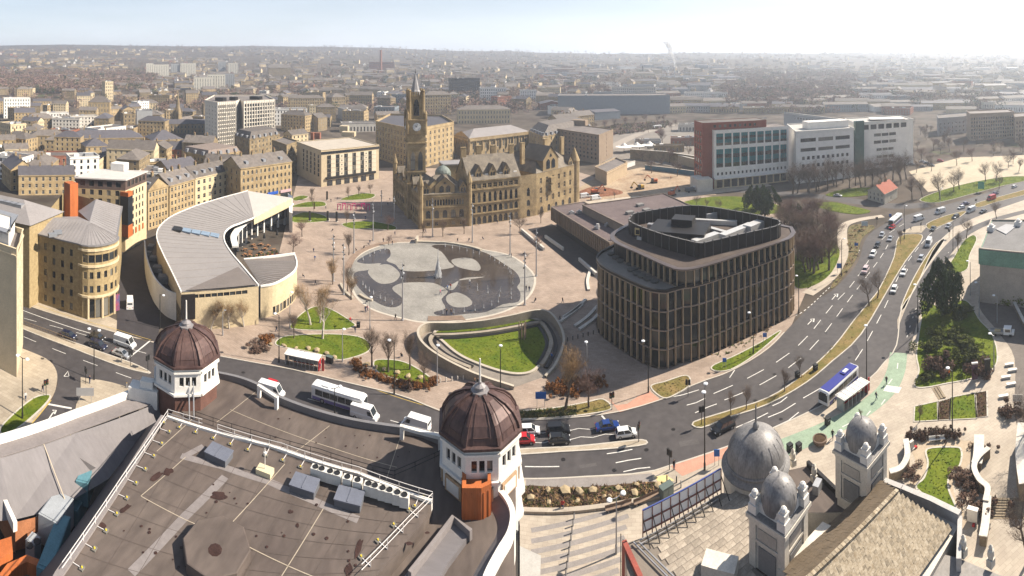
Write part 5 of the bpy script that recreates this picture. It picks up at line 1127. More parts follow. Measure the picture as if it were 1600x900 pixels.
 MB().strip([G(x,y,19.7)for x,y in[(-120,736),(0,700),(120,661),(190,636),(235,620)]],3.0,19.62,19.75).build('gutter_walk',felt2,t)
 MB().strip([G(x,y,20.6)for x,y in[(-120,716),(0,681),(120,641),(215,606)]],.7,16.0,20.6).build('white_parapet',fai,t)
 q=G(226,604,21.5);MB().box((q[0],q[1],19),(4.5,2,2.6),.4).box((q[0]+.4,q[1]+.2,21.6),(2,1.2,1),.4).build('parapet_block',fai,t)
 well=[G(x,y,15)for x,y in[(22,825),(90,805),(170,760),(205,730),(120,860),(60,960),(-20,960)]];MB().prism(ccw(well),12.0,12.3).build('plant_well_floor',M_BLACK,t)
 tq=mat('teal_duct',(.10,.22,.26),.5,.15);lg=mat('duct_grey',(.34,.36,.38),.5,.1)
 for px,py,z,d,an,m_ in((137,752,14,(1.6,5.5,3.0),.55,tq),(88,822,13,(2.6,4,3.4),.35,lg),(85,870,13.4,(1.6,7,2.8),.55,tq),(112,790,12.6,(3,3,2.0),.4,tq),(52,860,12.3,(1.3,1.3,2.4),.3,lg),(70,800,12.3,(1.6,1.6,1.7),.2,lg),(103,812,12.3,(1,2,2.6),.4,M_STEEL)):
  q=G(px,py,z+1);MB().box((q[0],q[1],z),d,an).box((q[0],q[1],z+d[2]),(d[0]*.9,d[1]*.9,.08),an).build('duct_unit',m_,t)
 q=G(54,826,14);MB().lathe([(.3,0),(.9,.5),(.9,1.2),(.5,1.5)],(q[0],q[1],12.3),10).tube((q[0],q[1],13.4),(q[0]+2,q[1]+1.6,14.2),.4,.4,8).build('fan_cowl',M_STEEL,t)
 for u in(-.45,.45):MB().lathe([(.42,0),(.42,.08),(.3,.1)],(G(52,860,14)[0]+u*.1,G(52,860,14)[1]+u*1.1,14.75),10).build('fan',M_BLACK,t)
 br=mat('orange_brick',(.36,.15,.07),.85,.2,.8)
 MB().poly([(*G(22,815,15.8),15.7),(*G(90,797,15.8),15.7),(*G(90,797,15.8),12),(*G(22,815,15.8),12)]).poly([(*G(0,762,17),17),(*G(24,818,15.8),16),(*G(24,818,15.8),8),(*G(0,762,17),8)]).build('brick_return_wall',br,t)
 MB().strip([G(x,y,17)for x,y in[(-20,740),(0,762),(12,790),(24,816)]],.5,15.9,17.0).build('white_verge',fai,t)
 MB().prism(ccw([G(x,y,16)for x,y in[(-60,860),(18,838),(20,862),(-10,880),(-60,890)]]),6,16).build('rust_box',M_CORTEN,t)
 rg=[G(x,y,16)for x,y in[(0,905),(15,885),(42,872),(70,883),(72,893)]];MB().strip(rg,.8,14,16).build('rust_ring',M_CORTEN,t);MB().prism(ccw(rg+[G(70,960,16),G(-20,960,16)]),10,14.6).build('rust_ring_floor',felt,t)
 q=G(140,728,18.5);MB().poly([(*G(116,710,18.2),18.2),(*G(150,731,17.6),17.6),(*G(137,738,16.8),16.8),(*G(120,748,16.2),16.2)]).build('duct_hood',felt2,t)
 MB().prism(ccw([G(x,y,20.6)for x,y in[(705,806),(737,830),(700,880),(640,985),(560,985),(640,890)]]),18,20.6).build('lead_roof',sheet,t)
 MB().strip([G(x,y,21.3)for x,y in[(640,893),(708,806),(736,828)]],.4,20.2,21.3).build('lead_roof_kerb',felt2,t)
 cr=smooth([G(x,y,20.8)for x,y in[(768,757),(790,780),(801,805),(797,835),(780,865),(760,905),(745,960)]],4);Lc,Rc=offset(cr,5.2)
 mb=MB();inn=Rc if math.dist(Rc[8],G(700,850,20))<math.dist(Lc[8],G(700,850,20))else Lc
 for i in range(len(cr)-1):mb.poly([(*cr[i],21.0),(*cr[i+1],21.0),(*inn[i+1],19.4),(*inn[i],19.4)])
 mb.build('curved_slope_roof',sheet,t);MB().strip(cr,.6,17,21.2).build('curved_parapet',fai,t)
 bx=ccw([G(x,y,23.4)for x,y in[(722,717),(752,717),(767,727),(767,757),(752,764),(722,764)]]);cc=(sum(p[0]for p in bx)/6,sum(p[1]for p in bx)/6)
 o=MB().prism(bx,zr-.2,22.9).build('rust_roof_box',M_CORTEN,t);ib=[lerp(p,cc,.25)for p in bx]
 mb=MB()
 for i in range(6):j=(i+1)%6;mb.prism([bx[i],bx[j],ib[j],ib[i]],22.9,23.5)
 mb.build('rust_box_rim',M_CORTEN,o)
 for i in range(6):
  a,b=bx[i],bx[(i+1)%6];n=max(2,int(math.dist(a,b)/.55))
  for k in range(n):p=lerp(a,b,(k+.5)/n);MB().box((*p,zr),(.08,.14,2.9),math.atan2(b[1]-a[1],b[0]-a[0])).build('cladding_rib',M_CORTEN,o)
 def tower(px,py,ground):
  cx,cy=G(px,py,26.4);Rr=4.95;a0=math.atan2(-cy,-cx)+math.pi/8+.05;tn=[]
  V=lambda R_,k:(cx+R_*math.cos(a0+k*math.pi/4),cy+R_*math.sin(a0+k*math.pi/4))
  o8=[V(Rr,k)for k in range(8)];mb=MB();wins=[]
  for k in range(8):facade(mb,o8[k],o8[(k+1)%8],(22.4,26.2),[(1.2,2.5,3,.62,'plain',.55)],wins,depth=.3)
  mb.build('tower_drum',fai,t);put_windows(wins,t)
  MB().strip([V(Rr+.05,k)for k in range(9)],.5,25.5,25.75).build('drum_moulding',fai,t);MB().strip([V(Rr+.05,k)for k in range(9)],.6,22.3,22.6).build('drum_moulding',fai,t)
  low=[V(Rr-.1,k)for k in range(8)];MB().prism(low,0 if ground else 15,22.4).build('tower_shaft',fai if ground else mat('dark_brick',(.13,.065,.05),.85,.2,.6),t)
  if ground:
   for z0,z1,d in((19.0,19.5,1.3),(16.2,16.6,1.0),(5.0,5.5,1.4)):MB().strip([V(Rr+.1,k)for k in range(9)],d,z0,z1).build('tower_cornice',fai,t)
   tp=mat('terracotta_panel',(.45,.30,.18),.8,.15,.8)
   for k in range(8):
    a,b=V(Rr,k),V(Rr,k+1);p=lerp(a,b,.5);an=math.atan2(b[1]-a[1],b[0]-a[0]);MB().box((*p,19.9),(2.6,.3,1.9),an).build('terracotta_panel',tp,t);MB().box((*p,20.2),(2.0,.42,1.3),an).box((*p,20.4),(1.6,.46,.9),an).build('panel_frame',fai,t)
    for s in(.25,.75):p=lerp(a,b,s);MB().box((*p,6.5),(1.2,.3,8),an).build('tall_window',M_GLASS,t)
  prof=[(Rr+.45,26.2),(Rr+.45,26.5),(Rr+.02,26.6),(Rr-.22,27.3),(Rr-.8,28.25),(Rr-1.7,29.05),(Rr-2.9,29.65),(1.0,30.0),(.95,30.15)]
  d=MB();n=8;k0=len(d.v)
  for r,z in prof:
   for k in range(n):q=V(r,k);d.v.append((*q,z))
  for j in range(len(prof)-1):
   for k in range(n):k2=(k+1)%n;d.f.append((j*n+k,j*n+k2,(j+1)*n+k2,(j+1)*n+k));d.m.append(0)
  dome=d.build('dome',M_COPPER,t)
  for k in range(8):
   r=MB()
   for(r0,z0),(r1,z1)in zip(prof[2:-1],prof[3:-1]):r.bar((*V(r0+.06,k),z0+.03),(*V(r1+.06,k),z1+.03),.34,.22)
   r.build('dome_rib',M_COPPER,dome)
   for s in(.22,.78):
    r=MB()
    for(r0,z0),(r1,z1)in zip(prof[2:-2],prof[3:-2]):r.bar((*lerp(V(r0,k),V(r0,k+1),s),z0+.04),(*lerp(V(r1,k),V(r1,k+1),s),z1+.04),.10,.1)
    r.build('panel_seam',M_COPPER,dome)
   MB().bar((*lerp(V(prof[3][0],k),V(prof[3][0],k+1),.2),prof[3][1]),(*lerp(V(prof[3][0],k),V(prof[3][0],k+1),.8),prof[3][1]),.1,.1).build('panel_seam',M_COPPER,dome)
  MB().lathe([(1.15,29.9),(1.15,30.15),(.7,30.2),(.62,30.5),(.75,30.6),(.22,30.9),(.2,31.1)],(cx,cy,0),8).build('lantern',mat('lantern_lead',(.27,.25,.25),.5,.1,metal=.3),dome)
  MB().tube((cx,cy,31),(cx,cy,33.9),.13,.1,8).build('flagpole',fai,t)
  return cx,cy
 tower(291,546,False);tower(750,656,True)
 for px in(296,303):MB().tube((*G(px,655,20),20),(*G(px-1,612,22.5),24.5),.1).build('cable_riser',M_STEEL,t)
 MB().prism(ccw([G(x,y,6)for x,y in[(806,850),(845,868),(842,960),(800,960)]]),5.6,6.0).build('entrance_canopy',mat('canopy_grey',(.42,.40,.37),.7,.1),t)
theatre()
# -- WHITE DOMED THEATRE (bottom right)
def alhambra():
 t=thing('white_domed_theatre','ornate white theatre with three grey lead domes and stone tiled roof','theatre',(*G(1230,830,8),0));L=Vector(t.location)
 lead=mat('dome_lead',(.15,.145,.145),.5,.3,.5,.2,metal=.1,col2=(.29,.275,.265),stretch=(1,1,.3));cream=mat('cream_stucco',(.60,.55,.47),.75,.12,.5)
 zf=10.0
 fl=[G(x,y,zf)for x,y in[(975,850),(1010,838),(1128,770),(1165,775),(1240,790),(1240,985),(990,985)]]
 MB().prism(ccw(fl),0,zf-.1).build('front_block_wall',cream,t)
 MB().sheet(ccw(fl),zf).build('front_block_roof',mat('roof_substrate',(.2,.17,.14),.9,.1),t)
 sl=MB().box((0,0,0),(1,1,.06)).mesh('roof_slab',mat('mossy_slab',(.27,.225,.18),.9,.2,.5,.3,col2=(.40,.345,.28),obj_var=.18));o0=G(1010,842,zf);o1=G(1120,778,zf);an=math.atan2(o1[1]-o0[1],o1[0]-o0[0]);ux,uy=math.cos(an),math.sin(an)
 R=random.Random(3);k=0
 for i in range(0,14):
  for j in range(0,18):
   x=o0[0]+ux*(.8+i*1.25+(j%2)*.5)+uy*(1.2+j*.9);y=o0[1]+uy*(.8+i*1.25+(j%2)*.5)-ux*(1.2+j*.9)
   th=math.atan2(x,y)*FPX+CXP;yy=YH+(CAMH-zf)/math.hypot(x,y)*FPX
   if 1010<th<1172 and yy<915 and th>1012+(yy-842)*.45:link('roof_slab',sl,t,(x-L.x,y-L.y,zf+.02+R.uniform(0,.012)),an+R.uniform(-.01,.01),(1.22,.87,1))
 for d in(0,.5):MB().strip([(o0[0]-ux*1+uy*d,o0[1]-uy*1-ux*d),(o1[0]+uy*d,o1[1]-ux*d)],.12,zf+.2,zf+.32).build('roof_pipe',M_STEEL,t)
 e0=G(982,850,zf);e1=G(1035,905,zf)
 for d in(.6,1.3):MB().strip([(e0[0]+d,e0[1]-d*.3),(e1[0]+d,e1[1]-d*.3)],.14,zf+.2,zf+.34).build('roof_pipe',M_STEEL,t)
 MB().strip([G(975,850,zf),G(1000,905,zf),G(1010,985,zf)],.6,zf-6,zf+.5).build('red_edge',mat('red_fascia',(.28,.07,.05),.7,.2,.6),t)
 for k in range(9):
  p=lerp(G(970,856,zf-2),G(1000,935,zf-2),k/8);MB().bar((*p,zf-7),(*p,zf-.2),.09).build('iron_bar',M_DARK,t)
 b=thing('billboard','long white billboard seen from behind on braced steel frame at the roof edge','billboard',(*o0,zf));a,c=G(1004,838,zf),G(1126,769,zf);hgt=3.4
 n=9
 for i in range(n):p,q=lerp(a,c,i/n),lerp(a,c,(i+.97)/n);MB().poly([(*p,zf+.5),(*q,zf+.5),(*q,zf+hgt),(*p,zf+hgt)]).poly([(p[0],p[1]+.06,zf+hgt),(q[0],q[1]+.06,zf+hgt),(q[0],q[1]+.06,zf+.5),(p[0],p[1]+.06,zf+.5)]).build('panel',mat_mist('billboard_fabric'),b)
 rs=mat('rust_red_steel',(.20,.075,.06),.7,.1)
 for z in(zf+.55,zf+1.9,zf+hgt):MB().bar((a[0]-.05,a[1]-.12,z),(c[0]-.05,c[1]-.12,z),.13).build('rail',rs if z<zf+3 else mat('blue_trim',(.05,.08,.28),.6,0),b)
 for i in range(n+1):
  p=lerp(a,c,i/n);MB().bar((p[0],p[1]-.14,zf),(p[0],p[1]-.14,zf+hgt),.12).build('post',rs,b);MB().bar((p[0],p[1]-.15,zf+2.4),(p[0]+uy*2.0,p[1]-ux*2.0,zf+.1),.1).build('brace',M_DARK,b)
 cx,cy=G(1181,711,12.2);Rr=4.3
 MB().lathe([(Rr+.45,4),(Rr+.45,10.8),(Rr+.7,11.0)],(cx,cy,0),28).build('dome_drum',cream,t)
 dome=MB().lathe([(Rr+.75,10.9),(Rr+.8,11.1),(Rr+.15,11.3),(Rr+.06,11.8),(Rr,12.1),(Rr-.13,13.1),(Rr-.55,14.15),(Rr-1.25,15.05),(Rr-2.15,15.7),(Rr-3.2,16.1),(.15,16.22)],(cx,cy,0),36).build('big_dome',lead,t,smooth=True)
 MB().lathe([(Rr+.2,11.7),(Rr+.24,11.9),(Rr+.12,12.05)],(cx,cy,0),36).build('dome_band',lead,dome)
 for k in range(18):
  a=k*math.pi/9;MB().bar((cx+(Rr-.13)*math.cos(a),cy+(Rr-.13)*math.sin(a),13.1),(cx+(Rr-.55)*math.cos(a),cy+(Rr-.55)*math.sin(a),14.15),.06,.06).bar((cx+(Rr-.55)*math.cos(a),cy+(Rr-.55)*math.sin(a),14.15),(cx+(Rr-1.22)*math.cos(a),cy+(Rr-1.22)*math.sin(a),15.05),.06,.06).build('lead_roll',lead,dome)
 MB().lathe([(.5,16.4),(.42,16.8),(.16,17.1),(.12,19.3),(.02,19.8)],(cx,cy,0),8).build('spike',lead,t)
 tr=[G(x,y,8.5)for x,y in[(1232,735),(1262,728),(1310,775),(1330,800),(1240,800)]];MB().prism(ccw(tr),0,8.5).build('terrace_block',cream,t);MB().sheet(ccw(tr),8.52).build('terrace_roof',felt,t);MB().strip(tr[1:4],.5,8.5,9.3).build('terrace_parapet',M_DARK,t)
 urn=MB().box((0,0,0),(.8,.8,.9)).lathe([(.3,.9),(.45,1.4),(.4,1.9),(.2,2.1),(.3,2.3),(.05,2.6)],(0,0,0),10).mesh('urn',cream)
 for px,py in((1239,727),(1272,752)):p=G(px,py,8.5);link('urn',urn,t,(p[0]-L.x,p[1]-L.y,8.5))
 p=G(1277,762,9);MB().box((*p,8.5),(1.6,.9,1.3),.6).build('roof_unit',M_STEEL,t)
 def tower(px,py,Lc,Fc,Rc):
  zc=16.2;A,B,C_=G(*Lc,zc),G(*Fc,zc),G(*Rc,zc);ab=Vector(A)-Vector(B);cb=Vector(C_)-Vector(B);s=(ab.length+cb.length)/2
  cx,cy=G(px,py,17.6);an=math.atan2(-ab.y,-ab.x)
  ca,sa=math.cos(an),math.sin(an);Q=lambda u,v:(cx+u*ca-v*sa,cy+u*sa+v*ca);s=min(s,6.6)
  MB().box((cx,cy,0),(s*.84,s*.84,15.4),an).build('tower_wall',cream,t)
  for z,d,hh in((15.3,s*.92,.5),(15.8,s*1.02,.45),(13.2,s*.9,.3),(9.6,s*.9,.4)):MB().box((cx,cy,z),(d,d,hh),an).build('tower_cornice',cream if z>14 else cream,t)
  MB().box((cx,cy,16.25),(s*.98,s*.98,.12),an).build('tower_roof_lead',lead,t)
  MB().box((cx,cy,16.37),(s*.70,s*.70,1.1),an).build('dome_plinth',fai,t)
  for u in(-1,1):
   for v in(-1,1):
    x,y=Q(u*s*.37,v*s*.37);f=MB().box((x,y,16.37),(1.15,1.15,1.0),an).box((x,y,17.37),(.85,.85,.7),an).box((x,y,18.07),(1.0,1.0,.2),an).lathe([(.42,18.27),(.46,18.5),(.3,18.8),(.05,18.95)],(x,y,0),8).build('corner_finial',fai,t)
    MB().box((x,y,9.9),(.95,.95,5.4),an).build('tower_pilaster',cream,t)
  for k in range(4):
   b=an+k*math.pi/2;nx,ny=math.sin(b),-math.cos(b);MB().box((cx+nx*s*.425,cy+ny*s*.425,13.6),(s*.46,.12,1.3),b).build('frieze_panel',mat('dull_cream_panel',(.42,.38,.33),.8,.1),t);MB().box((cx+nx*s*.43,cy+ny*s*.43,10.2),(s*.44,.16,2.6),b).build('louvre_panel',mat('louvre_grey',(.20,.195,.19),.7,.1),t)  # frieze panels are a duller cream than the tower walls
  d=MB().lathe([(2.1,16.6),(2.22,17.2),(2.24,17.8),(2.1,18.6),(1.75,19.25),(1.2,19.75),(.5,20.05),(.08,20.12)],(cx,cy,0),24).build('small_dome',lead,t,smooth=True)
  for k in range(12):
   a=k*math.pi/6;MB().bar((cx+2.25*math.cos(a),cy+2.25*math.sin(a),17.4),(cx+2.12*math.cos(a),cy+2.12*math.sin(a),18.6),.05).bar((cx+2.12*math.cos(a),cy+2.12*math.sin(a),18.6),(cx+1.2*math.cos(a),cy+1.2*math.sin(a),19.77),.05).build('lead_roll',lead,d)
  MB().tube((cx,cy,20),(cx,cy,20.8),.05,.03).build('spike',lead,d)
 tower(1217,776,(1156,807),(1215,847),(1277,803));tower(1346,682,(1293,704),(1349,735),(1397,702))
 r0,r1=(*G(1402,767,15.0),15.0),(*G(1240,925,15.0),15.0);e0=(*G(1488,824,10.2),10.2);l0=(*G(1374,748,11.5),11.5);e1,l1=tuple(r1[i]+e0[i]-r0[i]for i in range(3)),tuple(r1[i]+l0[i]-r0[i]for i in range(3))
 tm=mat('stone_tile',(.25,.19,.12),.85,.3,1.6,.2,col2=(.46,.39,.29),obj_var=.3);dk=mat('shaded_slope_tile',(.10,.075,.05),.9,.2,.6,.2,obj_var=.3)  # second tile: shade of the slope facing away from the sun, put into its colour
 MB().poly([r0,r1,e1,e0][::-1]).poly([r0,l0,l1,r1][::-1]).poly([r0,e0,l0]).build('roof_underlay',M_DARK,t)
 wallp=ccw([G(x,y,10)for x,y in[(1374,750),(1409,765),(1502,812),(1400,985),(1195,985),(1195,910)]]);MB().prism(wallp,0,9.8).build('auditorium_wall',cream,t)
 def tiles(a,b,c,d,rows_,cols,m_,keep):
  nrm=(Vector(b)-Vector(a)).cross(Vector(d)-Vector(a)).normalized();nrm=nrm if nrm.z>0 else-nrm;N=0;mb=MB()
  ex=(Vector(b)-Vector(a));wd=ex.length/cols;hd_=(Vector(d)-Vector(a)).length/rows_;ex.normalize();ey=(Vector(a)-Vector(d)).normalized();ex=ex if ex.cross(ey).dot(nrm)>0 else-ex
  ey=(ey-ex*ey.dot(ex)).normalized();M=Matrix((ex,ey,nrm)).transposed().to_4x4();me=MB().box((0,0,0),(.97,1.25,.05)).mesh('roof_tile',m_);rot=M.to_euler()
  for i in range(rows_):
   for j in range(cols):
    u,v=(j+.5+(i%2)*.5)/cols,(i+.5)/rows_
    if u>1:continue
    p=lerp(lerp(a,b,u),lerp(d,c,u),v);q=Vector(p)+nrm*(.03+R.uniform(0,.03));th=math.atan2(p[0],p[1])*FPX+CXP;yy=YH+(CAMH-p[2])/math.hypot(p[0],p[1])*FPX
    if yy>915:continue
    if N<keep and(i+j)%2==0:o=link('roof_tile',me,t,(q-L),0,(wd,hd_,1));o.rotation_euler=rot;N+=1
    else:
     k=len(mb.v);s=Matrix.Translation(q)@M
     for vv in me.vertices:mb.v.append(tuple(s@Vector((vv.co.x*wd,vv.co.y*hd_,vv.co.z))))
     for pl in me.polygons:mb.f.append(tuple(k+x for x in pl.vertices));mb.m.append(0)
  if mb.f:setp(mb.build('roof_tile_field',m_,t),kind='stuff')
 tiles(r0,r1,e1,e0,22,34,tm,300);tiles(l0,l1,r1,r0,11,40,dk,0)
 for k in range(34):p,q=lerp(r0,r1,k/34),lerp(r0,r1,(k+.9)/34);MB().bar((p[0],p[1],p[2]+.1),(q[0],q[1],q[2]+.1),.5,.25).build('ridge_tile',tm,t)
 MB().strip([G(x,y,11.4)for x,y in[(1372,745),(1409,760)]],.8,9,11.4).strip([G(x,y,11)for x,y in[(1409,762),(1455,781),(1500,803)]],.8,9,11.2).strip([G(x,y,11)for x,y in[(1500,803),(1498,870)]],.6,4,10.8).build('parapet',mat('lead_capped_parapet',(.42,.40,.38),.7,.1),t)
 MB().prism(ccw([G(x,y,9.2)for x,y in[(1460,862),(1498,872),(1580,905),(1600,985),(1400,985),(1320,905),(1350,870),(1400,912)]]),0,9.2).build('rear_flat_roof',mat('rear_felt',(.27,.25,.23),.85,.15,.3),t)
 for px,py in((1505,868),(1548,884)):p=G(px,py,9.2);link('urn',urn,t,(p[0]-L.x,p[1]-L.y,9.2))
 p=G(1125,895,zf);MB().box((*p,zf),(2.2,4,1.4),.9).build('roof_box',cream,t)
 MB().prism(ccw([G(x,y,12)for x,y in[(1215,890),(1285,815),(1300,822),(1240,895)]]),9.8,12).build('parapet_ledge',cream,t)
alhambra()
# -- TREES (bare, early spring)
M_BARK=mat('bark',(.12,.09,.07),.95,.2,2);M_TWIG=mat('bare_twigs',(.17,.12,.09),.95,.25,.2,0,obj_var=.25,spec=.1);M_BIRCH=mat('birch_bark',(.45,.40,.34),.9,.3,2)
M_TWIGW=mat('ochre_twigs',(.28,.18,.09),.95,.25,.2,0,obj_var=.2,spec=.1);M_TWIGP=mat('purple_twigs',(.19,.12,.10),.95,.25,.2,0,obj_var=.2,spec=.1)
def bare_tree(seed,spread=.42,up=.35,narrow=False,bark=None,twig=None,dens=1.0):
 R=random.Random(seed);tb,cb=MB(),MB()
 def limb(p,d,L,r,lev):
  n=3 if lev<3 else 2;q=Vector(p)
  for i in range(n):
   d2=(d+Vector((R.uniform(-1,1),R.uniform(-1,1),R.uniform(-.2,.5)))*.16).normalized();e=q+d2*L/n;r2=r*(.82 if lev==0 else.72)
   tb.tube(q,e,r,r2,6 if lev==0 else(4 if lev<2 else 3),cap=False);q,r,d=e,r2,d2
   if lev<3 and not(lev==0 and i==0):
    for _ in range(R.choice((1,2))if lev else 3):
     a=R.uniform(0,6.283);side=Vector((math.cos(a),math.sin(a),0));nd=(d*(.62 if narrow else.5)+side*(.62 if narrow else.85)+Vector((0,0,up))).normalized();limb(q,nd,L*R.uniform(.48,.68),r*.62,lev+1)
   if lev>=2:twigs(q,d,L)
  if lev<3:limb(q,(d+Vector((R.uniform(-.3,.3),R.uniform(-.3,.3),.2))).normalized(),L*.6,r*.8,lev+1)
 def twigs(q,d,L):
  for _ in range(max(1,int(2.7*dens+R.random()))):
   v=(d*.7+Vector((R.uniform(-1,1),R.uniform(-1,1),R.uniform(-.3,.9)))).normalized();l=R.uniform(.5,1.2);w=R.uniform(.010,.019);s=v.cross(Vector((R.uniform(-1,1),R.uniform(-1,1),R.uniform(-1,1)))).normalized()*w
   a=Vector(q)+Vector((R.uniform(-.3,.3),R.uniform(-.3,.3),R.uniform(-.3,.3)));cb.poly([a-s,a+s,a+v*l+s*.4,a+v*l-s*.4])
 limb((0,0,0),Vector((0,0,1)),4.3,.26,0)
 zs=max(v[2]for v in tb.v+cb.v);k=10/zs
 for b in(tb,cb):b.v=[tuple(c*k for c in v)for v in b.v]
 return tb.mesh('trunk',bark or M_BARK),cb.mesh('crown',twig or M_TWIG)
TREES={'broad':[bare_tree(s)for s in(1,2,3,4)],'narrow':[bare_tree(s,.35,.6,True)for s in(11,12,13)],'birch':[bare_tree(s,.3,.5,True,M_BIRCH,M_TWIGW,.8)for s in(21,22)],'ochre':[bare_tree(s,.5,.5,True,M_BARK,M_TWIGW,1.5)for s in(31,32)],'plum':[bare_tree(41,twig=M_TWIGP,dens=1.3)]}
def tree(kind,px,py,h,label,group=None,wide=1.0,rz=None,z=None):
 R=random.Random(px*7+py);tm,cm=R.choice(TREES[kind]);x,y=G(px,py);t=thing('bare_tree',label,'tree',(x,y,.1 if z is None else z),R.uniform(0,6.28),group);s=h/10
 for nm,me in(('trunk',tm),('crown',cm)):link(nm,me,t,(0,0,0),0,(s*wide,s*wide,s))
 return t
TL=[('ochre',520,445,9,'bare ochre twigged tree beside the left pool edge'),('narrow',543,458,9,'slim bare tree in front of the pool left edge'),('ochre',549,469,8,'small ochre tree at the low walls left of the pool'),('narrow',545,399,9,'slim bare tree left of the curved boardwalk'),('plum',606,360,7,'round reddish bare tree before the shaded side of the town hall'),('plum',607,383,4,'small dark bare tree behind the boardwalk'),('narrow',692,370,8,'young bare tree before the town hall left gable'),('narrow',725,366,7,'thin young tree before the town hall main wing'),('narrow',661,372,7,'thin young tree at the town hall corner'),('broad',813,367,9,'spreading bare tree before the town hall right wing'),('narrow',845,349,7,'thin young tree beside the brown panelled building'),('plum',458,398,9,'dark bushy bare tree beside the restaurant terrace'),('plum',472,370,8,'dark bare tree right of the white colonnade'),('plum',838,395,7,'purple twigged tree over the dark basin'),('birch',504,530,13,'tall birch between the two plaza lawns'),('birch',485,508,12,'tall birch on the grass mound'),('birch',500,505,11,'second birch on the grass mound behind the tallest'),('narrow',459,529,7,'small bare tree left of the near plaza lawn'),('birch',329,518,9,'leftmost birch before the restaurant stone wall'),('birch',339,514,9,'second birch before the restaurant stone wall'),('birch',358,514,9,'third birch before the restaurant stone wall'),('birch',381,511,9,'rightmost birch before the restaurant stone wall'),('ochre',309,515,5,'low ochre shrub like tree before the restaurant corner'),('narrow',581,574,10,'bare tree on the hedged lawn nearest the pool path'),('narrow',607,582,10,'bare tree in the middle of the hedged lawn'),('narrow',640,578,9,'bare tree near the curved wall on the hedged lawn'),('broad',662,600,8,'dark bare tree at the right tip of the hedged lawn'),('ochre',883,641,13,'large copper brown beech tree on the verge before the finned office'),('plum',920,637,9,'smaller purple brown tree right of the copper beech'),('narrow',487,313,7,'small bare tree on the middle square lawn'),('broad',489,322,6,'bare tree at the edge of the square lawn'),('broad',544,310,7,'bare tree before the cream hotel'),('narrow',560,306,6,'thin bare tree right of the hotel canopy'),('broad',579,302,6,'bare tree right of the cream hotel'),('narrow',541,352,7,'bare tree between pink frames and pool'),('broad',1358,478,10,'bare tree standing on the central reservation'),('broad',1371,466,9,'second bare tree behind the first on the central reservation'),('narrow',1407,381,6,'small bare tree at the far end of the central reservation'),('broad',1510,373,9,'bare tree on the museum lawn'),('narrow',1497,393,8,'thin bare tree on the museum lawn edge'),('broad',1577,432,14,'large bare tree before the museum wall'),('ochre',1590,462,13,'pale ochre tree at the right edge'),('broad',1557,342,9,'bare tree beside the cycle track behind the museum'),('narrow',1437,660,3.5,'thin staked sapling on the small lawn bed'),('narrow',1344,655,2,'tiny shrub sapling by the shelter'),('narrow',1142,648,5,'staked sapling on the near end of the reservation'),('narrow',1166,640,5,'second staked sapling on the reservation'),('narrow',1226,612,5,'sapling before the litter bins on the reservation'),('narrow',1249,588,5,'sapling behind the litter bins on the reservation')]
for k,px,py,h,lab in TL:tree(k,px,py,h,lab)
ORD='first second third fourth fifth sixth seventh eighth ninth tenth eleventh twelfth thirteenth fourteenth fifteenth sixteenth seventeenth eighteenth nineteenth twentieth twenty-first twenty-second'.split()
R=random.Random(99)
for i in range(44):
 px,py=R.uniform(1222,1305),R.uniform(340,430)
 if px<1245 and py>395:continue
 tree('plum' if i%3==0 else 'broad',int(px),int(py),R.uniform(10,15),'tall bare tree in the dark park behind the finned office','park trees behind the finned office',1.15)
for i in range(22):tree('broad',int(1240+i*8.6+R.uniform(-5,5)),int(302-i*.9+R.uniform(-7,6)),R.uniform(14,20),ORD[i]+' bare tree from the left in the row before the white college','trees before the white college')
for i,(px,py,h)in enumerate([(1425,312,14),(1441,309,12),(1469,312,16),(1499,296,13),(1490,300,12),(1540,284,13),(1557,283,13),(1561,296,9),(1576,262,11),(1592,268,10),(1432,270,10),(1405,262,9),(1455,268,9)]):tree('broad',px,py,h,'bare tree beyond the junction on the bright right side','bare trees beyond the junction')
for px,py,h in((1088,322,6),(1105,325,5),(1123,330,6),(1018,271,11),(1058,276,11),(1035,263,8),(905,312,5),(960,311,4)):tree('broad',px,py,h,'small bare tree around the building site','trees around the building site')
def leafy(seed,n,size,cone=0.0,col=None,name='leaf',lumps=9):
 R=random.Random(seed);mb=MB();C=[(Vector((R.gauss(0,.5),R.gauss(0,.5),R.uniform(.1,.8))),R.uniform(.22,.42))for _ in range(lumps)]
 for _ in range(n):
  c,r=R.choice(C);v=Vector((R.gauss(0,1),R.gauss(0,1),R.gauss(0,1))).normalized()*r*R.uniform(.6,1.0);p=c+v
  if cone:k=max(.1,1-cone*p.z);p.x*=k;p.y*=k
  if p.z<.02:p.z=R.uniform(0,.15)
  a=Vector((R.uniform(-1,1),R.uniform(-1,1),R.uniform(-1,1))).normalized()*size;b=a.cross(v).normalized()*size*.6;mb.poly([p-a,p+b,p+a,p-b])
 return mb.mesh(name,col)
M_EVER=mat('dark_evergreen',(.022,.04,.014),.9,.3,.8,0,col2=(.05,.075,.022),spec=.1);M_YEL=mat('yellow_green_shrub',(.11,.13,.02),.9,.3,1,0,spec=.1);M_HEDGE=mat('copper_hedge',(.20,.085,.03),.95,.3,1,0,spec=.1);M_PURP=mat('brown_purple_shrub',(.12,.075,.055),.95,.3,1,0,spec=.1);M_OLIVE=mat('olive_shrub',(.075,.085,.025),.95,.3,1,0,spec=.1)
PINE=leafy(3,5200,.055,.55,M_EVER,'crown',26)
SH={m.name:[leafy(60+i,1500,.085,0,m,'foliage',14)for i in range(2)]for m in(M_YEL,M_HEDGE,M_PURP,M_OLIVE,M_EVER)}
TRK=MB().tube((0,0,0),(0,0,.6),.035,.02,7).mesh('trunk',M_BARK)
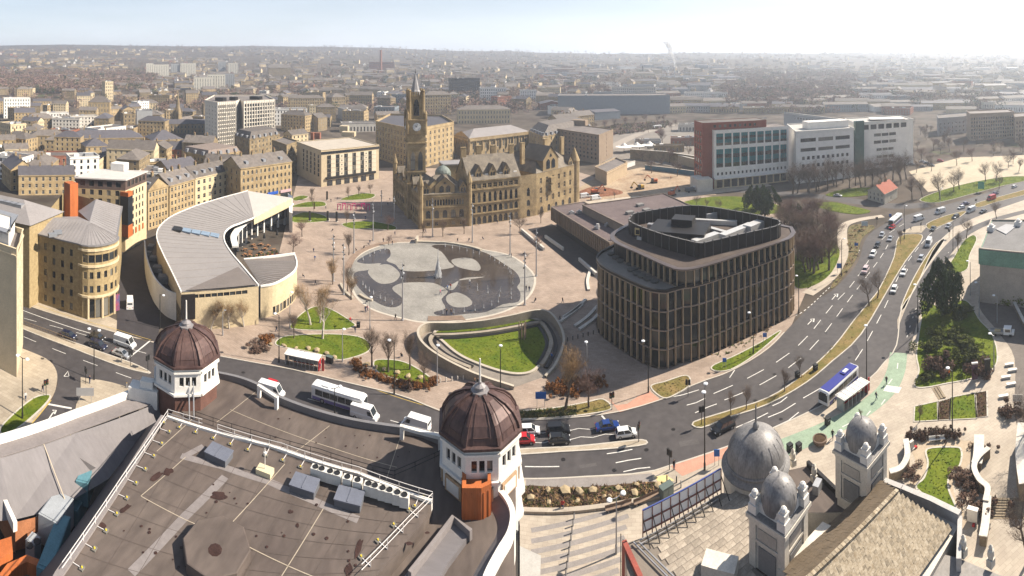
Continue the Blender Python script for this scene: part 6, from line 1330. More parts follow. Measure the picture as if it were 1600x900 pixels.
def pine(px,py,h,w,label,group=None):
 t=thing('evergreen_tree',label,'tree',(*G(px,py),.1),px*.3,group);link('trunk',TRK,t,(0,0,0),0,(h,h,h));link('crown',PINE,t,(0,0,h*.08),0,(w,w,h*.95))
pine(1474,492,12,6.2,'large dark evergreen tree on the shrub bank');pine(1468,440,7,4,'dark evergreen behind the largest one');pine(1496,446,4,2.2,'small clipped evergreen before the museum lawn');pine(1486,448,4,2.2,'narrow clipped evergreen left of the smallest')
for px,py,h in((1195,338,13),(1182,328,11),(1240,352,8)):pine(px,py,h,6,'dark evergreen at the park edge behind the office roof','evergreens at the park edge')
def shrub(px,py,w,h,m,label,group=None,z=.15):
 t=thing('shrub',label,'shrub',(*G(px,py),z),px*.7,group);link('foliage',SH[m.name][px%2],t,(0,0,0),0,(w,w,h));link('stem',TRK,t,(0,0,0),0,(1,1,.8))
for px,py,w,h,m,lab in((1462,582,3.6,3.2,M_PURP,'large purple brown shrub at the front of the bank'),(1480,570,3,2.6,M_YEL,'yellow green shrub on the bank'),(1503,546,4,2.2,M_OLIVE,'long dark clipped shrub across the bank'),(1485,533,3,2.2,M_OLIVE,'olive shrub behind the long dark one'),(1530,580,3.4,2.8,M_PURP,'round brown shrub beside the information totem'),(1512,565,3.2,3.4,M_OLIVE,'tall olive shrub left of the brown round one'),(1455,545,3.2,2.6,M_OLIVE,'dark olive shrub at the left side of the bank'),(1462,525,3,2.4,M_YEL,'bright yellow shrub under the large evergreen'),(1495,520,2,1.6,M_YEL,'small pale shrub on the bank'),(1523,548,1.8,1.5,M_YEL,'little bright shrub at the bank right'),(1447,592,2,1.6,M_OLIVE,'low shrub at the front left corner of the bank'),(1502,490,4,2.4,M_OLIVE,'pale olive shrub right of the large evergreen'),(418,532,2,1.6,M_HEDGE,'russet shrub beside the boulders left'),(408,545,3,1.2,M_PURP,'low brown shrub among the boulders'),(640,606,2,1,M_PURP,'low planting inside the hedge'),(1590,470,6,3,M_YEL,'yellow green shrub on the raised planter at the right edge'),(1580,650,2.5,2,M_PURP,'brown shrub in the corner bed')):shrub(px,py,w,h,m,lab)
hd=thing('copper_hedge','low russet hedge around the oval lawn','hedge',(*G(620,600),0))
for i,(p,a)in enumerate(along(smooth(gp([(556,568),(562,580),(585,590),(620,600),(655,606),(676,602),(678,594)]),5),1.4)):link('foliage',SH[M_HEDGE.name][i%2],hd,(p[0]-hd.location.x,p[1]-hd.location.y,.1),i,(1.2,1.2,1.1))
h2=thing('russet_hedge','russet hedge beneath the copper beech on the verge','hedge',(*G(890,608),0))
for i,(p,a)in enumerate(along(smooth(gp([(862,612),(880,604),(905,602),(930,600),(932,606),(900,612),(868,616)]),5),1.8)):link('foliage',SH[M_HEDGE.name][i%2],h2,(p[0]-h2.location.x,p[1]-h2.location.y,.1),i,(1.6,1.6,1.7))
def clumpy(name,label,pts_px,n,mats,size,seed,cat='planting'):
 R=random.Random(seed);ln=gp(pts_px);mb=MB();xs=[p[0]for p in ln];ys=[p[1]for p in ln];k=0
 while k<n:
  x,y=R.uniform(min(xs),max(xs)),R.uniform(min(ys),max(ys));c=False
  for i in range(len(ln)):
   a,b=ln[i-1],ln[i]
   if(a[1]>y)!=(b[1]>y)and x<(b[0]-a[0])*(y-a[1])/(b[1]-a[1])+a[0]:c=not c
  k+=1
  if not c:continue
  mi=R.randrange(len(mats));s=size*R.uniform(.5,1.3)
  for _ in range(5):d=Vector((R.gauss(0,1),R.gauss(0,1),R.uniform(.2,1.4))).normalized()*s;w=Vector((-d.y,d.x,0))*.35;p=Vector((x+R.uniform(-s,s)*.5,y+R.uniform(-s,s)*.5,.16));mb.poly([p-w,p+w,p+d],mi)
 setp(mb.build(name,mats),label,cat,kind='stuff')
clumpy('bed_planting','low brown and straw planting in the boulder bed',[(812,762),(900,764),(1000,755),(1036,758),(1040,770),(1000,780),(900,796),(815,796)],900,[M_SOIL,M_TWIGW,M_OLIVE,M_PURP],.5,4)
clumpy('roadside_scrub','brown scrub beside the pale path',[(1298,449),(1318,418),(1326,395),(1324,365),(1332,352),(1360,352),(1347,373),(1338,404),(1318,432)],700,[M_PURP,M_TWIGW,M_OLIVE],.8,5)
clumpy('reservation_weeds','tufty dry weeds along the central reservation',[(1100,662),(1200,622),(1247,592),(1335,500),(1376,450),(1405,372),(1436,370),(1388,452),(1345,520),(1260,596),(1200,630)],1500,[M_VERGE,M_OLIVE,M_TWIGW],.3,6)
clumpy('verge_scrub','dark green scrub on the verge before the beech',[(806,645),(870,640),(900,636),(905,648),(860,653),(812,655)],500,[M_OLIVE,M_VERGE,M_EVER],.5,7)
clumpy('square_bed_planting','brown planting in the small square beds',[(1465,629),(1485,624),(1524,615),(1542,612),(1543,652),(1526,654),(1524,618),(1486,626),(1484,657),(1466,658)],600,[M_PURP,M_OLIVE,M_SOIL],.3,8)
struct('boulder_bed',MB().prism(smooth(gp([(808,761),(900,763),(1000,755),(1036,756),(1042,772),(1000,783),(900,799),(808,800)]),3,True),-.1,.16),M_SOIL)
clumpy('office_bed_planting','straw coloured planting along the finned office base',[(1110,555),(1160,530),(1215,495),(1240,470),(1244,475),(1222,502),(1170,540),(1120,560)],500,[M_TWIGW,M_PURP,M_OLIVE],.5,9)
# -- THE TOWN BEHIND
OCC={}
def occupied(x,y,r):
 i,j=int(x//50),int(y//50)
 return any((x-a)**2+(y-b)**2<(r+c)**2 for u in(-1,0,1)for v in(-1,0,1)for a,b,c in OCC.get((i+u,j+v),()))
def take(x,y,r):OCC.setdefault((int(x//50),int(y//50)),[]).append((x,y,r))
for o in[o for o in bpy.data.objects if o.parent is None and o.get('category')in('building','office block','town hall','college','theatre','house')]:
 for c in o.children:
  if 'wall' in c.name or 'roof' in c.name:
   v=[c.matrix_parent_inverse.inverted()@Vector(b)if False else Vector(b)for b in c.bound_box];xs=[p.x for p in v];ys=[p.y for p in v]
   w,d=max(xs)-min(xs),max(ys)-min(ys);n=max(1,int(max(w,d)/12))
   for i in range(n):
    for j in range(n):take(min(xs)+w*(i+.5)/n,min(ys)+d*(j+.5)/n,max(w,d)/n*.55)
TONES={'yellow':M_STONE,'dark':M_DSTONE,'pale':M_PSTONE,'white':M_WHITEP,'brick':M_BRICK,'grey':mat('grey_cladding2',(.33,.335,.34),.6,.1),'concrete':M_CONC,'black':M_DARK,'blue':mat('blue_grey_cladding',(.19,.22,.25),.6,.1)}
ROOFN={'hip':'hipped slate','gable':'gabled slate','flat':'flat felt'}
MARKS=[((372,225),'the white gridded tower'),((545,290),'the cream hotel'),((150,390),'the orange hotel'),((650,340),'the clock tower'),((900,260),'the brown slab hotel'),((960,180),'the blue grey shed'),((1170,290),'the red college slab'),((310,245),'the brown mansard block'),((30,190),'the long white office'),((725,150),'the dark sloping block'),((600,110),'the tall mill chimney'),((1380,290),'the red roofed cottage'),((330,145),'the white flats'),((1450,180),'the hazy lecture block'),((230,205),'the grey gable wall')]
USED={}
def lab(base,px,py,grp):
 m=min(MARKS,key=lambda m:(m[0][0]-px)**2+4*(m[0][1]-py)**2);dx=px-m[0][0];dy=py-m[0][1]
 w=('left of ' if dx<-25 else 'right of ' if dx>25 else('behind ' if dy<0 else 'before '))+m[1];s=base+' '+w
 if s in USED:s=base+(' well ' if abs(dx)>60 else ' just ')+w
 if s in USED:s=base.replace(' storey','').replace(' block,',',')+(' high up ' if dy<-14 else ' low down ')+w
 USED[s]=USED.get(s,0)+1;return s
def generic(px,py,w,d,h,ang,tone,roof,st,grp,rise=None,chim=0,base=None,cat='building',plant=True):
 x,y,z=GT(px,py);rad=math.hypot(w,d)/2
 t_=(px-CXP)/FPX;a=-t_+math.radians(ang);ux,uy=math.cos(a),math.sin(a);cx,cy=x,y
 F=[(cx+ux*u*w/2-uy*v*d/2,cy+uy*u*w/2+ux*v*d/2)for u,v in((-1,-1),(1,-1),(1,1),(-1,1))]
 fh=(h-.6)/max(1,st);nw=max(2,int(w/3.4));nd=max(2,int(d/3.4));wn_={'white':'plain','grey':'plain','concrete':'plain','blue':'plain'}.get(tone,'sash')
 sp={0:[(.9+i*fh,.9+i*fh+fh*.58,nw,1.3,wn_,.5)for i in range(st)],1:[(.9+i*fh,.9+i*fh+fh*.58,nd,1.3,wn_,.5)for i in range(st)],3:[(.9+i*fh,.9+i*fh+fh*.58,nd,1.3,wn_,.5)for i in range(st)]}if st else None
 base=base or '%s%s storey %s block, %s roof%s'%('',('no','one','two','three','four','five','six','seven','eight')[min(8,st)],{'yellow':'yellow stone','dark':'sooty stone','pale':'pale stone','brick':'red brick'}.get(tone,tone),ROOFN[roof],'' if not chim else ', chimneys')
 t=bld({'flat':'flat_roofed_building'}.get(roof,'slate_roofed_building'),lab(base,px,py,grp),F,h,sp,TONES[tone],roof,None if roof=='flat' else(M_SLATE if(px+py)%3 else M_BSLATE),rise or min(w,d)*.28,z0=z-.3,joined=True,group=grp,chim=chim,cat=cat,cornice=st>2)
 if roof=='flat' and plant:
  k=(px*13+py)%3+1
  for i in range(k):q=lerp(lerp(F[0],F[1],.25+.22*i),lerp(F[3],F[2],.25+.22*i),.3+.2*(i%2));MB().box((q[0],q[1],z+h-.4),(3+i,2.4,1.8),a).build('roof_plant',M_STEEL if i else M_WHITEP,t)
 take(cx,cy,rad*.58);return t
for args in[(26,184,34,12,21,6,'white','flat',6,'hp',None,0,'long white office with even window bands'),(20,222,16,20,17,30,'pale','flat',4,'hp',None,0,'tan flat roofed block with purple band'),(85,195,32,12,14,4,'white','flat',4,'hp',None,0,'white bay windowed block'),(156,190,26,16,20,-8,'yellow','hip',4,'hp',7,3,'ornate yellow stone hall with corner dome'),(168,158,14,16,26,20,'pale','flat',6,'hp',None,0,'tall pale stone block'),(225,205,16,18,22,4,'grey','flat',0,'hp',None,0,'blank grey gable wall block'),(200,208,12,16,20,10,'dark','flat',5,'hp',None,0,'dark fire scarred block'),(300,207,60,14,10,2,'dark','gable',2,'hp',4,0,'long dark exchange roof'),(165,243,56,18,15,4,'yellow','hip',4,'hp',5,3,'long yellow stone palace front'),(75,232,30,16,12,0,'dark','hip',3,'hp',4,4,'dark stone block with tall chimneys'),(255,243,24,22,14,20,'yellow','hip',4,'hp',6,4,'blue slate roofed stone block'),(95,262,34,18,9,2,'brick','flat',2,'hp',None,0,'low tan brick block with grey roof'),(270,258,12,10,12,0,'brick','gable',3,'hp',5,2,'small red brick gabled house'),(72,300,30,12,11,3,'yellow','gable',3,'hp',4,4,'yellow stone range with sash windows'),(28,290,14,22,12,15,'yellow','gable',3,'hp',5,2,'gable fronted stone house'),(45,268,20,12,10,0,'dark','gable',3,'hp',4,3,'sooty roofed range'),(450,194,42,20,15,6,'white','flat',4,'hp',None,0,'white multi storey car park'),(478,172,52,14,15,4,'yellow','hip',4,'hp',4,0,'long yellow wool warehouse'),(565,168,34,16,16,-10,'yellow','gable',4,'hp',5,2,'gabled stone warehouse'),(525,170,22,20,15,25,'dark','hip',4,'hp',5,0,'dark corner warehouse'),(550,186,30,22,11,20,'grey','flat',0,'hp',None,0,'brown roofed shopping hall'),(604,188,26,22,14,-15,'blue','flat',3,'hp',None,0,'teal glazed shopping hall'),(628,168,30,14,16,0,'blue','flat',5,'hp',None,0,'green glass office'),(560,205,36,16,9,8,'concrete','flat',1,'hp',None,0,'pale low shopping roof'),(682,178,36,16,22,12,'yellow','hip',6,'hp',5,3,'yellow stone corner chambers'),(725,152,50,26,27,14,'black','flat',5,'hp',None,0,'tall dark sloping block'),(770,160,42,14,19,2,'white','flat',5,'hp',None,0,'white and dark budget hotel'),(755,192,62,22,14,6,'pale','hip',3,'hp',4,0,'long slate roofed law court with white storey'),(825,160,26,12,16,0,'white','flat',4,'hp',None,0,'white flat block'),(858,150,40,12,12,-6,'pale','flat',4,'hp',None,0,'pale ribbon windowed office'),(958,176,150,50,20,4,'blue','flat',0,'hp',None,0,'huge blue grey retail shed'),(990,156,72,14,17,2,'concrete','flat',5,'hp',None,0,'long concrete slab office'),(1072,168,46,16,10,0,'yellow','gable',3,'hp',4,0,'stone mill range')]:
 generic(*args[:4],args[4]*(1.22 if args[1]<195 else 1),*args[5:9],'stand out blocks in the old town',*args[10:])
R=random.Random(21);cnt=0
for tries in range(4200):
 px,py=R.uniform(-10,930),R.uniform(122,300)
 if px>470 and py>205:continue
 if px>640 and py>175 and px<860:continue
 if py>240 and px>380:continue
 if px<60 and py>310:continue
 x,y,z=GT(px,py);rr=math.hypot(x,y);w=R.uniform(15,32);d=R.uniform(11,17)
 if occupied(x,y,math.hypot(w,d)*.31):continue
 dark=R.random();tone='yellow' if dark<.42 else 'dark' if dark<.66 else 'pale' if dark<.84 else R.choice(('white','brick','concrete'))
 st=R.choice((3,3,4,4,5))if rr<900 else R.choice((2,3,3));roof=R.choice(('gable','gable','hip','hip','flat'))if tone in('yellow','dark','pale','brick')else 'flat'
 generic(int(px),int(py),w,d,st*3.3+1,R.choice((4,12,-14,40,76,-35))+R.uniform(-4,4),tone,roof,st,'blocks of the old town',chim=R.choice((0,2,3))if roof!='flat' else 0);cnt+=1
 if cnt>=190:break
cnt=0
for tries in range(3000):
 px,py=R.uniform(840,1610),R.uniform(106,186)
 if px>1090 and py>178:continue
 x,y,z=GT(px,py);w=R.uniform(30,75);d=R.uniform(18,34)
 if 1160<px<1330 and 120<py<150 and R.random()<.8:continue
 if occupied(x,y,math.hypot(w,d)*.36):continue
 tone=R.choice(('white','concrete','grey','brick','pale','blue','yellow'));roof=R.choice(('flat','gable','gable'))
 generic(int(px),int(py),w,d,R.uniform(6,11),R.choice((0,8,-10,30)),tone,roof,R.choice((0,1,2)),'sheds and works on the right',rise=R.uniform(2,4),base='%s %s roofed works shed'%(tone,'low pitched' if roof=='gable' else 'flat'));cnt+=1
 if cnt>=150:break
flat_m=mat('flats_cream',(.60,.56,.47),.8,.06)
for i,(px,py,w,h,name)in enumerate(((234,120,8,36,'pale'),(252,120,17,33,'pale'),(274,119,10,34,'grey'),(294,119,17,35,'pale'),(347,114,9,33,'grey'),(364,115,12,30,'pale'),(317,146,14,30,'white'),(338,143,14,33,'white'),(358,138,9,30,'grey'))):
 x,y,z=GT(px,py);a=-(px-CXP)/FPX;d=14;F=[(x+math.cos(a)*u*w*2.5-math.sin(a)*v*d,y+math.sin(a)*u*w*2.5+math.cos(a)*v*d)for u,v in((-.5,0),(.5,0),(.5,1),(-.5,1))]
 bld('tower_block',['far left narrow pale','wide pale','narrow grey','widest pale right hand','narrow grey rear','pale rear','lower left white','lower middle white','lower right grey'][i]+' tower block of flats on the hillside',F,h,{'*':rows(11,1.2,h/12,h/12*.5,max(2,int(w/1.8)),2.0,'plain',.4)},flat_m if name!='grey' else TONES['grey'],z0=z,joined=True,cornice=False,group='tower blocks of flats on the hill')
def stack(px,py,h,r,m,label):
 x,y,z=GT(px,py);t=thing('mill_chimney',label,'chimney',(x,y,z));MB().lathe([(r*1.25,-2),(r,h*.1),(r*.8,h*.96),(r*1.0,h*.97),(r*.95,h)],(x,y,z),12).build('shaft',m,t);MB().lathe([(r*.7,h),(r*.6,h+.2)],(x,y,z),10).build('rim',M_DARK,t)
stack(595,112,66,4.2,M_BRICK,'tall red brick mill chimney on the skyline');stack(1004,118,26,2.2,M_DARK,'short dark works chimney');stack(1054,125,30,1.3,M_STEEL,'thin steel works chimney giving off white steam');stack(1080,122,24,1.1,M_STEEL,'second thin steel works chimney');stack(841,130,22,1.6,M_DSTONE,'short stone chimney near the centre')
x,y,z=GT(596,110);generic(596,109,80,24,24,2,'brick','flat',4,'stand out blocks in the old town',base='big dark mill');generic(436,118,60,30,22,6,'dark','gable',4,'stand out blocks in the old town',base='dark gabled church like mill')
x,y,z=GT(278,206);cs=thing('church','sooty Gothic church with slender stone spire left of the white gridded tower','church',(x,y,z));MB().box((x,y,0),(6,6,20)).lathe([(3.4,20),(2.2,26),(.2,42)],(x,y,0),8).build('spire_tower',M_DSTONE,cs)
MB().box((x,y+12,0),(9,22,9)).build('nave',M_DSTONE,cs);rb=MB();roof_quad(rb,[(x-4.5,y+1),(x+4.5,y+1),(x+4.5,y+23),(x-4.5,y+23)],9,6,'gable');rb.build('nave_roof',[M_SLATE,M_DSTONE],cs)
for a in range(4):q=(x+2.8*(1 if a%2 else-1),y+2.8*(1 if a>1 else-1));MB().lathe([(.6,18),(.6,22),(0,26)],(q[0],q[1],0),6).build('pinnacle',M_DSTONE,cs)
x,y,z=GT(1054,125);sm=MB();Rn=random.Random(8)
for i in range(1100):
 u=Rn.random()**.8;r=(1.2+6.5*u)*Rn.random()**.4;q=Rn.uniform(0,6.283);wv=3*math.sin(u*9);p=Vector((x-24*u*u+wv*u+r*math.cos(q),y+r*math.sin(q),z+30+62*u+Rn.uniform(-2,2)));e=Vector((Rn.gauss(0,1),Rn.gauss(0,1),Rn.gauss(0,1))).normalized()*(.45+.8*u);f=e.orthogonal()*.8;sm.poly([p-e,p+f,p+e,p-f])
ms=mat_mist('steam')
setp(sm.build('steam_plume',ms),'white steam plume drifting up from the thin works chimney','steam',kind='stuff')
# --- houses on the hills: 300 as things, the rest as one mass; woods between them
def house_mesh(i,w,d,h,wall,roof):
 mb=MB();P=[(-w/2,-d/2),(w/2,-d/2),(w/2,d/2),(-w/2,d/2)];mb.prism(P,-3,h);r=MB();roof_quad(mb,P,h,d*.36,'gable',.3,1,0)
 for s in(-1,1):
  for z in(1,3.6):
   for k in range(max(2,int(w/3))):x=-w/2+w*(k+.5)/max(2,int(w/3));mb.poly([(x-.5,s*(d/2+.03),z),(x+.5,s*(d/2+.03),z),(x+.5,s*(d/2+.03),z+1.3),(x-.5,s*(d/2+.03),z+1.3)],2)
 mb.box((w*.42,0,h+d*.25),(.9,.9,2.2));return mb.mesh('house',[wall,roof,M_BLACK])
HM=[house_mesh(i,*a)for i,a in enumerate(((9,8,5.4,M_STONE,M_SLATE),(26,8,5.6,M_DSTONE,M_SLATE),(34,8,5.6,M_STONE,M_BSLATE),(8,9,5.2,M_WHITEP,M_BSLATE),(14,8,5.4,M_BRICK,M_SLATE),(18,9,6,M_PSTONE,M_SLATE),(24,14,9,M_STONE,M_FLAT)))]
HN=('small yellow stone house','sooty terrace row','long stone terrace row','white rendered house','brick semi detached pair','pale stone villa','larger stone block')
n1=0;far=MB();tries=0;hl=Rh=random.Random(5);farn=0
while tries<9000 and(n1<300 or farn<1500):
 tries+=1;px=Rh.uniform(-10,1610);py=78+70*Rh.random()**1.25
 x,y,z=GT(px,py);r=math.hypot(x,y)
 if r>4300 or r<700:continue
 wood=noise.noise((x/260+5,y/260,0))+.35*noise.noise((x/90,y/90,4))
 if wood>.16+(.2 if px>900 else 0):continue
 k=Rh.choice((0,0,1,1,2,2,3,4,5,6));rad=(9,17,21,9,12,13,16)[k]*.5
 if occupied(x,y,rad*1.1):continue
 take(x,y,rad);a=Rh.choice((0,.25,-.3,1.4))-(px-CXP)/FPX+Rh.uniform(-.1,.1)
 if n1<300 and r<2100:
  o=link('house',HM[k],None,(x,y,z),a);nm=HN[k];side='left' if px<400 else 'central' if px<900 else 'right';setp(o,lab(nm+' on the far slope',px,py,0),'house','houses on the far hillsides');n1+=1
 else:
  me=HM[k];q=len(far.v);c,s=math.cos(a),math.sin(a);far.v+=[(x+c*v.co.x-s*v.co.y,y+s*v.co.x+c*v.co.y,z+v.co.z)for v in me.vertices];base=(0,3,0,4,5,6,0)[k]
  for p in me.polygons:far.f.append(tuple(q+i for i in p.vertices));far.m.append(1 if p.material_index==1 else 2 if p.material_index==2 else(0,3,0,4,5,6,6)[k])
  farn+=1
setp(far.build('far_houses',[M_STONE,M_SLATE,M_BLACK,M_DSTONE,M_WHITEP,M_BRICK,M_PSTONE]),'distant mass of small houses covering the hills','houses',kind='stuff')
wd=MB();Rw=random.Random(17);nt=0;tries=0
def clump(x,y,z,h,n,mi):
 for _ in range(n):
  p=Vector((x+Rw.gauss(0,h*.24),y+Rw.gauss(0,h*.24),z+h*Rw.uniform(.25,1)));a=Vector((Rw.uniform(-1,1),Rw.uniform(-1,1),Rw.uniform(-.3,1))).normalized()*h*.14;b=a.cross(Vector((Rw.uniform(-1,1),Rw.uniform(-1,1),Rw.uniform(-1,1)))).normalized()*h*.055;wd.poly([p-a,p+b,p+a,p-b],mi)
 wd.tube((x,y,z-1),(x,y,z+h*.6),.2,.08,3,0,False)
while tries<22000 and nt<8600:
 tries+=1;px=Rw.uniform(-10,1610);py=74+106*Rw.random()**1.3 if tries%5 else Rw.uniform(74,86)
 if tries%3==0:px,py=(Rw.uniform(1130,1340),Rw.uniform(112,168))if tries%2 else(Rw.uniform(-5,250),Rw.uniform(116,146))
 x,y,z=GT(px,py);r=math.hypot(x,y)
 if r>4400 or r<560:continue
 wood=noise.noise((x/260+5,y/260,0))+.35*noise.noise((x/90,y/90,4))
 belt=(py>112 and py<142 and px<245)or(1150<px<1330 and 112<py<165)or(700<px<830 and 82<py<105)
 if not belt and wood<.12 and Rw.random()>.16:continue
 if r<1500 and occupied(x,y,1):continue
 clump(x,y,z,Rw.uniform(8,15)*(1.5 if r>2600 else 1),46 if r<1500 else 18,2 if Rw.random()<.12 else(0 if Rw.random()<.6 else 1));nt+=1
setp(wd.build('woodland',[M_TWIG,M_TWIGP,M_EVER]),'bare brown woods spread over the far hills','woodland',kind='stuff')
# -- VEHICLES
PAINT={k:mat('paint_'+k,c,.3,0,coat=.6,metal=m)for k,c,m in(('white',(.72,.72,.71),0),('black',(.012,.012,.014),.2),('navy',(.012,.018,.05),.2),('blue',(.015,.05,.22),.3),('silver',(.45,.46,.48),.5),('red',(.45,.012,.015),0),('grey',(.10,.105,.11),.4),('teal',(.05,.07,.08),.3),('pink',(.55,.42,.42),0),('purple',(.10,.07,.14),.3))}
M_TYRE=mat('tyre',(.02,.02,.02),.9,0);M_RIM=mat('rim',(.4,.4,.41),.4,0,metal=.6);M_HEAD=mat('headlight',(.7,.72,.75),.1,0);M_TAIL=mat('tail_light',(.35,.01,.01),.3,0);M_CGLASS=mat('car_glass',(.02,.025,.03),.05,0,spec=.9)
WHEEL=MB().tube((0,-.1,0),(0,.1,0),.32,n=14).mesh('tyre',M_TYRE);RIM=MB().tube((0,-.115,0),(0,.115,0),.2,n=10).mesh('rim',M_RIM)
def loft(mb,S,mi=0):
 k=len(mb.v);n=len(S[0][1])
 for x,P in S:mb.v+=[(x,y,z)for y,z in P]
 for i in range(len(S)-1):
  for j in range(n):j2=(j+1)%n;mb.f.append((k+i*n+j,k+i*n+j2,k+(i+1)*n+j2,k+(i+1)*n+j));mb.m.append(mi)
 mb.f.append(tuple(k+j for j in range(n-1,-1,-1)));mb.m.append(mi);mb.f.append(tuple(k+(len(S)-1)*n+j for j in range(n)));mb.m.append(mi)
def quadpanel(name,a,b,c,d,m,root,k=.88,out=.012):
 P=[Vector(p)for p in(a,b,c,d)];ce=sum(P,Vector())/4;n=(P[1]-P[0]).cross(P[3]-P[0]).normalized();return MB().poly([ce+(p-ce)*k+n*out for p in P]).build(name,m,root,world_coords=False)
def make_car(kind):
 L,Wd,H,belt,prof,gh={'hatch':(4.0,1.76,1.48,.90,[(-.5,.62),(-.485,.86),(-.40,.90),(.22,.92),(.44,.78),(.49,.62),(.5,.45)],(-.49,-.40,.10,.30)),'saloon':(4.6,1.82,1.44,.88,[(-.5,.60),(-.49,.84),(-.34,.90),(.20,.90),(.44,.76),(.49,.6),(.5,.45)],(-.36,-.20,.08,.26)),'suv':(4.6,1.88,1.70,1.02,[(-.5,.68),(-.49,.98),(-.42,1.02),(.22,1.04),(.45,.94),(.49,.74),(.5,.5)],(-.49,-.43,.12,.28)),'van':(5.6,2.02,2.45,1.25,[(-.5,.7),(-.498,1.2),(-.44,1.25),(.30,1.25),(.47,1.02),(.495,.8),(.5,.5)],(-.498,-.49,.26,.40))}[kind]
 t=thing('car',None,None);mb=MB();w=Wd/2
 loft(mb,[(x*L,[(-w*.92,.24),(-w,.42),(-w,z-.14),(-w*.9,z),(w*.9,z),(w,z-.14),(w,.42),(w*.92,.24)])for x,z in prof])
 a,b,c,d=[q*L for q in gh];lo,hi=w*.92,w*(.74 if kind!='van' else.86);zb,zr=belt-.03,H
 V=lambda x,y,z:(x,y,z);A=[V(a,-lo,zb),V(d,-lo,zb),V(d,lo,zb),V(a,lo,zb)];B=[V(b,-hi,zr-.03),V(c,-hi,zr),V(c,hi,zr),V(b,hi,zr-.03)]
 k=len(mb.v);mb.v+=A+B
 for f in((4,5,6,7),(0,1,5,4),(1,2,6,5),(2,3,7,6),(3,0,4,7)):mb.f.append(tuple(k+i for i in f));mb.m.append(0)
 mb.build('body',PAINT['white'],t,world_coords=False)
 quadpanel('windscreen',A[1],A[2],B[2],B[1],M_CGLASS,t)
 if kind=='van':
  for s in(0,1):
   i0,i1=((0,1),(3,2))[s];u0,u1=lerp(A[i0],A[i1],.74),lerp(A[i0],A[i1],.95);v0,v1=lerp(B[i0],B[i1],.80),lerp(B[i0],B[i1],.97)
   quadpanel('side_window',*((u0,u1,lerp(u1,v1,.7),lerp(u0,v0,.7))if s==0 else(u1,u0,lerp(u0,v0,.7),lerp(u1,v1,.7))),M_CGLASS,t)
  quadpanel('rear_window',lerp(A[3],B[3],.25),lerp(A[0],B[0],.25),lerp(A[0],B[0],.75),lerp(A[3],B[3],.75),M_CGLASS,t,.8)
 else:
  quadpanel('rear_window',A[3],A[0],B[0],B[3],M_CGLASS,t,.84);m0,m1,n0,n1=lerp(A[0],A[1],.52),lerp(A[3],A[2],.52),lerp(B[0],B[1],.52),lerp(B[3],B[2],.52)
  for q in((A[0],m0,n0,B[0]),(m0,A[1],B[1],n0),(m1,A[3],B[3],n1),(A[2],m1,n1,B[2])):quadpanel('side_window',*q,M_CGLASS,t,.86)
 for x in(-.31,.31):
  for s in(-1,1):o=link('wheel',WHEEL,t,(x*L,s*(w-.09),.32));link('rim',RIM,o)
 for s in(-1,1):MB().box((L*.487,s*w*.68,.60 if kind!='van' else.78),(.12,.34,.16)).build('headlight',M_HEAD,t,world_coords=False);MB().box((-L*.492,s*w*.78,.68),(.1,.24,.22)).build('tail_light',M_TAIL,t,world_coords=False);MB().box((L*gh[3]*.92,s*(w+.08),belt),(.14,.2,.13)).build('wing_mirror',M_BLACK,t,world_coords=False)
 MB().box((L*.497,0,.38),(.06,1.0,.16)).build('grille',M_BLACK,t,world_coords=False);MB().box((-L*.5,0,.5),(.03,.5,.11)).build('number_plate',mat('plate_yellow',(.6,.5,.08),.5,0),t,world_coords=False)
 return t
PROTO={k:make_car(k)for k in('hatch','saloon','suv','van')};FIRST=set(PROTO)
def place_vehicle(kind,col,px,py,hx,hy,label,group,name='car',cat='car',sc_=1.0):
 o=PROTO[kind]if kind in FIRST else copy_tree(PROTO[kind]);FIRST.discard(kind);a,b=G(px,py),G(hx,hy);o.location=(*a,.02);o.rotation_euler=(0,0,math.atan2(b[1]-a[1],b[0]-a[0]));o.scale=(sc_,)*3;o.name=name
 for c in o.children:
  if c.name.startswith('body'):c.material_slots[0].link='OBJECT';c.material_slots[0].material=PAINT[col]
 setp(o,label,cat,group);return o
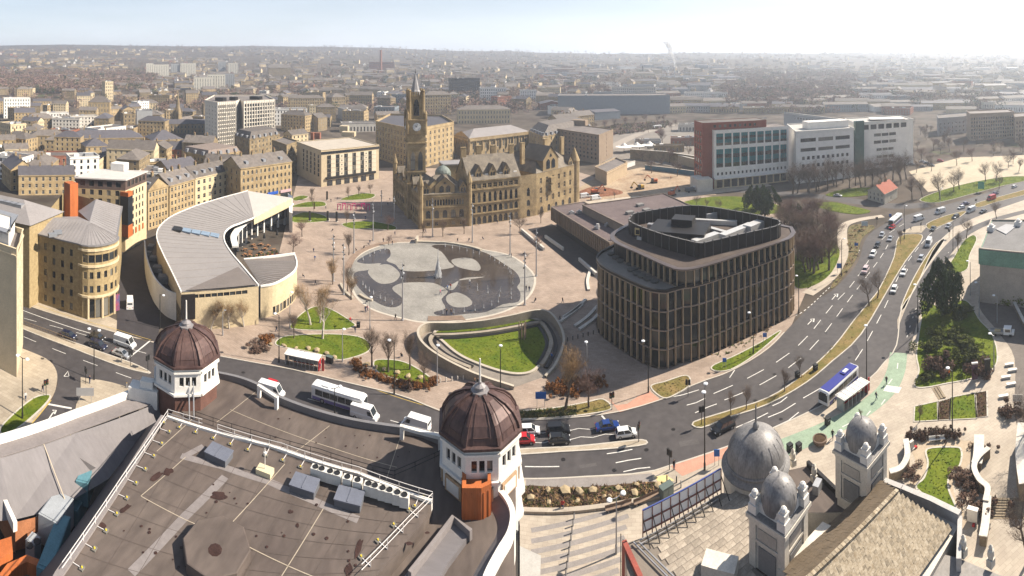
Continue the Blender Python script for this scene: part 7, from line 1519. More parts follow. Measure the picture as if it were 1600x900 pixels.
CARS=[('hatch','navy',107,527,140,537,'dark blue hatchback alone at the back of the left queue'),('hatch','black',152,530,185,541,'black hatchback behind the white van in the left queue'),('suv','navy',153,543,186,555,'dark navy car nearest the left central railing'),('van','white',195,540,225,550,'white panel van at the left stop line'),('saloon','silver',190,556,220,567,'silver saloon at the left stop line'),('van','white',203,478,203,450,'small white van in the shaded side street'),('hatch','red',421,604,400,597,'red hatchback above the roof parapet'),('van','white',424,617,450,625,'white van half hidden by the theatre parapet at left'),('van','white',570,653,600,662,'white van with roof rack beside the bus'),('van','white',650,670,620,660,'white van mostly hidden behind the parapet right'),('hatch','white',827,677,850,676,'white hatchback beside the near copper dome'),('hatch','red',819,691,840,690,'red hatchback half hidden by the white tower'),('suv','black',872,676,900,674,'black car in the middle lane of the queue'),('hatch','black',874,691,900,689,'black hatchback in the near lane of the queue'),('saloon','blue',949,670,975,666,'bright blue saloon at the crossing'),('hatch','white',978,681,1005,677,'white hatchback at the crossing stop'),('suv','black',1130,672,1110,682,'black car below the big grey dome'),('van','white',1436,344,1460,336,'white van behind the purple bus'),('hatch','red',1394,357,1384,364,'red car behind the purple bus rear'),('hatch','silver',1378,369,1372,378,'silver car first left of the red car'),('saloon','silver',1391,375,1384,386,'pale silver saloon beside the reservation'),('hatch','black',1371,385,1365,394,'black car in the far carriageway'),('suv','white',1364,400,1356,412,'white estate below the black car'),('suv','pink',1352,425,1344,438,'pale car before the reservation trees'),('van','white',1469,333,1445,340,'white and yellow van at the junction'),('hatch','white',1502,326,1480,332,'white car crossing the junction'),('saloon','purple',1508,320,1490,324,'dark purple car at the junction rear'),('van','white',1517,331,1500,338,'white van with red rear right of the junction'),('saloon','grey',1536,332,1518,340,'dark grey saloon behind the white van'),('suv','black',1493,341,1480,348,'black car passing the junction island'),('saloon','teal',1458,359,1450,368,'dark teal car at the crossing lines'),('hatch','silver',1482,355,1472,364,'silver car beside the dark teal one'),('van','white',1451,383,1444,396,'white van on the inner carriageway'),('hatch','silver',1439,406,1430,420,'silver car behind the inner white van'),('saloon','white',1412,428,1402,446,'white saloon by the verge strip'),('hatch','white',1397,455,1388,474,'white hatchback lowest on the inner carriageway'),('saloon','purple',1555,304,1575,297,'purple saloon high on the right road'),('van','red',1549,312,1530,318,'dark red van on the right road'),('hatch','white',1585,293,1600,287,'white car at the top right of the road'),('saloon','silver',1309,307,1330,309,'silver car by the college trees'),('van','white',914,309,930,307,'left white van parked at the building site'),('van','white',931,312,950,309,'right white van parked at the building site')]
for k,c,px,py,hx,hy,l_ in CARS:place_vehicle(k,c,px,py,hx,hy,l_,'vehicles on the roads','van' if k=='van' else 'car','van' if k=='van' else 'car')
R=random.Random(12)
for i in range(34):
 u,v=(R.uniform(935,985),R.uniform(200,210))if i<18 else(R.uniform(1110,1250),R.uniform(176,186))if i<26 else(R.uniform(1420,1500),R.uniform(252,262))
 w_=('the car park behind the slab hotel','the car park behind the college','the bright street right of the college')[0 if i<18 else 1 if i<26 else 2];col=R.choice(('white','silver','red','black','blue','grey'));place_vehicle(R.choice(('hatch','saloon','suv')),col,u,v,u+6,v+R.uniform(-1,1),'%s car parked in %s'%(col,w_),'distant parked cars')
def bus(px,py,hx,hy,label,roofc,sidec,skirt):
 a,b=G(px,py),G(hx,hy);an=math.atan2(b[1]-a[1],b[0]-a[0]);t=thing('bus',label,'bus',(*a,.02),an,'buses');L,w,H=11.6,1.27,3.05
 mb=MB();loft(mb,[(x,[(-w,.35),(-w,H-.35),(-w*.9,H-.08),(-w*.6,H),(w*.6,H),(w*.9,H-.08),(w,H-.35),(w,.35)])for x in(-L/2,L/2-.3)]+[(L/2,[(-w*.96,.4),(-w*.94,H-.6),(-w*.85,H-.35),(-w*.6,H-.25),(w*.6,H-.25),(w*.85,H-.35),(w*.94,H-.6),(w*.96,.4)])]);mb.build('body',sidec,t,world_coords=False)
 MB().box((-.2,0,H-.02),(L-.8,2.2,.07)).build('roof_panel',roofc,t,world_coords=False);MB().box((-2.4,0,H+.05),(2.4,1.3,.22)).build('roof_unit',roofc,t,world_coords=False);MB().box((-2.4,0,H+.27),(1.4,.8,.06)).build('roof_hatch',PAINT['white'],t,world_coords=False)
 for s in(-1,1):
  for k in range(6):MB().box((-L/2+.9+1.72*k+.8,s*(w+.005),1.35),(1.62,.03,1.15)).build('side_window',M_CGLASS,t,world_coords=False)
  MB().box((-.2,s*(w+.006),.38),(L-.8,.02,.62)).build('skirt_panel',skirt,t,world_coords=False);MB().box((L/2+.0,s*.85,.75),(.08,.34,.2)).build('headlight',M_HEAD,t,world_coords=False)
  for x in(-3.3,3.6):o=link('wheel',WHEEL,t,(x,s*(w-.08),.48),0,(1.5,1.3,1.5));link('rim',RIM,o)
 MB().box((L/2-.02,0,1.05),(.1,2.2,1.45)).build('windscreen',M_CGLASS,t,world_coords=False);MB().box((L/2-.03,0,2.5),(.1,1.6,.28)).build('destination_board',M_BLACK,t,world_coords=False);MB().box((-L/2-.01,0,1.5),(.06,2.0,.9)).build('rear_window',M_CGLASS,t,world_coords=False)
bp=mat('bus_purple',(.16,.13,.30),.4,0,coat=.4);bb=mat('bus_blue',(.03,.035,.22),.4,0,coat=.4)
bus(530,632,560,641,'white single decker bus with purple skirt beside the white van',PAINT['white'],PAINT['white'],bp);bus(1311,612,1288,633,'blue roofed bus standing at the white shelter',bb,PAINT['white'],bb);bus(1399,349,1384,362,'white and purple bus near the far junction',PAINT['white'],PAINT['white'],bp);bus(1027,200,1050,197,'distant white bus on the curving road',PAINT['white'],PAINT['white'],bp)
def boxes(name,label,cat,px,py,ang,items,group=None,z=.12,w=1.0):
 t=thing(name,label,cat,(*G(px,py),z),math.radians(ang),group)
 for it in items:
  nm,c,d,m=it[:4];b=MB()
  if len(it)>4 and it[4]=='tube':b.tube(c,(c[0],c[1],c[2]+d[2]),d[0]/2,d[1]/2,10)
  elif len(it)>4:b.bar(c,d,it[4])
  else:b.box(c,d)
  b.build(nm,m,t,world_coords=False)
 return t
OR=mat('digger_orange',(.42,.10,.03),.6,.1);YE=mat('digger_yellow',(.5,.3,.04),.6,.1)
for px,py,an,m,l_ in((1022,286,160,OR,'orange excavator with raised arm on the building site'),(1000,296,200,YE,'yellow excavator digging beside the orange one'),(1050,306,30,OR,'orange excavator near the site road'),(930,303,10,OR,'small orange digger on the red soil')):
 boxes('excavator',l_,'excavator',px,py,an,[('track',(0,-1.1,0),(4,.6,.9),M_DARK),('track',(0,1.1,0),(4,.6,.9),M_DARK),('body',(-.5,0,.95),(3.2,2.4,1.3),m),('cab',(.9,.7,1.0),(1.5,1.1,1.8),M_CGLASS),('boom',(1.0,-.3,1.8),(4.0,-.3,4.6),m,.45),('arm',(4.0,-.3,4.6),(5.6,-.3,2.2),m,.35),('bucket',(5.5,-.3,1.2),(1.0,1.0,.9),M_DARK)],'site machines',w=1)
boxes('dump_truck','dark tipper lorry on the site road','lorry',1080,300,10,[('chassis',(0,0,.6),(7,2.3,.3),M_DARK),('tipper_body',(-.9,0,.9),(4.8,2.4,1.5),mat('lorry_grey',(.10,.11,.12),.6,0)),('cab',(2.7,0,.7),(1.7,2.3,2.1),PAINT['white']),('wheel',(2.4,-1.0,0),(.9,.9,.9),M_TYRE),('wheel',(-2,-1.0,0),(.9,.5,.9),M_TYRE),('wheel',(2.4,1.0,0),(.9,.5,.9),M_TYRE),('wheel',(-2,1.0,0),(.9,.5,.9),M_TYRE)])
boxes('pickup_truck','white dropside pickup on the service road','pickup',1566,524,-62,[('cab',(1.4,0,.5),(2.0,1.9,1.6),PAINT['white']),('bonnet',(2.7,0,.5),(.9,1.8,.7),PAINT['white']),('windscreen',(2.42,0,1.25),(.1,1.7,.75),M_CGLASS),('side_window',(1.5,-.96,1.25),(1.3,.05,.65),M_CGLASS),('bed',(-1.5,0,.6),(3.4,2.0,.2),M_STEEL),('side_board',(-1.5,.95,.8),(3.4,.08,.4),M_STEEL),('side_board',(-1.5,-.95,.8),(3.4,.08,.4),M_STEEL),('load',(-1.2,0,.8),(1.6,1.2,.4),mat('sand_load',(.5,.38,.2),.9,.1)),('wheel',(2.2,.85,0),(.7,.3,.7),M_TYRE),('wheel',(2.2,-.85,0),(.7,.3,.7),M_TYRE),('wheel',(-1.8,.85,0),(.7,.3,.7),M_TYRE),('wheel',(-1.8,-.85,0),(.7,.3,.7),M_TYRE)])
# -- PEOPLE
M_SKIN=mat('skin',(.42,.25,.17),.7,0);CLO={k:mat('cloth_'+k,c,.9,0)for k,c in(('black',(.012,.012,.014)),('navy',(.02,.025,.06)),('grey',(.10,.10,.11)),('blue',(.04,.12,.35)),('red',(.4,.03,.03)),('white',(.6,.6,.58)),('orange',(.65,.16,.02)),('pink',(.5,.2,.25)),('brown',(.12,.07,.04)),('jeans',(.04,.06,.12)))}
def figure(pose):
 sit=pose=='sit';st=.30 if pose=='walk' else.04
 J={'pel':(0,0,.95),'chest':(.02,0,1.28),'neck':(.02,0,1.47),'head':(.04,0,1.60),'top':(.03,0,1.72)}
 for s,n in((-1,'r'),(1,'l')):
  k=s*st
  J.update({'hip'+n:(0,s*.10,.90),'knee'+n:(k*.5+.06,s*.11,.50),'ank'+n:(k-.04,s*.11,.09),'toe'+n:(k+.14,s*.12,.04),'sh'+n:(.0,s*.19,1.40),'elb'+n:(-k*.4-.02,s*.25,1.13),'wri'+n:(-k*.8+.10,s*.24,.90),'han'+n:(-k*.9+.14,s*.23,.80)})
  if sit:J.update({'knee'+n:(.46,s*.13,.93),'ank'+n:(.48,s*.13,.50),'toe'+n:(.64,s*.14,.46),'elb'+n:(.08,s*.26,1.12),'wri'+n:(.32,s*.18,1.02),'han'+n:(.42,s*.12,1.0)})
 Rd={'pel':.15,'chest':.17,'neck':.065,'head':.10,'top':.06,'hip':.115,'knee':.075,'ank':.05,'toe':.045,'sh':.08,'elb':.055,'wri':.04,'han':.045};ks=list(J);E=[('pel','chest'),('chest','neck'),('neck','head'),('head','top')]
 for n in 'rl':E+=[('pel','hip'+n),('hip'+n,'knee'+n),('knee'+n,'ank'+n),('ank'+n,'toe'+n),('chest','sh'+n),('sh'+n,'elb'+n),('elb'+n,'wri'+n),('wri'+n,'han'+n)]
 me=bpy.data.meshes.new('person');me.from_pydata([J[k]for k in ks],[(ks.index(a),ks.index(b))for a,b in E],[]);o=bpy.data.objects.new('tmp',me);COL.link(o);o.modifiers.new('s','SKIN');o.modifiers.new('d','SUBSURF').levels=1
 for i,k in enumerate(ks):r=Rd[k]if k in Rd else Rd[k[:-1]];me.skin_vertices[0].data[i].radius=(r,r);me.skin_vertices[0].data[i].use_root=k=='pel'
 bpy.context.view_layer.update();m2=bpy.data.meshes.new_from_object(o.evaluated_get(bpy.context.evaluated_depsgraph_get()));bpy.data.objects.remove(o);m2.name='person'
 for m in(CLO['black'],CLO['jeans'],M_SKIN,CLO['brown']):m2.materials.append(m)
 for p in m2.polygons:
  z=p.center.z;x,y=p.center.x,abs(p.center.y);p.material_index=3 if z>1.63 or(z>1.54 and x<.0)else 2 if z>1.46 or(y>.20 and z<.9)else 0 if z>.93 or y>.2 else 1;p.use_smooth=True
 return m2
FIG={p:figure(p)for p in('walk','stand','sit')}
PEOPLE=[('walk','black',875,503,'walking on the pool rim right of the pole'),('walk','black',618,501,'walking beside the pale pool pole'),('walk','navy',571,488,'left one of a pair walking below the pool'),('walk','pink',574,487,'right one of a pair walking below the pool'),('sit','grey',574,475,'sitting on the low wall at the pool edge'),('sit','red',547,503,'sitting on the edge of the grass mound'),('walk','black',555,520,'walking between the two plaza lawns'),('walk','blue',499,579,'in blue waiting at the bus shelter end'),('walk','brown',640,611,'walking below the hedged lawn'),('walk','brown',742,603,'left one of two by the curved wall foot'),('stand','black',747,604,'right one of two by the curved wall foot'),('sit','black',627,560,'sitting at the hedged lawn path'),('walk','black',432,519,'walking before the restaurant lawn'),('walk','black',464,462,'walking past the restaurant curved wall'),('walk','navy',490,395,'in dark clothes left of the pool trees'),('walk','blue',492,407,'in blue left of the pool trees'),('sit','black',473,434,'sitting near the fan wing'),('walk','black',493,446,'walking below the fan wing corner'),('walk','navy',617,368,'walking towards the town hall'),('stand','black',599,379,'standing by the boardwalk end'),('stand','black',613,383,'standing on the pool edge at the boardwalk'),('sit','grey',575,384,'sitting on the boardwalk middle'),('sit','black',569,389,'sitting on the boardwalk left'),('sit','navy',578,380,'sitting on the boardwalk top'),('sit','brown',556,393,'sitting at the boardwalk foot'),('walk','red',662,364,'in red by the town hall corner'),('walk','grey',665,364,'in grey by the town hall corner'),('walk','black',715,379,'walking behind the seat wall'),('sit','black',733,377,'sitting behind the seat wall'),('sit','navy',754,375,'sitting on the paving behind the pool'),('stand','black',799,403,'standing at the pool right top edge'),('stand','black',822,455,'left one of two at the pool right edge'),('stand','navy',827,456,'right one of two at the pool right edge'),('sit','black',837,472,'crouching right of the pool'),('walk','black',879,474,'walking alone towards the finned office'),('stand','black',698,493,'dark one standing in the water at the deck'),('stand','brown',705,493,'brown one standing in the water at the deck'),('walk','red',704,452,'in red wading in the pool centre'),('walk','blue',699,454,'in blue wading in the pool centre'),('walk','pink',688,461,'small one in pink walking in the pool'),('walk','white',734,445,'in white wading in the pool'),('walk','black',934,613,'walking at the crossing by the office'),('walk','blue',862,563,'in blue walking along the curved wall shade'),('walk','navy',903,618,'walking beneath the copper beech'),('stand','black',1053,735,'in black waiting at the traffic signal'),('walk','red',879,799,'in red carrying a board at the boulder bed'),('walk','black',1385,601,'in dark clothes above the zebra stripes'),('walk','navy',1369,626,'in dark clothes below the zebra stripes'),('walk','black',1473,419,'walking the path by the cycle track'),('stand','orange',1483,590,'in orange vest working among the shrubs'),('walk','black',1301,687,'by the planter on the green track'),('walk','black',67,614,'in black on the left corner pavement'),('walk','white',40,626,'in white on the left corner pavement'),('stand','navy',140,600,'waiting at the left crossing'),('walk','white',143,618,'in white beside the left sign frame'),('walk','black',609,314,'in the town hall shade near the side wall'),('walk','black',606,322,'in the town hall shade near the lawn'),('walk','navy',571,343,'walking in the shade past the pink frames'),('walk','black',517,316,'walking left of the pink frames'),('walk','black',527,313,'walking behind the pink frames'),('walk','grey',509,327,'walking by the square lawn'),('walk','black',748,353,'before the town hall arches'),('walk','black',777,350,'before the town hall doorway'),('walk','orange',1048,280,'in orange on the building site'),('sit','black',520,362,'sitting by the square steps'),('walk','black',1423,360,'waiting on the junction island')]
for i,(po,c,px,py,w)in enumerate(PEOPLE):
 o=link('person',FIG[po],None,(*G(px,py),.12 if po!='sit' else-.32),(i*2.4)%6.28,(1.05,)*3);o.material_slots[0].link='OBJECT';o.material_slots[0].material=CLO[c];setp(o,'person '+w,'person','people in the square and streets')
 # -- STREET FURNITURE
P_GREY=mat('pole_grey',(.34,.34,.35),.5,.05,metal=.3);P_BLK=mat('pole_black',(.02,.02,.02),.5,0);LAMPW=mat('lamp_white',(.7,.72,.74),.4,0)
def column(px,py,h,label):
 t=thing('plaza_light_column',label,'lamp column',(*G(px,py),.12),px,'plaza light columns');MB().tube((0,0,0),(0,0,h),.24,.13,10).build('pole',P_GREY,t,world_coords=False);MB().lathe([(.4,0),(.4,.25),(.26,.3)],(0,0,0),10).build('base_plate',P_GREY,t,world_coords=False)
 for k in range(7):a=k*2.1;z=h*(.68+.045*k);MB().box((.34*math.cos(a),.34*math.sin(a),z),(.3,.3,.36),a).build('spotlight',LAMPW if k%2 else P_BLK,t,world_coords=False)
for px,py,h,l_ in((629,501,15.5,'pale light column at the near left pool rim'),(820,477,15.5,'pale light column at the near right pool rim'),(838,432,15.5,'pale light column at the right pool rim'),(797,399,15.5,'pale light column at the upper right pool rim'),(738,379,15.5,'pale light column behind the seat wall'),(676,370,15.5,'pale light column before the town hall gable'),(583,376,15.5,'pale light column at the boardwalk top'),(553,396,15.5,'pale light column at the boardwalk foot'),(537,461,15.5,'pale light column by the left pool walls'),(521,440,15,'pale light column among the ochre trees'),(596,338,12,'slim column beside the shaded hall lawn'),(616,350,12,'slim column before the shaded hall side')):column(px,py,h,l_)
def lamp(px,py,h,label,arm=2,m=None,ang=0):
 t=thing('street_lamp',label,'street lamp',(*G(px,py),.12),math.radians(ang),'street lamps');MB().tube((0,0,0),(0,0,h),.13,.08,8).build('pole',m or P_BLK,t,world_coords=False);MB().tube((0,0,0),(0,0,1.2),.18,.18,8).build('base',m or P_BLK,t,world_coords=False)
 for s in((-1,1)if arm==2 else(1,)):MB().bar((0,0,h-.1),(s*1.0,0,h+.15),.08).build('arm',m or P_BLK,t,world_coords=False);MB().lathe([(.1,.0),(.42,.06),(.38,.2),(.1,.3)],(s*1.15,0,h),10).build('lamp_head',LAMPW,t,world_coords=False)
for px,py,h,a,g,l_ in((1013,614,11,1,180,'black street lamp before the finned office corner'),(1101,735,14,2,60,'black twin headed lamp by the crossing near the grey dome'),(1354,600,12,1,60,'black street lamp behind the blue roofed bus'),(1488,680,12,1,90,'black street lamp between the lawn beds'),(1434,520,12,1,90,'black street lamp beside the cycle track'),(616,616,11,1,170,'black street lamp before the hedged lawn'),(436,567,11,1,170,'black street lamp left of the bus shelter'),(147,594,11,2,30,'black twin headed lamp on the left reservation'),(35,655,12,2,20,'black twin headed lamp on the left corner'),(523,655,6,2,40,'twin headed lamp behind the theatre parapet'),(535,566,7,1,90,'grey lamp on the near plaza lawn'),(683,603,8,1,90,'grey lamp by the oval hedge tip'),(782,612,9,1,90,'black lamp at the curved wall foot'),(578,516,8,1,90,'slim grey lamp on the pool path'),(917,597,8,1,90,'grey lamp in the office shade'),(348,525,6,1,90,'white lamp among the restaurant birches'),(453,514,9,1,90,'grey lamp at the mound left'),(250,514,9,1,0,'black lamp at the side street mouth'),(963,866,8,2,20,'lamp with signs beside the theatre red edge'),(1248,490,10,1,90,'black lamp at the far end of the finned office'),(1177,553,10,1,180,'black lamp on the office grass verge'),(1315,432,12,1,0,'black lamp on the pale path'),(1413,374,13,1,0,'black lamp at the reservation end'),(1489,392,12,1,0,'black lamp by the cycle track'),(1516,462,10,1,90,'lamp before the museum wall'),(1530,495,9,1,90,'white headed lamp on the bank path'),(1558,505,7,1,90,'short lamp behind the pickup'),(1553,580,8,1,90,'lamp at the right tip of the bank'),(1469,340,13,1,0,'tall lamp at the junction')):
 lamp(px,py,h,l_,a,None if 'black' in l_ or 'twin' in l_ else P_GREY,g)
def signal(px,py,label):
 t=thing('traffic_light',label,'traffic light',(*G(px,py),.12),px*.02,'traffic lights');MB().tube((0,0,0),(0,0,3.4),.07,.07,8).build('pole',P_BLK,t,world_coords=False)
 for s in(-.32,.32):
  o=MB().box((s,0,2.4),(.4,.3,1.1)).build('signal_head',P_BLK,t,world_coords=False)
  for k,c in enumerate(((.5,.02,.02),(.5,.25,.02),(.02,.3,.08))):MB().tube((s,-.14,3.25-k*.33),(s,-.2,3.25-k*.33),.11,.11,8).build('lens',mat('lens%d'%k,tuple(v*.35 for v in c),.3,0),o,world_coords=False)
for px,py,l_ in((956,641,'traffic light at the verge tip'),(1075,622-2,'traffic light on the grass triangle'),(998,691,'traffic light at the refuge end'),(1096,664,'traffic light at the reservation near end'),(1046,735,'traffic light beside the person in black'),(231,580,'traffic light on the left refuge'),(134,600,'left traffic light at the corner crossing'),(72,620,'traffic light on the corner pavement'),(1439,361,'traffic light on the junction island'),(1413,372,'traffic light at the far reservation end'),(1483,372,'traffic light by the cycle crossing'),(1525,322,'traffic light at the far junction'),(1370,352,'traffic light on the far kerb'),(204,572,'traffic light at the left stop line')):signal(px,py,l_)
def shelter(px,py,hx,hy,n,label):
 a,b=G(px,py),G(hx,hy);an=math.atan2(b[1]-a[1],b[0]-a[0]);L=math.dist(a,b);t=thing('bus_shelter',label,'bus shelter',(*lerp(a,b,.5),.12),an,'bus shelters');red=mat('shelter_red',(.4,.03,.03),.5,0);gl=mat('shelter_glass',(.28,.32,.33),.1,0,spec=.8)
 MB().box((0,0,2.5),(L,2.6,.16)).build('roof',M_WHITEP,t,world_coords=False)
 for k in range(n):x=-L/2+.3+(L-.6)*k/(n-1);MB().box((x,.9,0),(.1,.1,2.5)).build('post',P_GREY,t,world_coords=False);MB().box((x,-.9,0),(.1,.1,2.5)).build('post',P_GREY,t,world_coords=False);MB().box((x,0,2.66),(.06,2.5,.05)).build('roof_rib',P_GREY,t,world_coords=False)
 for k in range(n-1):x=-L/2+.3+(L-.6)*(k+.5)/(n-1);MB().box((x,.9,.3),((L-.6)/(n-1)-.15,.04,1.9)).build('glass_panel',gl,t,world_coords=False)
 for s in(-1,1):MB().box((s*(L/2-.1),0,0),(.12,1.7,2.5)).build('end_panel',red if s>0 else gl,t,world_coords=False)
 MB().box((0,.4,.45),(L*.6,.35,.08)).build('bench',red,t,world_coords=False);MB().box((L/2+.8,-.3,0),(.5,.15,2.8)).build('timetable_totem',red,t,world_coords=False)
shelter(447,567,500,578,9,'white roofed bus shelter beside the near plaza lawn');shelter(1312,643,1352,613,7,'white roofed bus shelter beside the blue roofed bus')
bm=mat('sandstone_boulder',(.36,.28,.17),.9,.2,.7,.4)
def boulder(px,py,s,label,i):
 R=random.Random(i);b=bmesh.new();bmesh.ops.create_icosphere(b,subdivisions=1,radius=1)
 for v in b.verts:v.co*=.62+.75*abs(noise.noise(v.co*1.3+Vector((i*3.3,i,0))))+.12*(i%3);v.co.z*=.8;v.co.x=max(-.8,min(.85,v.co.x));v.co.z=max(-.6,min(.6,v.co.z))
 me=bpy.data.meshes.new('boulder');b.to_mesh(me);b.free();me.materials.append(bm);o=link('boulder',me,None,(*G(px,py),.35*s),R.uniform(0,3),(s*R.uniform(.55,1.1),s*R.uniform(.45,.85),s*R.uniform(.5,.95)));setp(o,label,'boulder','sandstone boulders')
for i,(px,py,s,l_)in enumerate([(423,540,.8,'small boulder at the left end of the lawn boulders'),(408,533,.7,'boulder beside the russet shrub'),(444,542,.9,'boulder behind the shelter left end'),(463,545,.8,'boulder behind the shelter middle'),(482,546,1.1,'tall boulder behind the shelter'),(495,550,1.0,'boulder right of the tall one'),(511,555,1.1,'boulder behind the dark cabinet'),(523,560,1.0,'boulder at the lawn front tip'),(572,572,1.0,'leftmost boulder on the hedged lawn'),(588,576,1.0,'second boulder on the hedged lawn'),(600,579,.9,'third boulder on the hedged lawn'),(621,584,.9,'upright boulder on the hedged lawn'),(638,590,1.1,'wide boulder on the hedged lawn'),(657,592,.9,'last boulder on the hedged lawn')]+[(x,y,s,'boulder number %s from the left in the long bed'%ORD[k])for k,(x,y,s)in enumerate([(829,781,.9),(857,769,1.0),(858,788,.7),(883,770,1.1),(902,786,.8),(905,771,1.1),(926,770,.9),(944,778,.7),(953,779,.7),(967,765,.7),(974,773,.9),(992,773,.9),(995,760,.8),(1028,762,1.0)])]):boulder(px,py,s,l_,i)
for k in range(9):y=812+k*11.2;boxes('bollard',ORD[k]+' bollard from the boulder bed in the paved street','bollard',897-k*1.6,y,0,[('post',(0,0,0),(.22,.2,1.05),P_GREY,'tube'),('cap',(0,0,1.05),(.24,.12,.06),P_BLK,'tube')],'bollards in the paved street')
for k in range(6):boxes('bollard',ORD[k]+' stone bollard from the left at the curved wall foot','bollard',688+k*9,598-k*1.0,0,[('post',(0,0,0),(.3,.26,.9),M_CONC,'tube'),('cap',(0,0,.9),(.26,.1,.08),M_CONC,'tube')],'bollards by the curved wall')
for k in range(7):boxes('bollard',ORD[k]+' dark bollard from the left in the office shade','bollard',887+k*8,534-k*2.2,0,[('post',(0,0,0),(.24,.22,1.1),P_BLK,'tube'),('cap',(0,0,1.1),(.24,.1,.06),P_GREY,'tube')],'bollards in the office shade')
for px,py,l_ in((1042,754,'black bollard at the yellow tactile patch'),(1057,755,'grey bollard right of the black one'),(1064,763,'bollard nearest the green cabinet'),(190,565,'white bollard on the left reservation'),(205,608,'yellow topped bollard at the corner'),(198,607,'yellow post at the corner crossing')):boxes('bollard',l_,'bollard',px,py,0,[('post',(0,0,0),(.22,.2,1.1),P_BLK if 'black' in l_ else P_GREY,'tube'),('cap',(0,0,1.1),(.24,.1,.08),YE if 'yellow' in l_ else P_GREY,'tube')])
cab=mat('cabinet_green',(.10,.13,.12),.6,.05)
boxes('utility_cabinet','grey green cabinet at the right end of the boulder bed','cabinet',1041,777,20,[('body',(0,0,0),(2.2,1.1,1.8),cab),('lid',(0,0,1.8),(2.3,1.2,.1),cab),('door',(-.5,-.56,.2),(.9,.04,1.4),mat('cabinet_door',(.13,.16,.15),.6,0)),('door',(.5,-.56,.2),(.9,.04,1.4),mat('cabinet_door',(0,0,0)))])
boxes('utility_cabinet','dark cabinet at the right end of the near shelter','cabinet',515,567,-12,[('body',(0,0,0),(1.6,.9,1.4),P_BLK),('lid',(0,0,1.4),(1.7,1,.08),cab)])
for px,py,l_ in((1246,589+2,'black litter bin on the reservation'),(1274,579,'taller black bin right of the first on the reservation'),(1293,664,'black bin at the shelter end'),(560,512,'grey bin by the mound path'),(1248,705,'black bin by the stone planter'),(1234,706,'brown round bin by the stone planter')):boxes('litter_bin',l_,'litter bin',px,py,10,[('body',(0,0,0),(.9,.8,1.1),P_BLK),('hood',(0,0,1.1),(.95,.85,.25),P_BLK),('slot',(0,-.42,.85),(.5,.04,.15),P_GREY)],'litter bins')
pl=thing('stone_planter','round brown stone planter bowl on the green cycle track edge','planter',(*G(1281,694),.12));MB().lathe([(.9,0),(1.3,.5),(1.35,1.0),(1.15,1.05),(1.1,.9)],(0,0,0),16).build('bowl',mat('planter_brown',(.16,.11,.08),.8,.2),pl,world_coords=False);MB().lathe([(1.1,.92),(.02,.95)],(0,0,0),14).build('soil',M_SOIL,pl,world_coords=False)
def bench(px,py,an,label,L=2.2,m=None):boxes('bench',label,'bench',px,py,an,[('seat',(0,0,.42),(L,.5,.09),m or M_WOOD),('backrest',(0,.25,.55),(L,.07,.4),m or M_WOOD),('leg',(-L*.4,0,0),(.1,.45,.42),P_GREY),('leg',(L*.4,0,0),(.1,.45,.42),P_GREY)],'benches')
bench(967,797,6,'wooden bench at the front of the boulder bed',4.4);bench(1010,785,12,'second wooden bench at the right of the boulder bed',4.4);bench(1464,691,-40,'white bench under the brown garden hedge',3,M_WHITEP)
struct('bed_kerb_wall',MB().strip(smooth(gp([(805,800),(870,802),(920,798),(980,789),(1030,778)]),4),.8,.1,.55),M_SLAB)
for px,py,l_ in((1577,572,'first pale block seat'),(1582,581,'second pale block seat'),(1572,592,'third pale block seat'),(1580,603,'fourth pale block seat'),(1568,622,'upright pale block'),(1569,641,'lower upright pale block')):boxes('block_seat',l_+' on the paving at the right edge','seat',px,py,-40,[('seat',(0,0,.35),(2.1,.7,.15),M_WHITEP),('plinth',(0,0,0),(1.9,.5,.35),M_CONC)],'pale block seats')
for px,py,h,m,l_ in((1523,594,3.4,M_WHITEP,'white topped information totem before the shrub bank'),(1543,588,3.4,P_BLK,'black information totem right of the white topped one')):boxes('information_totem',l_,'totem',px,py,-40,[('slab',(0,0,.1),(1.3,.35,h),mat('totem_purple',(.10,.05,.07),.5,0)if m is M_WHITEP else P_BLK),('cap',(0,0,h+.1),(1.4,.45,.3),m),('base',(0,0,0),(1.5,.5,.1),M_CONC)])
sb=mat('sign_blue',(.02,.12,.42),.5,0)
for px,py,w_,h_,m,l_ in((845,636,2.2,1.4,sb,'blue direction sign seen from behind on the verge'),(1311,427,1.5,1.6,sb,'blue sign on the pale path'),(1195,537,1.0,1.0,sb,'small blue sign on the office verge'),(1132,577,.9,.9,sb,'round blue sign on the grass tip'),(1351,359,2.6,1.8,mat('sign_pale',(.45,.55,.62),.5,0),'pale blue map sign at the far path'),(1338,391,1.4,1.0,sb,'blue sign among the roadside scrub'),(133,631,3.6,1.6,P_GREY,'large grey sign board seen from behind at the left corner'),(1533,300,3.4,4,mat('sign_green',(.10,.35,.22),.5,0),'green direction sign by the right road'),(1120,728,1.0,1.2,sb,'blue cycle sign near the grey dome'),(1391,345,1.2,1.4,sb,'blue sign by the purple bus'),(1590,640,2,1.4,M_CONC,'stone sign at the right edge')):boxes('road_sign',l_,'sign',px,py,-(px-800)/14,[('post',(-w_*.35,0,0),(.1,.1,2.4),P_GREY,'tube'),('post',(w_*.35,0,0),(.1,.1,2.4),P_GREY,'tube'),('plate',(0,-.08,1.6),(w_,.08,h_),m)],'road signs')
for k in range(7):
 m=mat('magenta',(.55,.01,.16),.5,0);boxes('pink_frame',ORD[k]+' bright pink frame from the left in the square','sculpture',530+k*7.5,329-(k%2)*1.2,10+20*(k%2),[('upright',(-.8,0,0),(.3,.3,2.8),m),('upright',(.8,0,0),(.3,.3,2.8),m),('lintel',(0,0,2.8),(1.9,.3,.3),m),('brace',(-.8,0,1.4),(.4,0,2.8),m,.2)],'pink frames in the square')
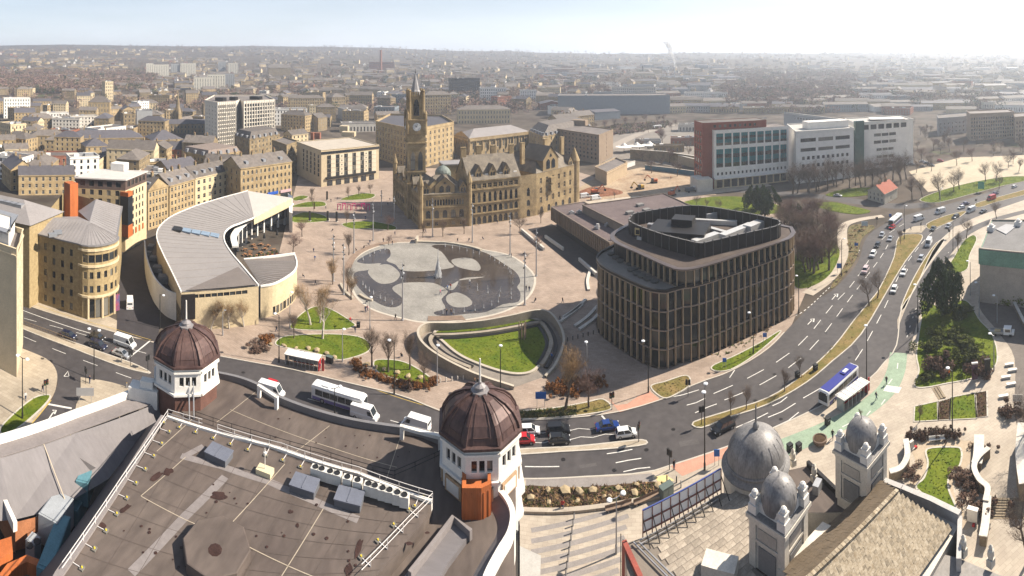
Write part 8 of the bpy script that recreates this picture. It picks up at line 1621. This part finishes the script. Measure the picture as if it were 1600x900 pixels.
boxes('flag_banner','green and red flag banner standing on the square lawn','flag',490,331,0,[('pole',(0,0,0),(.1,.08,4.6),P_BLK,'tube'),('banner',(.35,0,1.2),(.7,.06,3.2),mat('banner_green',(.05,.3,.08),.7,.6,1.2,col2=(.5,.05,.05)))])
for k,(px,py)in enumerate(((484,346),(512,346),(526,347),(511,313))):boxes('dark_pillar',ORD[k]+' dark monolith from the left beside the square steps','monolith',px,py,0,[('slab',(0,0,0),(.8,.5,4.5),P_BLK),('base',(0,0,0),(1.1,.8,.3),M_CONC)],'dark monoliths in the square')
rl=thing('pedestrian_railing','brown pedestrian railing along the left central reservation','railing',(*G(80,525),.12));ln=smooth(gp([(36,508),(80,524),(118,539)]),6);br=mat('railing_brown',(.30,.22,.14),.7,0)
for z in(.25,1.1):MB().strip(ln,.08,z,z+.08).build('rail',br,rl)
for p,a in along(ln,.5):MB().box((*p,.12),(.06,.06,1.0),a).build('baluster',br,rl)
par=mat('parasol_black',(.02,.02,.022),.8,0);tw=mat('teak',(.30,.15,.07),.7,.2)
for k,(px,py)in enumerate([(383,392),(391,396),(399,390),(407,397),(414,391),(390,401),(402,402),(413,401),(422,397),(428,392),(396,385),(408,384),(419,386),(383,400)]):boxes('terrace_table',ORD[k]+' wooden table with benches counted along the restaurant terrace','table',px,py,25*k,[('table_top',(0,0,.72),(1.5,.8,.07),tw),('bench',(0,.75,.42),(1.5,.35,.07),tw),('bench',(0,-.75,.42),(1.5,.35,.07),tw),('leg',(-.5,0,0),(.1,.6,.72),P_BLK),('leg',(.5,0,0),(.1,.6,.72),P_BLK)],'tables on the restaurant terrace')
for k,(px,py,o)in enumerate(((433,371,0),(413,376,0),(379,393,1),(396,380,1))):
 t=thing('parasol',('tall folded black parasol near the colonnade end','folded black parasol in the colonnade middle','open black parasol at the terrace left','open black parasol before the colonnade')[k],'parasol',(*G(px,py),.12));MB().tube((0,0,0),(0,0,3.0),.05).build('pole',P_GREY,t,world_coords=False);MB().lathe([(1.9,2.5),(.1,3.1)]if o else[(.55,.9),(.5,1.6),(.1,3.1)],(0,0,0),8).build('canopy',par,t,world_coords=False)
for k in range(7):boxes('terrace_planter',ORD[k]+' planter with green shrub along the terrace front','planter',390+k*7,408-k*1.6,10*k,[('pot',(0,0,0),(.9,.9,.7),mat('terracotta',(.38,.14,.06),.8,.1)),('leaf',(0,0,.7),(.5,.4,.9),M_OLIVE),('leaf',(.2,.1,.7),(.4,.5,.7),M_YEL)],'planters along the terrace')
gs=mat('garden_stone',(.24,.19,.13),.9,.25,.4,.3)
def gwall(label,pts,w,h,z0=.1):t=thing('garden_wall',label,'wall',(*G(*pts[len(pts)//2]),0),0,'garden walls');MB().strip(smooth(gp(pts),4),w,z0,h).build('wall',gs,t);MB().strip(smooth(gp(pts),4),w+.25,h,h+.14).build('coping',M_CONC,t);return t
gwall('curved stone wall left of the hourglass lawn',[(1415,700),(1418,725),(1408,745),(1390,752)],.8,1.6);gwall('low stone wall right of the hourglass lawn',[(1530,690),(1529,720),(1526,735)],1.6,1.2);gwall('curved balustrade wall at the steps',[(1545,715),(1530,728),(1522,745),(1530,765),(1543,778),(1540,800)],.7,1.7);gwall('stone wall beside the memorial steps',[(1543,790),(1540,830),(1536,855)],1.0,1.5);gwall('retaining wall at the right edge',[(1585,480),(1600,510),(1620,540)],.6,1.4);gwall('tall stone wall at the right edge below the trees',[(1597,690),(1594,740),(1600,790)],1.4,3.4)
gh=thing('brown_hedge','long brown hedge above the hourglass lawn','hedge',(*G(1465,690),0))
for i,(p,a)in enumerate(along(gp([(1424,686),(1465,682),(1503,684)]),1.2)):link('foliage',SH[M_PURP.name][i%2],gh,(p[0]-gh.location.x,p[1]-gh.location.y,.1),i,(1.2,1.2,1.4))
sp=thing('garden_steps','flight of dark stone steps at the bottom right','steps',(*G(1572,800),0));a,b,c,d=gp([(1545,785),(1600,785),(1600,812),(1542,812)])
for k in range(8):MB().prism([lerp(d,a,k/8),lerp(c,b,k/8),lerp(c,b,(k+1)/8),lerp(d,a,(k+1)/8)],.1,.16+.09*k).build('step',gs,sp)
mm=boxes('memorial_stone','pale upright memorial stone with red flowers in the dark bed','memorial',1520,815,20,[('slab',(0,0,0),(.6,1.6,1.8),M_WHITEP),('cap',(0,0,1.8),(.7,1.7,.12),M_WHITEP),('wreath',(-.8,-.4,0),(.4,.4,.3),CLO['red'])])
boxes('memorial_stone','small grey memorial with red wreath left of the lawn','memorial',1424,703,0,[('slab',(0,0,0),(.9,.5,1.5),M_CONC),('base',(0,0,0),(1.3,.9,.25),M_CONC),('wreath',(.8,-.3,0),(.5,.5,.3),CLO['red'])])
for px,py,w,h in((1535,800,2.5,2),(1514,765,2.5,1.6),(1502,745,2,1.2),(1535,705,1.6,1.2),(1425,745,2,1)):shrub(px,py,w,h,M_PURP,'low brown shrub in the memorial garden beds','shrubs in the memorial garden')
tree('broad',1612,700,11,'bare tree leaning in at the right edge below the seats');tree('broad',1606,880,10,'bare tree at the bottom right corner')
sl3=thing('slot_steps','three dark slots of a short stair beside the shrub bank','steps',(*G(1466,615),.12))
for k in range(3):MB().strip(gp([(1457+k*4,607-k),(1468+k*4,625-k)]),.5,.1,.16+.1*k).build('step',gs,sl3)
for k in range(9):a=(835+k*3,812+k*15);struct('paving_band',MB().strip(gp([(830,830+k*17),(985-k*3,790+k*17)]),.8,.127),mat('grey_paving_band',(.25,.225,.21),.85,.12),bpy.data.objects['pavement_theatre_side'])
gy=mat('yard_asphalt',(.20,.175,.15),.9,.15,.05);struct('yard_tarmac',MB().sheet(gp([(925,240),(965,205),(1040,190),(1098,200),(1098,250),(1060,262),(1000,250),(960,262)]),.05),gy)
struct('hillside_road',MB().strip(smooth(gp([(955,232),(985,215),(1020,203),(1062,192),(1090,182),(1130,172)]),5),10,.06),mat('pale_road',(.30,.26,.22),.85,.1))  # road surface in a paler colour than the asphalt
struct('right_plain',MB().sheet(gp([(1420,268),(1500,246),(1640,240),(1640,272),(1560,282),(1450,300)]),.05),mat('sandy_car_park',(.42,.35,.25),.9,.12,.05));struct('distant_roundabout',MB().sheet(gp([(1020,195),(1080,172),(1150,160),(1180,164),(1120,178),(1070,200)]),.055),gy)
def hoard(label,pts,h,m,w=.5):t=thing('site_wall',label,'wall',(*G(*pts[0]),0),0,'walls around the building site');MB().strip(gp(pts),w,0,h).build('wall',m,t);MB().strip(gp(pts),w+.2,h,h+.2).build('coping',M_CONC,t)
hoard('blue hoarding along the building site',[(1008,265),(1050,270),(1100,277)],3,mat('hoarding_blue',(.03,.12,.19),.6,.1));hoard('white hoarding beside the tan podium',[(948,273),(992,258)],3,M_WHITEP);hoard('dark stone retaining wall below the bus station',[(985,248),(1040,252),(1098,262)],7,M_DSTONE,1);hoard('tan wall at the foot of the college',[(1060,256),(1100,266)],6,mat('tan_render',(0,0,0)),1)
tn=thing('tent_canopy','white tensile canopy at the bus station','canopy',(*G(975,240),0));x,y=G(975,238)
for k in range(3):MB().lathe([(7,4.5),(3,5.2),(.4,7.5)],(x+k*11,y+k*2,0),8).build('tent',M_WHITEP,tn);MB().tube((x+k*11,y+k*2,0),(x+k*11,y+k*2,7.6),.15).build('mast',P_GREY,tn)
clumpy('embankment_scrub','brown scrub and bushes on the banks before the retail shed',[(925,205),(960,195),(1045,190),(1040,200),(960,212)],1500,[M_TWIG,M_TWIGP,M_OLIVE],3.2,15)
for i,(px,py)in enumerate([(930,206),(945,203),(960,200),(975,197),(992,195),(1010,192),(1138,160),(1150,163),(1162,160),(1245,172),(1262,170),(1300,166),(1330,168),(1120,158),(880,180),(870,186),(690,186),(675,190)]):tree('plum' if i%2 else 'broad',px,py,12,'bare tree in the belt behind the slab hotel and college','bare trees in the middle distance')
for px,py,w,d,h,tone,roof,l_ in((1075,226,30,10,6,'brick','flat','low brick interchange block'),(1045,236,24,8,5,'dark','flat','low dark yard building'),(1085,204,34,14,7,'concrete','flat','pale interchange hall'),(1012,228,22,9,5,'grey','flat','grey platform canopy block'),(1132,176,40,16,9,'yellow','gable','stone works with pitched roof'),(1178,170,36,16,9,'brick','gable','brick works with pitched roof'),(1222,170,30,14,8,'pale','gable','pale works with pitched roof'),(1400,176,40,18,10,'brick','gable','red brick school'),(1372,168,34,16,10,'yellow','gable','stone school'),(1490,165,60,22,9,'white','flat','long white shed'),(1565,168,60,22,9,'concrete','flat','long concrete shed')):generic(px,py,w,d,h,4,tone,roof,1,'works around the interchange',rise=3,base=l_)
R=random.Random(44)
for i in range(58):
 px,py=(R.uniform(995,1095),R.uniform(190,256))if i<18 else(R.uniform(1425,1610),R.uniform(192,262))
 if i>=18 and 1460<px<1600 and py<205:py+=30
 tree('broad' if i%3 else 'plum',int(px),int(py),R.uniform(8,13),'bare tree in the yard between the slab hotel and the college' if i<18 else 'bare tree on the bright plain right of the college','bare trees in the middle distance')
for i in range(16):
 u,v=R.uniform(1000,1095),R.uniform(200,250);col=R.choice(('white','silver','red','black','blue','grey'));place_vehicle(R.choice(('hatch','saloon','van')),col,u,v,u+6,v+R.uniform(-2,2),'%s vehicle parked in the interchange yard'%col,'distant parked cars')
 # -- HAZE
hz=MB().prism([(5300*math.cos(i*math.pi/8),5300*math.sin(i*math.pi/8))for i in range(16)],-90,235,bottom=True)
mh=bpy.data.materials.new('thin_haze');mh.use_nodes=True;nn=mh.node_tree.nodes;nn.remove(nn['Principled BSDF'])
pv=nn.new('ShaderNodeVolumePrincipled');pv.inputs['Color'].default_value=(.80,.88,1,1);pv.inputs['Density'].default_value=HAZE;pv.inputs['Anisotropy'].default_value=.45
mh.node_tree.links.new(pv.outputs[0],nn['Material Output'].inputs['Volume'])
hzo=hz.build('haze',mh);setp(hzo,'thin pale haze hanging over the far town','haze',kind='stuff')
